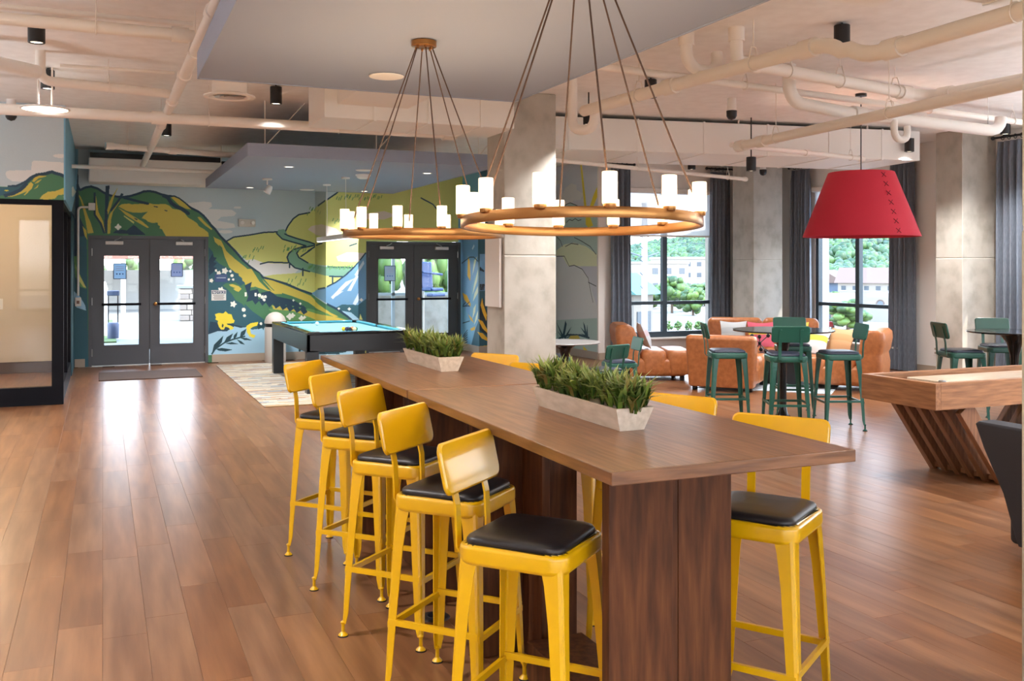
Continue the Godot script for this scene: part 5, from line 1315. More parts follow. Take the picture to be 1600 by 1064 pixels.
# ------------------------------------------------------------------ mesh builder
class MB:
	var v := PackedVector3Array()
	var n := PackedVector3Array()
	var uv := PackedVector2Array()
	var c := PackedColorArray()
	var ix := PackedInt32Array()
	var col := Color.WHITE
	var t := Transform3D()

	func vert(p: Vector3, nn: Vector3, w := Vector2.ZERO) -> int:
		v.append(t * p)
		n.append((t.basis * nn).normalized())
		uv.append(w)
		c.append(col)
		return v.size() - 1

	func tri(a: int, b: int, d: int) -> void:
		# Godot's front faces run clockwise seen from the side that the normal points to
		var g := (v[b] - v[a]).cross(v[d] - v[a])
		if g.dot(n[a] + n[b] + n[d]) > 0.0:
			ix.append_array([a, d, b])
		else:
			ix.append_array([a, b, d])

	func quad(p0: Vector3, p1: Vector3, p2: Vector3, p3: Vector3, nn: Vector3) -> void:
		var a := vert(p0, nn, Vector2(0, 0))
		var b := vert(p1, nn, Vector2(1, 0))
		var d := vert(p2, nn, Vector2(1, 1))
		var e := vert(p3, nn, Vector2(0, 1))
		tri(a, b, d)
		tri(a, d, e)

	func box(ctr: Vector3, s: Vector3, b := Basis()) -> MB:
		var h := s * 0.5
		for k in 3:
			for sg in [-1.0, 1.0]:
				var nn := Vector3.ZERO
				nn[k] = sg
				var p := []
				for q in [[-1, -1], [1, -1], [1, 1], [-1, 1]]:
					var w := Vector3.ZERO
					w[k] = sg * h[k]
					w[(k + 1) % 3] = q[0] * h[(k + 1) % 3]
					w[(k + 2) % 3] = q[1] * h[(k + 2) % 3]
					p.append(ctr + b * w)
				quad(p[0], p[1], p[2], p[3], b * nn)
		return self

	func span(a: Vector3, d: Vector3) -> MB:
		return box((a + d) * 0.5, (d - a).abs())

	# a box with rounded edges
	func rbox(ctr: Vector3, s: Vector3, r: float, b := Basis(), seg := 2) -> MB:
		var h := s * 0.5
		r = minf(r, minf(h.x, minf(h.y, h.z)) * 0.999)
		var st := []
		for i in seg + 1:
			st.append(tan((1.0 - float(i) / seg) * PI / 4) * r)
		for k in 3:
			var ax := []
			for m in [(k + 1) % 3, (k + 2) % 3]:
				var e: float = h[m] - r
				var l := []
				for x in st: l.append(-e - x)
				st.reverse()
				for x in st: l.append(e + x)
				st.reverse()
				ax.append(l)
			for sg in [-1.0, 1.0]:
				var first := v.size()
				for i in ax[0].size():
					for j in ax[1].size():
						var p := Vector3.ZERO
						p[k] = sg * h[k]
						p[(k + 1) % 3] = ax[0][i]
						p[(k + 2) % 3] = ax[1][j]
						var inner := p.clamp(-(h - Vector3.ONE * r), h - Vector3.ONE * r)
						var dd := (p - inner).normalized()
						vert(ctr + b * (inner + dd * r), b * dd, Vector2(float(i) / (ax[0].size() - 1), float(j) / (ax[1].size() - 1)))
				var w: int = ax[1].size()
				for i in ax[0].size() - 1:
					for j in w - 1:
						var a: int = first + i * w + j
						tri(a, a + 1, a + w + 1)
						tri(a, a + w + 1, a + w)
		return self

	# round bar along a path
	func tube(path: Array, r: float, sides := 8, caps := true, r2 := -1.0) -> MB:
		var cnt := path.size()
		var up := Vector3.UP
		var d0: Vector3 = (path[1] - path[0]).normalized()
		if absf(d0.dot(up)) > 0.9: up = Vector3.RIGHT
		var x := d0.cross(up).normalized()
		var first := v.size()
		for i in cnt:
			var d: Vector3
			if i == 0: d = path[1] - path[0]
			elif i == cnt - 1: d = path[i] - path[i - 1]
			else: d = (path[i] - path[i - 1]).normalized() + (path[i + 1] - path[i]).normalized()
			d = d.normalized()
			x = (x - d * x.dot(d)).normalized()
			var y := d.cross(x)
			var rr := r if r2 < 0 else lerpf(r, r2, float(i) / (cnt - 1))
			for k in sides:
				var a := TAU * k / sides
				var o := x * cos(a) + y * sin(a)
				vert(path[i] + o * rr, o, Vector2(float(k) / sides, float(i)))
		for i in cnt - 1:
			for k in sides:
				var a := first + i * sides + k
				var b := first + i * sides + (k + 1) % sides
				tri(a, b, b + sides)
				tri(a, b + sides, a + sides)
		if caps:
			for e in [0, cnt - 1]:
				var d: Vector3 = (path[0] - path[1]).normalized() if e == 0 else (path[cnt - 1] - path[cnt - 2]).normalized()
				var m := vert(path[e], d)
				var s := v.size()
				for k in sides:
					var q: Vector3 = v[first + e * sides + k]
					v.append(q); n.append((t.basis * d).normalized()); uv.append(Vector2.ZERO); c.append(col)
				for k in sides: tri(m, s + k, s + (k + 1) % sides)
		return self

	# spin a profile of [radius, height] round the y axis
	func lathe(prof: Array, seg := 24, at := Vector3.ZERO, b := Basis(), sx := 1.0, sz := 1.0) -> MB:
		for i in prof.size() - 1:
			var p: Array = prof[i]
			var q: Array = prof[i + 1]
			var e := Vector2(q[0] - p[0], q[1] - p[1])
			if e.length() < 1e-6: continue
			var nn := Vector2(e.y, -e.x).normalized()
			var n0 := nn
			var n1 := nn
			if i > 0:
				var e0 := Vector2(p[0] - prof[i - 1][0], p[1] - prof[i - 1][1])
				var m0 := Vector2(e0.y, -e0.x).normalized()
				if m0.dot(nn) > 0.75: n0 = (m0 + nn).normalized()
			if i < prof.size() - 2:
				var e1 := Vector2(prof[i + 2][0] - q[0], prof[i + 2][1] - q[1])
				var m1 := Vector2(e1.y, -e1.x).normalized()
				if m1.dot(nn) > 0.75: n1 = (m1 + nn).normalized()
			var first := v.size()
			for k in seg + 1:
				var a := TAU * k / seg
				var o := Vector3(cos(a) * sx, 0, sin(a) * sz)
				vert(at + b * (o * p[0] + Vector3.UP * p[1]), b * (Vector3(cos(a), 0, sin(a)) * n0.x + Vector3.UP * n0.y), Vector2(float(k) / seg, float(i)))
				vert(at + b * (o * q[0] + Vector3.UP * q[1]), b * (Vector3(cos(a), 0, sin(a)) * n1.x + Vector3.UP * n1.y), Vector2(float(k) / seg, float(i + 1)))
			for k in seg:
				var a := first + k * 2
				tri(a, a + 1, a + 3)
				tri(a, a + 3, a + 2)
		return self

	# polygon in (x, z) pushed along y, sides smooth where they turn little
	func prism(poly: PackedVector2Array, y0: float, y1: float, b := Basis(), at := Vector3.ZERO, smooth := false) -> MB:
		var cnt := poly.size()
		var area := 0.0
		for i in cnt: area += poly[i].cross(poly[(i + 1) % cnt])
		var sg := 1.0 if area > 0 else -1.0
		for i in cnt:
			var p := poly[i]
			var q := poly[(i + 1) % cnt]
			var e := (q - p).normalized()
			var nn := Vector2(e.y, -e.x) * sg
			var n0 := nn
			var n1 := nn
			if smooth:
				var e0 := (p - poly[(i + cnt - 1) % cnt]).normalized()
				var e1 := (poly[(i + 2) % cnt] - q).normalized()
				if e0.dot(e) > 0.7: n0 = (Vector2(e0.y, -e0.x) * sg + nn).normalized()
				if e1.dot(e) > 0.7: n1 = (Vector2(e1.y, -e1.x) * sg + nn).normalized()
			var a := vert(at + b * Vector3(p.x, y0, p.y), b * Vector3(n0.x, 0, n0.y))
			var d := vert(at + b * Vector3(q.x, y0, q.y), b * Vector3(n1.x, 0, n1.y))
			var f := vert(at + b * Vector3(q.x, y1, q.y), b * Vector3(n1.x, 0, n1.y))
			var g := vert(at + b * Vector3(p.x, y1, p.y), b * Vector3(n0.x, 0, n0.y))
			tri(a, d, f)
			tri(a, f, g)
		var tr := Geometry2D.triangulate_polygon(poly)
		for y in [y0, y1]:
			var nn := b * (Vector3.DOWN if y == minf(y0, y1) else Vector3.UP)
			var first := v.size()
			for p in poly: vert(at + b * Vector3(p.x, y, p.y), nn)
			for i in range(0, tr.size(), 3): tri(first + tr[i], first + tr[i + 1], first + tr[i + 2])
		return self

	# a lumpy ball
	func ball(ctr: Vector3, r: Vector3, rings := 8, seg := 12, lump := 0.0, noise: FastNoiseLite = null) -> MB:
		var first := v.size()
		for i in rings + 1:
			var a := PI * i / rings
			for k in seg + 1:
				var f := TAU * (k % seg) / seg
				var o := Vector3(sin(a) * cos(f), cos(a), sin(a) * sin(f))
				var s := 1.0
				if noise: s += lump * noise.get_noise_3dv(o * 60.0 + ctr * 7.0)
				vert(ctr + o * r * s, o / r, Vector2(float(k) / seg, float(i) / rings))
		for i in rings:
			for k in seg:
				var a := first + i * (seg + 1) + k
				tri(a, a + 1, a + seg + 2)
				tri(a, a + seg + 2, a + seg + 1)
		return self

	# skin over rings of points; facets or smooth, ends closed on request
	func loft(rings: Array, smooth := true, cap0 := true, cap1 := true, closed := true) -> MB:
		var k: int = rings[0].size()
		var cnt := rings.size()
		var mids := []
		for r in rings:
			var m := Vector3.ZERO
			for p in r: m += p
			mids.append(m / k)
		var last := k if closed else k - 1
		if smooth:
			var first := v.size()
			for i in cnt:
				for j in k:
					var du: Vector3 = rings[i][(j + 1) % k] - rings[i][(j + k - 1) % k]
					if not closed: du = rings[i][mini(j + 1, k - 1)] - rings[i][maxi(j - 1, 0)]
					var dv: Vector3 = rings[mini(i + 1, cnt - 1)][j] - rings[maxi(i - 1, 0)][j]
					var nn := du.cross(dv)
					if closed and nn.dot(rings[i][j] - mids[i]) < 0: nn = -nn
					vert(rings[i][j], nn.normalized(), Vector2(float(j) / k, float(i) / (cnt - 1)))
			for i in cnt - 1:
				for j in last:
					var a := first + i * k + j
					var b := first + i * k + (j + 1) % k
					tri(a, b, b + k)
					tri(a, b + k, a + k)
		else:
			for i in cnt - 1:
				for j in last:
					var p0: Vector3 = rings[i][j]
					var p1: Vector3 = rings[i][(j + 1) % k]
					var p2: Vector3 = rings[i + 1][(j + 1) % k]
					var p3: Vector3 = rings[i + 1][j]
					var nn := (p2 - p0).cross(p3 - p1).normalized()
					# outward by the turn of the ring
					var along: Vector3 = mids[i + 1] - mids[i]
					var turn := 0.0
					for q in k: turn += (rings[i][q] - mids[i]).cross(rings[i][(q + 1) % k] - mids[i]).dot(along)
					var out := (p1 - p0).cross(along) * (1.0 if turn > 0 else -1.0)
					if nn.dot(out) < 0: nn = -nn
					quad(p0, p1, p2, p3, nn)
		for e in [0, cnt - 1]:
			if (e == 0 and not cap0) or (e > 0 and not cap1): continue
			var nn: Vector3 = (mids[0] - mids[1]).normalized() if e == 0 else (mids[cnt - 1] - mids[cnt - 2]).normalized()
			var first := v.size()
			var x: Vector3 = (rings[e][1] - rings[e][0]).normalized()
			x = (x - nn * x.dot(nn)).normalized()
			var y := nn.cross(x)
			var flat := PackedVector2Array()
			for p in rings[e]:
				vert(p, nn)
				flat.append(Vector2((p - mids[e]).dot(x), (p - mids[e]).dot(y)))
			var tr := Geometry2D.triangulate_polygon(flat)
			for i in range(0, tr.size(), 3): tri(first + tr[i], first + tr[i + 1], first + tr[i + 2])
		return self

	# flat bar along a path; side is the direction of its width
	func strip(path: Array, side: Vector3, w: float, th: float) -> MB:
		var rings := []
		for i in path.size():
			var d: Vector3 = path[mini(i + 1, path.size() - 1)] - path[maxi(i - 1, 0)]
			var o := d.cross(side).normalized() * th * 0.5
			var s := side.normalized() * w * 0.5
			rings.append([path[i] + o + s, path[i] + o - s, path[i] - o - s, path[i] - o + s])
		return loft(rings, false)

	func mesh() -> ArrayMesh:
		var a := []
		a.resize(Mesh.ARRAY_MAX)
		a[Mesh.ARRAY_VERTEX] = v
		a[Mesh.ARRAY_NORMAL] = n
		a[Mesh.ARRAY_TEX_UV] = uv
		a[Mesh.ARRAY_COLOR] = c
		a[Mesh.ARRAY_INDEX] = ix
		var m := ArrayMesh.new()
		m.add_surface_from_arrays(Mesh.PRIMITIVE_TRIANGLES, a)
		return m


var M := {}
var taken := {}

func numbered(called: String) -> String:
	taken[called] = taken.get(called, 0) + 1
	return called if taken[called] == 1 else "%s_%03d" % [called, taken[called] - 1]

func tag(o: Node3D, label: String, category: String, group := "", kind := "") -> Node3D:
	if label: o.set_meta("label", label)
	if category: o.set_meta("category", category)
	if group: o.set_meta("group", group)
	if kind: o.set_meta("kind", kind)
	return o

func thing(called: String, label: String, category: String, at := Vector3.ZERO, turn := 0.0, group := "") -> Node3D:
	var o := Node3D.new()
	o.name = numbered(called)
	add_child(o)
	o.position = at
	o.rotation.y = turn
	return tag(o, label, category, group)

func part(parent: Node3D, called: String, mb: MB, m: Material, label := "") -> MeshInstance3D:
	var o := MeshInstance3D.new()
	o.name = called
	o.mesh = mb.mesh()
	o.material_override = m
	parent.add_child(o, true)
	if label: o.set_meta("label", label)
	return o

func part_mesh(parent: Node3D, called: String, mesh: Mesh, m: Material, at := Vector3.ZERO, b := Basis()) -> MeshInstance3D:
	var o := MeshInstance3D.new()
	o.name = called
	o.mesh = mesh
	o.material_override = m
	o.transform = Transform3D(b, at)
	parent.add_child(o, true)
	return o

# a thing of one mesh
func single(called: String, mb: MB, m: Material, label: String, category: String, group := "", kind := "") -> MeshInstance3D:
	var o := MeshInstance3D.new()
	o.name = numbered(called)
	o.mesh = mb.mesh()
	o.material_override = m
	add_child(o)
	tag(o, label, category, group, kind)
	return o

func struct(called: String, mb: MB, m: Material, label := "", category := "") -> MeshInstance3D:
	return single(called, mb, m, label, category, "", "structure")

func structure(called: String, at := Vector3.ZERO, label := "", category := "") -> Node3D:
	var o := thing(called, label, category, at)
	o.set_meta("kind", "structure")
	return o

func copy(o: Node3D, at: Vector3, turn: float, label := "", group := "") -> Node3D:
	var c := o.duplicate()
	c.name = numbered(String(o.name).split("_0")[0])
	add_child(c)
	c.position = at
	c.rotation.y = turn
	if label: c.set_meta("label", label)
	if group: c.set_meta("group", group)
	return c

# ------------------------------------------------------------------ materials
func mat(rgb: Color, rough := 0.6, metal := 0.0) -> StandardMaterial3D:
	var m := StandardMaterial3D.new()
	m.albedo_color = rgb
	m.roughness = rough
	m.metallic = metal
	return m

func noise_tex(freq: float, lo: Color, hi: Color, octaves := 4, kind := FastNoiseLite.TYPE_SIMPLEX_SMOOTH, size := 512, sd := 1, mid = null) -> NoiseTexture2D:
	var f := FastNoiseLite.new()
	f.noise_type = kind
	f.frequency = freq
	f.fractal_octaves = octaves
	f.seed = sd
	var g := Gradient.new()
	g.set_color(0, lo)
	g.set_color(1, hi)
	if mid != null: g.add_point(0.5, mid)
	var x := NoiseTexture2D.new()
	x.width = size
	x.height = size
	x.seamless = true
	x.noise = f
	x.color_ramp = g
	return x

func tri_mat(tex: Texture2D, scale: Vector3, rough := 0.6, world := false, tint := Color.WHITE) -> StandardMaterial3D:
	var m := mat(tint, rough)
	m.albedo_texture = tex
	m.uv1_triplanar = true
	m.uv1_world_triplanar = world
	m.uv1_triplanar_sharpness = 8.0
	m.uv1_scale = scale
	return m

func relief(m: StandardMaterial3D, tex: Texture2D, cm: float) -> StandardMaterial3D:
	m.heightmap_enabled = true
	m.heightmap_texture = tex
	m.heightmap_scale = cm
	return m

func glow(rgb: Color, energy: float) -> StandardMaterial3D:
	var m := mat(rgb, 0.5)
	m.emission_enabled = true
	m.emission = rgb
	m.emission_energy_multiplier = energy
	return m

func rounded(w: float, h: float, r: float, seg := 4) -> PackedVector2Array:
	var p := PackedVector2Array()
	for q in [[1, 1, 0], [-1, 1, 1], [-1, -1, 2], [1, -1, 3]]:
		for i in seg + 1:
			var a: float = PI / 2 * (q[2] + float(i) / seg)
			p.append(Vector2(q[0] * (w / 2 - r) + cos(a) * r, q[1] * (h / 2 - r) + sin(a) * r))
	return p

# ------------------------------------------------------------------ flat print
func fill_poly(im: Image, pts: Array, col: Color) -> void:
	var w := im.get_width()
	var h := im.get_height()
	var y0 := h
	var y1 := 0
	for p in pts:
		y0 = mini(y0, int(p.y))
		y1 = maxi(y1, int(p.y) + 1)
	for y in range(maxi(y0, 0), mini(y1, h)):
		var yy := y + 0.5
		var xs := []
		for i in pts.size():
			var a: Vector2 = pts[i]
			var b: Vector2 = pts[(i + 1) % pts.size()]
			if (a.y <= yy) != (b.y <= yy):
				xs.append(a.x + (yy - a.y) / (b.y - a.y) * (b.x - a.x))
		xs.sort()
		for k in range(0, xs.size() - 1, 2):
			var xa := clampi(roundi(xs[k]), 0, w)
			var xb := clampi(roundi(xs[k + 1]), 0, w)
			if xb > xa: im.fill_rect(Rect2i(xa, y, xb - xa, 1), col)

func stroke(im: Image, pts: Array, wd: float, col: Color) -> void:
	for i in pts.size() - 1:
		var a: Vector2 = pts[i]
		var b: Vector2 = pts[i + 1]
		if a.is_equal_approx(b): continue
		var o := (b - a).normalized().orthogonal() * maxf(wd, 1.2) * 0.5
		fill_poly(im, [a + o, b + o, b - o, a - o], col)
		var dot := []
		for k in 8: dot.append(b + Vector2.from_angle(TAU * k / 8) * maxf(wd, 1.2) * 0.5)
		fill_poly(im, dot, col)

func mural_colour(k: int) -> Color:
	var c: Array = MURAL_COLOURS[k]
	return Color8(c[0], c[1], c[2])

func mural_texture(key: String) -> ImageTexture:
	var d: Array = MURAL_SHAPES[key]
	var im := Image.create(d[0], d[1], false, Image.FORMAT_RGB8)
	im.fill(mural_colour(d[2]))
	for s in d[3]:
		var pts := []
		for i in range(2, s.size(), 2): pts.append(Vector2(s[i], s[i + 1]))
		if s[1] == 0: fill_poly(im, pts, mural_colour(s[0]))
		else: stroke(im, pts, s[1], mural_colour(s[0]))
	# roller grain of the wall paint
	var nz := FastNoiseLite.new()
	nz.frequency = 0.35
	nz.seed = 3
	for y in range(0, d[1], 2):
		for x in range(0, d[0], 2):
			var k := 1.0 + 0.035 * nz.get_noise_2d(x, y)
			var c := im.get_pixel(x, y) * k
			im.set_pixel(x, y, c)
	return ImageTexture.create_from_image(im)

# a painted wall: boxes whose texture follows the wall's own metres
func painted(mb: MB, axis: int, lo: float, hi: float, y0: float, y1: float) -> MB:
	for i in mb.v.size():
		mb.uv[i] = Vector2((mb.v[i][axis] - lo) / (hi - lo), (y1 - mb.v[i].y) / (y1 - y0))
	return mb

func mural_mat(key: String) -> StandardMaterial3D:
	var m := mat(Color.WHITE, 0.55)
	m.albedo_texture = mural_texture(key)
	m.texture_repeat = false
	return m

func lettering(text: String, size: float, m: Material, parent: Node3D, called: String, at: Vector3, b := Basis()) -> void:
	var f := SystemFont.new()
	f.font_names = PackedStringArray(["Droid Sans"])
	f.font_weight = 700
	var tm := TextMesh.new()
	tm.text = text
	tm.font = f
	tm.font_size = 48
	tm.pixel_size = size / 48.0
	tm.depth = 0.002
	part_mesh(parent, called, tm, m, at, b)

const MURAL_COLOURS := [[192, 207, 213], [226, 226, 224], [71, 124, 88], [56, 99, 75], [28, 62, 84], [207, 188, 82], [46, 95, 109], [213, 215, 128], [124, 171, 148], [116, 165, 203], [165, 207, 230], [213, 228, 241], [237, 218, 65], [26, 66, 78], [245, 245, 234], [101, 154, 95], [226, 213, 201], [122, 180, 207], [241, 188, 52], [30, 44, 52], [213, 216, 224], [184, 209, 201], [224, 228, 228], [234, 241, 207]]
const MURAL_SHAPES := {
	"A": [657, 595, 0, [
		[1, 0, 286, 141, 335, 134, 358, 136, 360, 148, 350, 155, 415, 156, 428, 165, 421, 174, 385, 177, 375, 188, 421, 196, 425, 207, 395, 211, 365, 209, 286, 169],
		[1, 0, 417, 219, 416, 221, 415, 222, 411, 223, 407, 224, 403, 224, 398, 225, 392, 225, 388, 224, 384, 223, 381, 222, 379, 221, 378, 220, 379, 219, 381, 217, 384, 216, 388, 215, 392, 215, 398, 215, 403, 215, 407, 215, 411, 216, 415, 217, 416, 218],
		[1, 0, 441, 149, 441, 150, 440, 151, 438, 151, 436, 152, 433, 152, 430, 152, 427, 152, 425, 152, 423, 152, 421, 151, 420, 150, 419, 149, 420, 148, 421, 148, 423, 147, 425, 146, 427, 146, 430, 146, 433, 146, 436, 146, 438, 146, 440, 147, 441, 148],
		[7, 0, 400, 247, 420, 235, 466, 228, 507, 220, 544, 218, 570, 227, 634, 247, 665, 256, 665, 257, 634, 312, 580, 312, 497, 312, 456, 302],
		[7, 0, 565, 223, 575, 200, 591, 178, 607, 166, 639, 159, 665, 139, 665, 314, 633, 312, 601, 289, 629, 260],
		[4, 4, 565, 223, 575, 200, 591, 178, 607, 166, 639, 159],
		[16, 0, 644, 199, 665, 195, 665, 227, 661, 226, 634, 210],
		[1, 0, 448, 303, 476, 298, 507, 310, 575, 312, 607, 328, 591, 344, 549, 345, 507, 347, 481, 331],
		[7, 0, 502, 350, 533, 344, 612, 339, 623, 323, 655, 339, 665, 341, 665, 393, 644, 398, 612, 390, 570, 371, 533, 361],
		[8, 0, 541, 221, 548, 211, 565, 210, 575, 227, 602, 237, 639, 247, 661, 255, 612, 266, 602, 280, 607, 293, 634, 309, 665, 316, 665, 341, 639, 335, 596, 324, 575, 308, 573, 291, 583, 275, 602, 267, 628, 258, 591, 248, 559, 239],
		[4, 4, 541, 221, 559, 239, 591, 248, 628, 258],
		[4, 4, 565, 223, 575, 228, 602, 237, 639, 247, 661, 255],
		[4, 4, 661, 255, 612, 266, 601, 280, 607, 293, 634, 309],
		[4, 4, 628, 258, 591, 270, 578, 281, 573, 293, 578, 308, 596, 324, 639, 335],
		[4, 4, 400, 247, 420, 235, 466, 228, 507, 220, 544, 218],
		[4, 4, 494, 313, 518, 307, 575, 309],
		[4, 4, 612, 291, 644, 269],
		[4, 4, 634, 274, 661, 257],
		[4, 4, 619, 324, 619, 347],
		[4, 4, 580, 309, 580, 323],
		[15, 2, 575, 263, 572, 272],
		[15, 2, 578, 263, 575, 272],
		[15, 2, 587, 259, 584, 268],
		[15, 2, 595, 259, 592, 267],
		[15, 2, 600, 267, 597, 275],
		[15, 2, 602, 266, 599, 275],
		[15, 2, 610, 264, 607, 273],
		[15, 2, 614, 259, 611, 267],
		[15, 2, 622, 268, 619, 276],
		[15, 2, 629, 266, 625, 274],
		[15, 2, 565, 268, 562, 277],
		[15, 2, 568, 256, 565, 264],
		[15, 2, 576, 265, 573, 273],
		[15, 2, 580, 264, 577, 273],
		[15, 2, 591, 266, 588, 275],
		[15, 2, 593, 268, 589, 277],
		[15, 2, 600, 255, 596, 264],
		[15, 2, 610, 267, 606, 276],
		[15, 2, 442, 300, 439, 309],
		[15, 2, 448, 289, 445, 298],
		[15, 2, 452, 287, 449, 295],
		[15, 2, 456, 286, 453, 295],
		[15, 2, 464, 302, 461, 310],
		[15, 2, 467, 284, 464, 293],
		[15, 2, 476, 293, 473, 302],
		[15, 2, 478, 288, 475, 296],
		[15, 2, 574, 366, 570, 375],
		[15, 2, 579, 355, 576, 364],
		[15, 2, 583, 369, 580, 377],
		[15, 2, 589, 357, 586, 366],
		[15, 2, 601, 348, 597, 356],
		[15, 2, 606, 370, 603, 378],
		[15, 2, 612, 365, 609, 374],
		[15, 2, 615, 356, 612, 364],
		[15, 2, 622, 367, 619, 376],
		[15, 2, 629, 356, 626, 365],
		[15, 2, 637, 319, 634, 328],
		[15, 2, 641, 316, 638, 325],
		[15, 2, 643, 318, 639, 327],
		[15, 2, 646, 314, 643, 323],
		[15, 2, 649, 313, 646, 322],
		[15, 2, 653, 321, 650, 329],
		[15, 2, 659, 317, 655, 326],
		[15, 2, 661, 315, 657, 324],
		[15, 2, 635, 158, 632, 167],
		[15, 2, 642, 141, 639, 149],
		[15, 2, 647, 146, 644, 154],
		[15, 2, 650, 143, 647, 152],
		[15, 2, 657, 144, 654, 153],
		[15, 2, 477, 269, 474, 278],
		[15, 2, 481, 264, 478, 272],
		[15, 2, 488, 264, 485, 272],
		[15, 2, 492, 268, 489, 277],
		[15, 2, 499, 260, 496, 268],
		[15, 2, 505, 260, 502, 269],
		[9, 0, 665, 413, 644, 401, 665, 388],
		[2, 0, -2, 65, 4, 76, 10, 103, 15, 112, 28, 104, 43, 101, 59, 106, 73, 116, 87, 123, 101, 126, 121, 128, 143, 124, 165, 116, 178, 110, 193, 109, 207, 111, 223, 117, 241, 121, 258, 122, 271, 128, 285, 139, 299, 151, 312, 158, 324, 164, 336, 174, 348, 188, 358, 202, 368, 212, 385, 235, 405, 255, 425, 276, 446, 302, 466, 320, 492, 339, 503, 352, 533, 360, 570, 371, 612, 390, 644, 401, 665, 416, 665, 558, 484, 588, 349, 595, -25, 596, -25, 66],
		[6, 0, -25, 118, 5, 117, 15, 187, 31, 235, 36, 607, -25, 604],
		[15, 0, 518, 445, 591, 435, 665, 452, 665, 496, 559, 483],
		[4, 6, -2, 65, 4, 76, 10, 103, 15, 112, 28, 104, 43, 101, 59, 106, 73, 116, 87, 123, 101, 126, 121, 128, 143, 124, 165, 116, 178, 110, 193, 109, 207, 111, 223, 117, 241, 121, 258, 122, 271, 128, 285, 139, 299, 151, 312, 158, 324, 164, 336, 174, 348, 188, 358, 202, 368, 212, 385, 235, 405, 255, 425, 276, 446, 302, 466, 320, 492, 339, 503, 352, 533, 360, 570, 371, 612, 390, 644, 401],
		[5, 0, 111, 154, 121, 147, 139, 145, 146, 147, 155, 146, 174, 145, 189, 142, 202, 145, 235, 144, 244, 148, 254, 157, 270, 159, 283, 164, 289, 173, 295, 181, 309, 189, 320, 197, 324, 205, 338, 213, 350, 223, 351, 235, 237, 237, 229, 223, 225, 215, 218, 213, 220, 207, 214, 203, 214, 197, 199, 198, 189, 195, 182, 189, 172, 185, 177, 177, 187, 167, 170, 170, 148, 170, 145, 169, 133, 166],
		[5, 0, 109, 156, 141, 174, 173, 194, 192, 211, 186, 212, 153, 192, 129, 176],
		[7, 0, 126, 178, 153, 196, 151, 201, 125, 181],
		[4, 7, 125, 129, 149, 135, 169, 140, 188, 144],
		[4, 10, 227, 119, 241, 126, 250, 141, 262, 150, 277, 156, 295, 169],
		[5, 0, 248, 124, 258, 123, 271, 129, 285, 140, 299, 154, 303, 158, 289, 156, 273, 148, 260, 136],
		[5, 0, 320, 179, 325, 178, 330, 180, 340, 192, 352, 204, 361, 212, 358, 215, 340, 202, 326, 188],
		[5, 0, 364, 233, 372, 246, 380, 256, 380, 262, 368, 250],
		[4, 0, 203, 150, 215, 152, 214, 154, 204, 153],
		[4, 0, 231, 161, 240, 162, 238, 165, 232, 163],
		[4, 0, 152, 184, 162, 189, 159, 191, 153, 187],
		[4, 0, 137, 232, 138, 216, 150, 204, 159, 210, 168, 222, 182, 232],
		[4, 0, 97, 228, 105, 220, 121, 218, 133, 220, 141, 212, 151, 205, 165, 216, 182, 231],
		[4, 0, 4, 116, 8, 171, 26, 214, 33, 235, 16, 239, 2, 214],
		[5, 0, 7, 116, 17, 131, 22, 143, 35, 184, 42, 201, 49, 228, 34, 230, 27, 184, 17, 141],
		[5, 0, 21, 209, 31, 222, 33, 248, 26, 235],
		[4, 0, 79, 98, 89, 97, 86, 148, 85, 176, 82, 228, 74, 228, 77, 183],
		[5, 0, 52, 115, 56, 134, 61, 170, 73, 196, 78, 226, 75, 227, 67, 200, 53, 177, 52, 153],
		[4, 5, 52, 117, 51, 153, 52, 179, 67, 202, 75, 227],
		[5, 0, 111, 100, 101, 126, 93, 156, 85, 178, 83, 165, 89, 141, 97, 124],
		[5, 0, 123, 122, 113, 145, 98, 169, 93, 191, 91, 229, 84, 230, 84, 195, 89, 176, 103, 156, 115, 139],
		[4, 6, 122, 118, 113, 136, 93, 165],
		[14, 0, 120, 211, 119, 213, 117, 214, 115, 215, 114, 217, 113, 219, 111, 220, 109, 219, 108, 217, 107, 215, 106, 215, 103, 213, 102, 211, 103, 209, 106, 208, 107, 207, 108, 205, 109, 203, 111, 201, 113, 203, 114, 205, 115, 207, 117, 207, 119, 209],
		[15, 0, -2, 270, 6, 287, 13, 337, 28, 376, 31, 382, 16, 376, 3, 348],
		[10, 0, -5, 382, 16, 404, 28, 427, 30, 441, 6, 432, -4, 409],
		[7, 0, 3, 315, 16, 348, 31, 379, 23, 376, 11, 357],
		[6, 0, 351, 264, 362, 278, 366, 298, 380, 312, 408, 327, 434, 341, 434, 347, 444, 355, 453, 368, 439, 376, 425, 366, 399, 368, 389, 375, 401, 384, 415, 400, 425, 417, 444, 429, 458, 444, 472, 464, 491, 479, 511, 485, 511, 500, 482, 504, 401, 511, 348, 520],
		[4, 0, 351, 303, 362, 283, 364, 293, 373, 295, 366, 305, 352, 317],
		[4, 0, 351, 317, 362, 298, 364, 307, 373, 310, 366, 319, 352, 332],
		[4, 0, 351, 331, 362, 312, 364, 322, 373, 324, 366, 334, 352, 346],
		[5, 0, 364, 235, 385, 245, 400, 276, 425, 299, 451, 320, 471, 339, 493, 346, 507, 365, 533, 391, 518, 392, 456, 370, 446, 344, 425, 338, 408, 323, 395, 292, 388, 266, 369, 246],
		[5, 0, 411, 327, 470, 327, 487, 342, 496, 359, 504, 375, 516, 386, 530, 391, 558, 391, 558, 401, 538, 401, 520, 392, 504, 384, 482, 379, 465, 381, 453, 374, 451, 366, 444, 361, 444, 354, 434, 346, 434, 339],
		[2, 0, 471, 328, 493, 340, 505, 365, 528, 392, 515, 386, 494, 365],
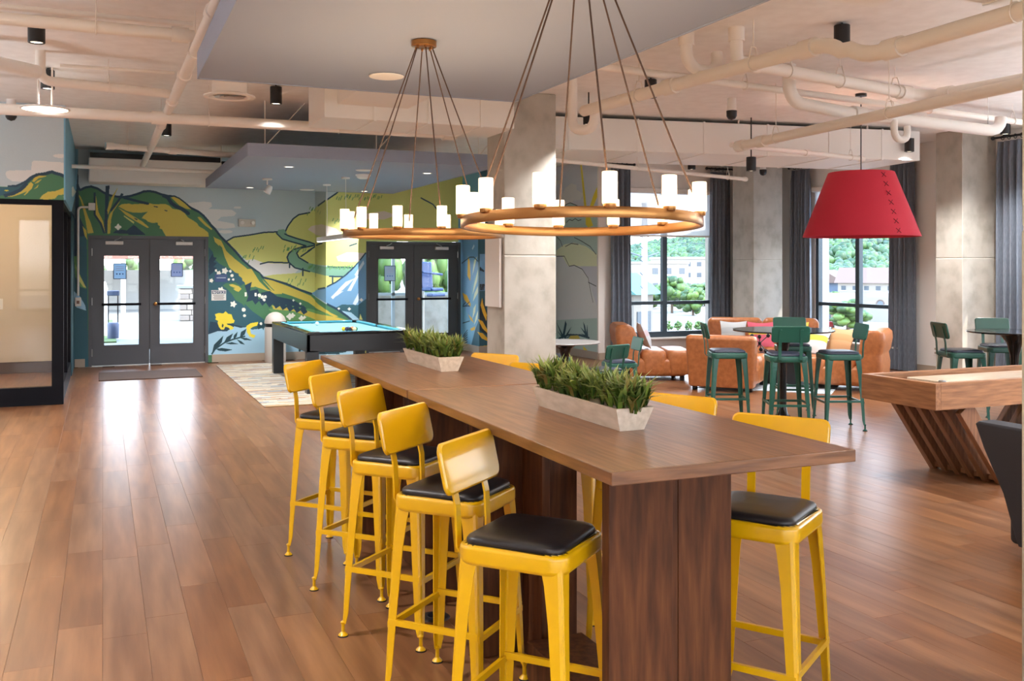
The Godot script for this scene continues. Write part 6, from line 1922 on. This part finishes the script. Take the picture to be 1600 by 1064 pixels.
		[5, 0, 506, 356, 528, 360, 570, 376, 612, 394, 644, 408, 665, 431, 665, 448, 634, 426, 591, 409, 559, 398, 538, 393, 523, 377],
		[5, 0, 528, 434, 570, 439, 612, 446, 665, 462, 665, 483, 634, 469, 591, 452, 533, 446],
		[5, 0, 406, 372, 418, 371, 434, 377, 442, 385, 434, 394, 425, 390, 418, 384, 425, 383, 411, 377],
		[4, 0, 451, 375, 471, 365, 466, 391, 487, 386, 497, 407, 476, 418, 456, 423, 461, 407],
		[4, 0, 497, 397, 523, 392, 544, 408, 591, 419, 634, 447, 612, 441, 580, 435, 544, 429, 507, 423],
		[4, 0, 471, 415, 481, 399, 493, 420, 481, 431],
		[4, 0, 491, 419, 501, 404, 512, 425, 501, 435],
		[4, 0, 510, 424, 521, 409, 532, 430, 521, 440],
		[4, 0, 530, 428, 540, 414, 552, 436, 540, 444],
		[4, 0, 550, 433, 560, 419, 572, 441, 560, 449],
		[4, 0, 570, 437, 580, 424, 592, 446, 580, 454],
		[4, 0, 590, 442, 601, 429, 612, 451, 601, 458],
		[4, 0, 610, 447, 621, 435, 633, 456, 621, 463],
		[6, 0, 451, 428, 471, 449, 507, 476, 518, 503, 456, 496],
		[4, 0, 355, 478, 430, 490, 471, 502, 471, 512, 350, 514],
		[10, 0, 345, 516, 375, 506, 401, 507, 422, 493, 439, 498, 458, 496, 472, 504, 511, 500, 555, 498, 665, 496, 665, 584, 612, 583, 350, 574],
		[12, 0, 368, 457, 378, 454, 391, 455, 398, 449, 405, 457, 414, 458, 418, 471, 423, 477, 420, 484, 408, 485, 402, 486, 418, 494, 420, 500, 411, 504, 406, 497, 397, 494, 393, 502, 385, 502, 379, 494, 375, 482, 377, 477, 369, 472, 371, 467],
		[13, 0, 388, 484, 392, 489, 390, 497, 387, 494],
		[13, 0, 400, 485, 422, 486, 418, 491, 404, 489],
		[12, 0, 456, 493, 468, 485, 489, 482, 489, 492, 475, 496, 466, 502, 469, 516, 482, 521, 477, 529, 465, 524, 457, 511],
		[13, 4, 359, 572, 369, 557, 394, 540, 418, 531, 434, 527, 451, 523],
		[13, 0, 359, 573, 366, 544, 391, 520, 387, 538, 373, 556],
		[13, 0, 371, 557, 387, 555, 417, 561, 397, 565, 378, 562],
		[13, 0, 392, 542, 401, 524, 418, 514, 411, 531, 397, 541],
		[13, 0, 397, 542, 415, 539, 435, 545, 411, 545],
		[13, 0, 419, 531, 421, 519, 431, 509, 428, 524],
		[13, 0, 429, 531, 441, 537, 451, 547, 439, 544],
		[13, 0, 437, 527, 441, 510, 456, 501, 451, 518],
		[13, 0, 437, 526, 456, 528, 472, 535, 451, 534],
		[13, 0, 487, 489, 506, 482, 528, 481, 528, 495, 506, 497, 504, 508, 501, 499, 489, 504],
		[13, 0, 291, 569, 306, 539, 316, 544, 311, 570],
		[13, 0, 607, 553, 615, 551, 612, 575, 607, 572],
		[13, 0, 623, 551, 628, 554, 629, 576, 624, 574],
		[14, 0, 364, 361, 363, 362, 362, 363, 361, 364, 361, 366, 360, 367, 358, 366, 357, 365, 356, 365, 354, 365, 353, 364, 353, 362, 354, 360, 353, 359, 353, 357, 354, 356, 356, 356, 357, 356, 358, 355, 360, 354, 361, 355, 361, 357, 362, 358, 363, 359],
		[14, 0, 386, 339, 385, 341, 383, 342, 383, 343, 382, 345, 381, 347, 379, 346, 378, 344, 376, 344, 374, 344, 373, 343, 373, 341, 374, 339, 373, 338, 373, 336, 374, 334, 376, 334, 378, 334, 379, 333, 381, 332, 382, 333, 383, 336, 383, 337, 385, 338],
		[14, 0, 405, 333, 403, 335, 401, 336, 400, 338, 400, 341, 398, 342, 395, 341, 394, 339, 392, 339, 389, 340, 387, 338, 388, 335, 389, 333, 388, 331, 387, 328, 389, 326, 392, 326, 394, 326, 395, 325, 398, 323, 400, 325, 400, 328, 401, 329, 403, 331],
		[14, 0, 420, 346, 420, 347, 419, 349, 419, 350, 418, 350, 416, 351, 415, 351, 414, 351, 413, 350, 412, 350, 411, 349, 411, 347, 411, 346, 411, 345, 411, 344, 412, 343, 413, 342, 414, 342, 415, 341, 416, 342, 418, 342, 419, 343, 419, 344, 420, 345],
		[14, 0, 378, 350, 378, 351, 377, 352, 377, 353, 376, 354, 375, 354, 374, 354, 373, 354, 372, 354, 371, 353, 370, 352, 370, 351, 370, 350, 370, 349, 370, 348, 371, 347, 372, 346, 373, 346, 374, 346, 375, 346, 376, 346, 377, 347, 377, 348, 378, 349],
		[14, 0, 410, 357, 410, 358, 409, 359, 409, 360, 408, 360, 407, 361, 406, 361, 405, 361, 405, 360, 404, 360, 403, 359, 403, 358, 403, 357, 403, 356, 403, 356, 404, 355, 405, 354, 405, 354, 406, 354, 407, 354, 408, 354, 409, 355, 409, 356, 410, 356],
		[14, 0, 422, 358, 422, 359, 422, 360, 421, 360, 420, 361, 419, 361, 419, 361, 418, 361, 417, 361, 416, 360, 416, 360, 415, 359, 415, 358, 415, 357, 416, 356, 416, 355, 417, 355, 418, 354, 419, 354, 419, 354, 420, 355, 421, 355, 422, 356, 422, 357],
		[14, 0, 395, 388, 393, 390, 390, 391, 390, 393, 389, 396, 387, 398, 385, 396, 383, 394, 381, 394, 378, 394, 377, 393, 378, 390, 379, 388, 378, 386, 377, 383, 378, 381, 381, 381, 383, 382, 385, 380, 387, 378, 389, 380, 390, 383, 390, 385, 393, 386],
		[14, 0, 429, 429, 427, 431, 424, 433, 424, 434, 423, 437, 421, 439, 419, 437, 417, 435, 415, 435, 412, 436, 411, 434, 412, 431, 413, 429, 412, 427, 411, 424, 412, 422, 415, 423, 417, 423, 419, 421, 421, 419, 423, 421, 424, 424, 424, 426, 427, 427],
		[14, 0, 454, 446, 454, 447, 453, 449, 453, 450, 451, 451, 450, 451, 448, 452, 447, 451, 446, 451, 444, 450, 443, 449, 443, 447, 443, 446, 443, 444, 443, 443, 444, 441, 446, 440, 447, 440, 448, 440, 450, 440, 451, 441, 453, 442, 453, 443, 454, 444],
		[14, 0, 455, 463, 455, 464, 454, 465, 453, 466, 453, 467, 451, 467, 450, 467, 449, 467, 448, 467, 447, 466, 447, 465, 446, 464, 446, 463, 446, 462, 447, 461, 447, 460, 448, 459, 449, 459, 450, 458, 451, 459, 453, 459, 453, 460, 454, 461, 455, 462],
		[14, 0, 498, 404, 498, 406, 497, 407, 496, 408, 495, 409, 494, 410, 493, 410, 491, 410, 490, 409, 489, 408, 488, 407, 488, 406, 487, 404, 488, 403, 488, 402, 489, 400, 490, 400, 491, 399, 493, 399, 494, 399, 495, 400, 496, 401, 497, 402, 498, 403],
		[14, 0, 508, 409, 507, 411, 505, 412, 504, 413, 504, 415, 503, 416, 501, 415, 500, 413, 499, 414, 497, 414, 496, 413, 496, 411, 497, 409, 496, 408, 496, 406, 497, 405, 499, 405, 500, 405, 501, 404, 503, 403, 504, 404, 504, 406, 505, 407, 507, 408],
		[14, 0, 514, 409, 514, 410, 513, 411, 513, 412, 512, 413, 511, 413, 510, 413, 508, 413, 507, 413, 506, 412, 506, 411, 505, 410, 505, 409, 505, 408, 506, 406, 506, 405, 507, 405, 508, 404, 510, 404, 511, 404, 512, 405, 513, 406, 513, 407, 514, 408],
		[14, 0, 511, 418, 510, 419, 510, 420, 509, 421, 509, 421, 508, 422, 506, 422, 505, 422, 504, 421, 504, 421, 503, 420, 502, 419, 502, 418, 502, 416, 503, 415, 504, 415, 504, 414, 505, 413, 506, 413, 508, 414, 509, 414, 509, 415, 510, 416, 510, 417],
		[14, 0, 501, 488, 501, 489, 501, 490, 500, 490, 499, 491, 498, 492, 497, 492, 496, 491, 495, 491, 494, 490, 494, 489, 493, 488, 493, 487, 493, 486, 494, 485, 494, 484, 495, 484, 496, 483, 497, 483, 498, 483, 499, 484, 500, 485, 501, 485, 501, 486],
		[14, 0, 374, 332, 374, 332, 374, 333, 373, 334, 373, 335, 372, 335, 371, 335, 370, 335, 369, 335, 368, 334, 368, 333, 368, 332, 367, 332, 368, 331, 368, 330, 368, 329, 369, 328, 370, 328, 371, 328, 372, 328, 373, 328, 373, 329, 374, 330, 374, 331],
		[14, 0, 415, 334, 414, 335, 414, 336, 413, 336, 413, 337, 412, 338, 411, 338, 410, 338, 409, 337, 408, 336, 407, 336, 407, 335, 407, 334, 407, 332, 407, 331, 408, 331, 409, 330, 410, 330, 411, 329, 412, 330, 413, 330, 413, 331, 414, 331, 414, 332],
		[14, 0, 451, 395, 457, 395, 457, 407, 451, 407],
		[14, 0, 479, 397, 485, 397, 485, 407, 479, 407],
		[14, 0, 591, 468, 590, 471, 587, 472, 585, 473, 584, 475, 583, 477, 580, 479, 578, 477, 577, 475, 576, 473, 574, 472, 571, 470, 570, 468, 571, 465, 574, 464, 576, 463, 577, 461, 578, 459, 580, 458, 583, 459, 584, 462, 585, 463, 587, 464, 590, 466],
		[14, 0, 597, 465, 596, 467, 594, 468, 592, 469, 592, 470, 591, 472, 589, 473, 587, 472, 586, 470, 585, 469, 584, 468, 582, 467, 581, 465, 582, 463, 584, 462, 585, 461, 586, 460, 587, 458, 589, 457, 591, 458, 592, 460, 592, 462, 594, 462, 596, 463],
		[14, 0, 624, 474, 623, 476, 621, 478, 619, 478, 618, 480, 617, 482, 615, 483, 613, 482, 612, 480, 611, 478, 609, 477, 607, 476, 606, 474, 607, 472, 609, 471, 611, 470, 612, 468, 613, 466, 615, 465, 617, 466, 618, 468, 619, 470, 621, 471, 623, 472],
		[14, 0, 629, 471, 629, 472, 627, 473, 626, 474, 626, 474, 625, 476, 624, 476, 623, 476, 622, 474, 622, 473, 621, 473, 619, 472, 619, 471, 619, 470, 621, 469, 622, 469, 622, 468, 623, 466, 624, 466, 625, 467, 626, 468, 626, 469, 627, 469, 629, 470],
		[14, 0, 595, 420, 594, 421, 593, 422, 593, 422, 592, 423, 592, 424, 591, 424, 590, 424, 590, 423, 589, 422, 589, 422, 588, 421, 587, 420, 588, 419, 589, 419, 589, 418, 590, 418, 590, 417, 591, 416, 592, 417, 592, 418, 593, 418, 593, 419, 594, 419],
		[14, 0, 615, 430, 615, 431, 614, 432, 613, 432, 613, 433, 612, 434, 611, 434, 610, 434, 610, 433, 609, 432, 609, 431, 608, 431, 607, 430, 608, 429, 609, 429, 609, 428, 610, 428, 610, 427, 611, 426, 612, 427, 613, 428, 613, 428, 614, 429, 615, 429],
		[2, 0, -25, 75, -22, 76, -11, 82, 3, 87, 3, 143, -25, 143],
		[4, 6, -22, 76, -11, 82, 3, 87],
		[17, 0, -25, -90, 10, -92, 10, 292, -25, 292],
		[4, 0, -25, 170, -6, 170, 5, 117, 10, 47, 15, 292, -25, 292],
		[14, 0, -5, 105, -2, 100, 1, 110, 5, 116, 1, 123, -3, 131, -5, 127],
	]],
	"S": [152, 595, 0, [
		[7, 0, -49, 250, 39, 257, -49, 286],
		[7, 0, -49, 149, 39, 141, 139, 132, 184, 128, 184, 318, 108, 316, -49, 313],
		[4, 5, 39, 141, 139, 132],
		[16, 0, -49, 196, 90, 197, 184, 207, 184, 241, 13, 226, -49, 216],
		[7, 0, -49, 336, -13, 339, 184, 347, 184, 378, 139, 385, -49, 399],
		[8, 0, -49, 249, 13, 256, -49, 257, -49, 312, 139, 321, 184, 321, 184, 348, -49, 337],
		[4, 4, 13, 257, 102, 252],
		[4, 4, 8, 336, 8, 350],
		[15, 2, 4, 317, -12, 326],
		[15, 2, 13, 315, -3, 324],
		[15, 2, 23, 314, 8, 323],
		[15, 2, 52, 320, 37, 328],
		[15, 2, 62, 319, 47, 327],
		[15, 2, 86, 318, 71, 327],
		[15, 2, 150, 319, 136, 327],
		[15, 2, 162, 318, 147, 327],
		[15, 2, 18, 141, 2, 149],
		[15, 2, 51, 152, 36, 160],
		[15, 2, 80, 159, 65, 167],
		[9, 0, -49, 404, -49, 400, 39, 387, 139, 381, 184, 375, 184, 426, 139, 422],
		[4, 5, 39, 387, 139, 381],
		[2, 0, -49, 405, 139, 426, 184, 429, 184, 538, -49, 565],
		[15, 0, -49, 450, 39, 451, 184, 454, 184, 482, 39, 493, -49, 496],
		[5, 0, -49, 414, 39, 430, 184, 447, 184, 455, 39, 446, -49, 438],
		[5, 0, -49, 459, 39, 460, 184, 459, 184, 474, 39, 481, -49, 478],
		[10, 0, -49, 499, 39, 493, 184, 485, 184, 568, -49, 588],
		[13, 0, 184, 567, 13, 581, 90, 538, 184, 546],
	]],
	"P": [91, 595, 0, [
		[7, 0, -8, 137, -3, 133, 28, 111, 49, 90, 100, 96, 100, 327, 73, 327, -8, 316],
		[4, 4, -3, 133, 28, 111, 49, 90],
		[16, 0, -8, 201, 28, 212, 44, 230, 7, 241, -8, 236],
		[16, 0, 28, 292, 59, 279, 100, 280, 100, 304, 70, 307, 33, 305],
		[7, 0, -8, 344, 23, 351, 65, 346, -3, 384, -8, 386],
		[8, 0, -8, 320, -3, 321, 78, 323, 59, 350, 7, 348, -8, 345],
		[4, 4, -3, 321, 80, 323],
		[4, 4, 7, 348, 59, 350],
		[4, 4, 65, 261, 86, 254],
		[4, 4, 17, 350, 17, 369],
		[15, 2, 31, 120, 28, 128],
		[15, 2, 37, 122, 34, 130],
		[15, 2, 42, 122, 39, 130],
		[15, 2, 44, 117, 41, 125],
		[15, 2, 54, 118, 51, 127],
		[15, 2, 59, 113, 56, 121],
		[15, 2, 62, 114, 59, 122],
		[15, 2, 67, 117, 64, 126],
		[15, 2, 70, 113, 67, 122],
		[15, 2, 77, 120, 73, 129],
		[15, 2, 84, 112, 81, 121],
		[15, 2, 90, 112, 87, 120],
		[15, 2, 94, 112, 91, 120],
		[15, 2, 2, 318, -1, 327],
		[15, 2, 5, 316, 2, 325],
		[15, 2, 10, 318, 7, 326],
		[15, 2, 12, 320, 9, 329],
		[15, 2, 17, 317, 14, 326],
		[15, 2, 18, 317, 15, 325],
		[15, 2, 23, 318, 20, 326],
		[15, 2, 27, 319, 24, 327],
		[15, 2, 32, 319, 28, 327],
		[15, 2, 34, 318, 31, 326],
		[15, 2, 39, 319, 36, 328],
		[15, 2, 41, 319, 38, 328],
		[15, 2, 47, 318, 44, 326],
		[15, 2, 51, 320, 48, 329],
		[15, 2, 53, 317, 50, 325],
		[15, 2, 55, 319, 52, 328],
		[15, 2, 62, 316, 58, 325],
		[15, 2, 64, 318, 61, 327],
		[15, 2, 68, 314, 65, 322],
		[15, 2, 72, 317, 69, 326],
		[15, 2, 75, 316, 72, 324],
		[15, 2, 79, 319, 75, 327],
		[15, 2, 82, 318, 79, 327],
		[15, 2, 84, 314, 81, 322],
		[15, 2, 89, 318, 86, 326],
		[15, 2, 20, 182, 17, 190],
		[15, 2, 26, 188, 23, 197],
		[15, 2, 32, 183, 29, 191],
		[15, 2, 37, 185, 34, 193],
		[15, 2, 40, 180, 37, 188],
		[15, 2, 47, 184, 44, 192],
		[9, 0, -8, 418, -8, 381, -3, 380, 28, 364, 54, 345, 78, 323, 96, 302, 100, 298, 100, 483, 70, 477, 38, 447, -3, 421],
		[4, 4, -3, 380, 28, 364, 54, 345, 78, 323, 96, 302],
		[11, 0, 12, 408, 54, 364, 80, 354, 59, 375, 18, 413],
		[11, 0, 59, 390, 86, 344, 91, 349, 70, 390],
		[11, 0, 75, 427, 91, 396, 94, 416, 83, 432],
		[11, 0, 80, 344, 100, 313, 100, 327, 86, 349],
		[11, 0, 28, 395, 49, 390, 28, 405],
		[6, 0, 18, 442, 44, 429, 91, 431, 100, 425, 100, 487, 70, 476],
		[10, 0, 44, 447, 70, 452, 96, 474, 99, 489, 70, 478],
		[2, 0, -8, 422, -3, 425, 28, 441, 59, 463, 75, 477, 72, 529, -8, 543],
		[15, 0, -8, 451, 44, 467, 70, 479, -8, 485],
		[4, 6, -3, 425, 28, 441, 59, 463, 75, 477],
		[5, 0, -8, 438, 12, 452, 34, 463, 23, 465, -8, 449],
		[5, 0, -8, 458, 28, 465, 67, 477, -8, 475],
		[10, 0, -8, 487, 80, 489, 99, 573, -8, 571],
		[13, 0, -8, 569, -8, 537, 7, 549, 28, 550, 38, 571],
		[13, 0, 28, 568, 59, 543, 80, 541, 54, 566],
		[14, 0, 39, 441, 38, 441, 37, 442, 37, 442, 36, 443, 36, 444, 35, 444, 34, 444, 33, 443, 33, 442, 32, 442, 31, 441, 31, 440, 31, 439, 32, 439, 33, 439, 33, 438, 34, 437, 35, 437, 36, 437, 36, 438, 37, 439, 37, 439, 38, 440],
		[14, 0, 70, 442, 69, 443, 68, 444, 67, 444, 66, 445, 66, 446, 65, 447, 63, 446, 63, 445, 62, 444, 61, 444, 60, 443, 59, 442, 60, 441, 61, 440, 62, 440, 63, 439, 63, 438, 65, 437, 66, 438, 66, 439, 67, 440, 68, 440, 69, 441],
	]],
	"B": [419, 595, 7, [
		[7, 0, 60, 71, 274, 96, 316, 116, 333, 136, 366, 140, 432, 166, 432, 369, 152, 327, 60, 327],
		[4, 4, 274, 96, 316, 116, 333, 136, 366, 140],
		[16, 0, 60, 276, 90, 277, 102, 300, 60, 304],
		[16, 0, 68, 155, 152, 142, 194, 154, 152, 169, 68, 169],
		[15, 2, 66, 91, 62, 100],
		[15, 2, 71, 91, 67, 100],
		[15, 2, 73, 99, 69, 108],
		[15, 2, 80, 91, 76, 101],
		[15, 2, 90, 99, 87, 108],
		[15, 2, 92, 100, 88, 109],
		[15, 2, 99, 96, 96, 105],
		[15, 2, 103, 99, 100, 108],
		[15, 2, 112, 99, 108, 108],
		[15, 2, 119, 91, 116, 100],
		[15, 2, 122, 90, 118, 99],
		[15, 2, 126, 88, 123, 98],
		[15, 2, 133, 94, 130, 104],
		[15, 2, 137, 95, 134, 104],
		[15, 2, 145, 91, 142, 100],
		[15, 2, 65, 317, 61, 326],
		[9, 0, 60, 314, 73, 300, 90, 278, 120, 254, 120, 507, 60, 496],
		[4, 4, 73, 300, 91, 277],
		[11, 0, 60, 348, 61, 346, 67, 351, 60, 365],
		[11, 0, 60, 416, 67, 403, 70, 426, 60, 440],
		[11, 0, 60, 350, 60, 338, 84, 300, 87, 311, 61, 351],
		[6, 0, 60, 442, 67, 442, 120, 403, 120, 519, 60, 497],
		[10, 0, 60, 479, 73, 489, 76, 506, 60, 500],
		[10, 0, 60, 527, 76, 598, 60, 597],
		[14, 0, 84, 426, 83, 427, 81, 428, 80, 429, 80, 430, 79, 431, 77, 432, 76, 431, 75, 430, 75, 429, 73, 428, 72, 427, 71, 426, 72, 424, 73, 424, 75, 423, 75, 422, 76, 420, 77, 420, 79, 420, 80, 422, 80, 423, 81, 424, 83, 424],
		[7, 0, 70, 489, 74, 469, 82, 489],
		[17, 0, 404, 73, 432, 72, 432, 646, 404, 645],
		[9, 0, 414, 171, 432, 170, 432, 463, 414, 422],
		[18, 0, 418, 406, 432, 413, 432, 436, 426, 429],
		[19, 3, 416, 309, 429, 300],
	]],
	"R": [153, 595, 17, [
		[7, 0, -43, 153, 43, 170, 43, 369, -43, 366],
		[17, 0, -43, 70, 182, 86, 182, 629, -43, 650],
		[9, 0, -16, 170, 164, 178, 154, 315, 81, 385, 66, 490, -16, 422],
		[6, 0, 66, 596, 116, 523, 154, 486, 154, 589],
		[18, 0, 51, 286, 66, 300, 74, 349, 71, 367, 46, 350],
		[18, 0, -5, 406, 41, 414, 76, 441, 74, 451, 16, 429],
		[18, 0, 51, 475, 86, 486, 106, 502, 76, 493],
		[18, 0, 71, 522, 116, 511, 114, 523, 81, 528],
		[23, 0, 135, 287, 121, 308, 81, 363, 91, 349, 106, 301],
		[23, 0, 145, 325, 135, 366, 91, 412, 106, 377],
		[23, 0, 149, 376, 140, 404, 96, 433, 111, 405],
		[23, 0, 125, 439, 116, 467, 91, 489, 101, 454],
		[23, 0, 149, 452, 135, 487, 106, 509, 121, 481],
		[19, 3, -10, 309, 26, 300, 66, 290, 106, 290, 154, 308],
		[19, 3, -10, 509, 66, 497],
		[19, 3, -5, 451, 66, 448],
		[19, 3, 26, 450, 66, 434],
		[19, 3, 5, 447, 31, 437],
		[19, 3, -5, 555, 46, 527],
		[19, 3, -5, 559, 46, 535],
		[19, 3, -5, 564, 46, 542],
		[19, 3, -5, 568, 46, 550],
		[19, 3, -5, 572, 46, 558],
		[19, 3, -5, 577, 46, 566],
		[19, 3, -5, 581, 46, 574],
		[11, 0, 86, 262, 106, 248, 111, 255, 94, 266],
		[6, 0, 142, 83, 182, 86, 182, 629, 142, 632],
		[18, 0, 182, 515, 140, 487, 182, 491],
		[18, 0, 135, 528, 182, 529, 182, 547, 173, 547],
	]],
	"C": [244, 595, 6, [
		[17, 0, -8, 84, 16, 83, 16, 632, -8, 631],
		[9, 0, -8, 177, 4, 177, 0, 315, -8, 337],
		[6, 0, -8, 589, -8, 507, 0, 486, 0, 589],
		[6, 0, -4, 84, 57, 82, 57, 634, -4, 631],
		[9, 0, 0, 280, 26, 280, 26, 397, 0, 397],
		[19, 0, 2, 438, 11, 418, 26, 466, 26, 538, 0, 520],
		[18, 0, 10, 418, 13, 438, 26, 473, 24, 494, 11, 466, 4, 442],
		[18, 0, -5, 486, 11, 493, 28, 521, 28, 532, 11, 517],
		[18, 0, -7, 527, 11, 531, 30, 549, 28, 557, 8, 548],
		[18, 0, 0, 572, 30, 571, 30, 582, 4, 581],
		[19, 3, 1, 332, 4, 322],
		[19, 3, 0, 395, 4, 376],
		[19, 3, 4, 333, 7, 325],
		[19, 3, 4, 395, 7, 376],
		[19, 3, 7, 334, 10, 328],
		[19, 3, 7, 395, 11, 376],
		[19, 3, 10, 335, 13, 330],
		[19, 3, 10, 395, 14, 376],
		[19, 3, 13, 336, 16, 333],
		[19, 3, 14, 395, 17, 376],
	]],
	"D": [340, 595, 20, [
		[20, 0, 0, -133, 359, -85, 359, 664, 0, 704],
		[1, 0, 98, 92, 119, 72, 161, 61, 195, 68, 198, 84, 241, 99, 222, 116, 174, 116, 154, 127, 83, 120, 54, 108],
		[1, 0, 9, 47, 69, 43, 90, 51, 69, 58, 9, 60],
		[21, 0, 39, 133, 112, 128, 154, 121, 202, 133, 222, 155, 330, 161, 337, 296, 39, 293],
		[21, 0, 195, 142, 235, 156, 330, 202, 330, 284, 54, 281, 54, 217, 126, 175],
		[23, 0, 54, 268, 112, 250, 181, 246, 261, 259, 330, 284, 330, 319, 54, 319],
		[22, 0, 54, 284, 98, 288, 140, 319, 168, 316, 222, 319, 274, 355, 305, 402, 330, 437, 330, 472, 54, 492],
		[21, 0, 54, 492, 337, 472, 337, 600, 54, 626],
		[19, 2, 112, 128, 133, 123, 154, 121, 179, 127, 202, 133],
		[19, 2, 126, 182, 147, 173, 168, 177, 188, 172, 208, 179, 228, 177],
		[19, 2, 54, 223, 83, 237, 98, 256],
		[19, 2, 181, 230, 222, 240, 287, 260, 324, 284],
		[19, 2, 119, 257, 161, 248, 208, 252],
		[19, 2, 54, 287, 112, 287, 147, 319],
		[19, 2, 147, 319, 181, 316, 235, 328, 274, 355, 293, 402, 305, 426],
		[19, 2, 274, 367, 324, 378],
		[19, 2, 98, 149, 154, 155, 195, 154],
		[12, 0, 222, 7, 232, 8, 263, 140, 293, 165, 280, 170, 250, 145],
		[12, 0, 309, 107, 330, 85, 337, 109, 280, 170, 267, 164],
		[12, 0, 258, 166, 287, 171, 305, 198, 274, 203, 258, 193],
		[13, 0, 119, 491, 129, 500, 112, 545, 98, 540],
		[13, 0, 98, 546, 54, 498, 69, 510, 109, 542],
		[13, 0, 109, 545, 161, 508, 147, 524, 119, 548],
		[13, 0, 100, 549, 61, 526, 76, 532, 106, 546],
		[13, 0, 112, 548, 165, 532, 140, 543],
		[13, 0, 241, 488, 254, 499, 267, 532, 254, 527],
		[13, 0, 222, 504, 254, 518, 263, 532],
		[13, 0, 267, 493, 274, 531, 261, 529],
		[13, 0, 224, 525, 261, 526, 274, 533],
		[13, 6, 69, 551, 140, 534, 222, 530, 280, 534],
		[12, 0, 241, 561, 267, 571, 280, 599, 248, 596],
		[5, 0, 154, 536, 208, 531, 222, 541, 140, 548],
	]],
	"G": [951, 188, 0, [
		[2, 0, 963, 134, 963, 523, 949, 523, 949, 134],
		[6, 0, 949, 173, 963, 172, 963, 530, 949, 529],
		[1, 0, 845, 140, 847, 135, 852, 133, 890, 131, 891, 115, 895, 112, 910, 112, 926, 113, 959, 114, 963, 113, 963, 157, 857, 154, 848, 148],
		[1, 0, 957, 100, 956, 101, 955, 102, 952, 103, 950, 104, 946, 104, 943, 105, 939, 105, 935, 104, 933, 104, 930, 103, 929, 102, 928, 101, 929, 100, 930, 99, 933, 98, 935, 98, 939, 97, 943, 97, 946, 97, 950, 97, 952, 98, 955, 98, 956, 99],
		[2, 0, 831, 165, 849, 165, 864, 164, 872, 160, 883, 153, 891, 145, 900, 140, 915, 137, 923, 134, 927, 133, 932, 135, 943, 138, 951, 142, 960, 146, 963, 147, 963, 191, 831, 194],
		[4, 6, 849, 165, 864, 164, 872, 160, 883, 153, 891, 145, 900, 140, 915, 137, 923, 134, 927, 133, 932, 135, 943, 138, 951, 142, 960, 146],
		[6, 0, 831, 166, 864, 165, 878, 157, 871, 170, 857, 178, 843, 182, 831, 183],
		[4, 7, 843, 183, 857, 178, 871, 171, 881, 159],
		[5, 0, 847, 184, 859, 181, 871, 174, 881, 164, 889, 154, 894, 158, 891, 167, 879, 181, 877, 180, 882, 173, 870, 179, 857, 184],
		[5, 0, 891, 153, 896, 145, 904, 141, 917, 141, 915, 143, 904, 146, 895, 154],
		[5, 0, 896, 157, 900, 152, 908, 148, 908, 150, 901, 156],
		[5, 0, 895, 168, 900, 162, 904, 157, 901, 165],
		[5, 0, 905, 187, 909, 180, 920, 172, 932, 171, 943, 166, 959, 158, 963, 159, 963, 163, 961, 172, 951, 182, 947, 182, 949, 176, 944, 178, 938, 178, 932, 186, 917, 188],
		[12, 0, 841, 172, 847, 171, 852, 172, 847, 174],
		[17, 0, 948, 20, 963, 19, 963, 300, 948, 300],
	]],
	"H": [764, 188, 0, [
		[2, 0, 211, 84, -35, 72, -311, 79, -312, 79, -312, 625, 841, 516, 841, 141],
		[6, 0, 841, 178, -82, 111, -312, 133, -312, 637, 841, 522],
		[4, 6, 211, 84, -35, 72, -311, 79],
		[4, 0, -35, 113, -214, 160, -312, 160, -312, 218, 46, 216],
		[1, 0, 874, 124, 531, 90, 301, 67, 301, 121, 874, 165],
		[1, 0, 612, 84, 629, 87, 677, 93, 750, 102, 838, 111, 874, 115, 874, 109, 838, 105, 750, 96, 677, 89, 629, 85],
		[2, 0, 874, 150, 790, 144, 488, 123, 22, 89, 22, 144, 874, 198],
		[4, 6, 790, 144, 488, 123, 22, 89],
		[5, 0, 874, 172, 531, 140, 301, 124, 444, 149, 790, 183, 874, 189, 874, 185, 854, 182, 874, 184],
		[17, 0, 874, 35, -312, -138, -312, 288, 874, 301],
		[4, 0, 874, 217, 343, 188, -82, 111, -312, 17, -312, 17, -312, 288, 874, 301],
		[14, 0, 326, 130, 223, 118, 82, 116, -75, 111, 82, 129, 250, 148, 326, 149],
	]],
}
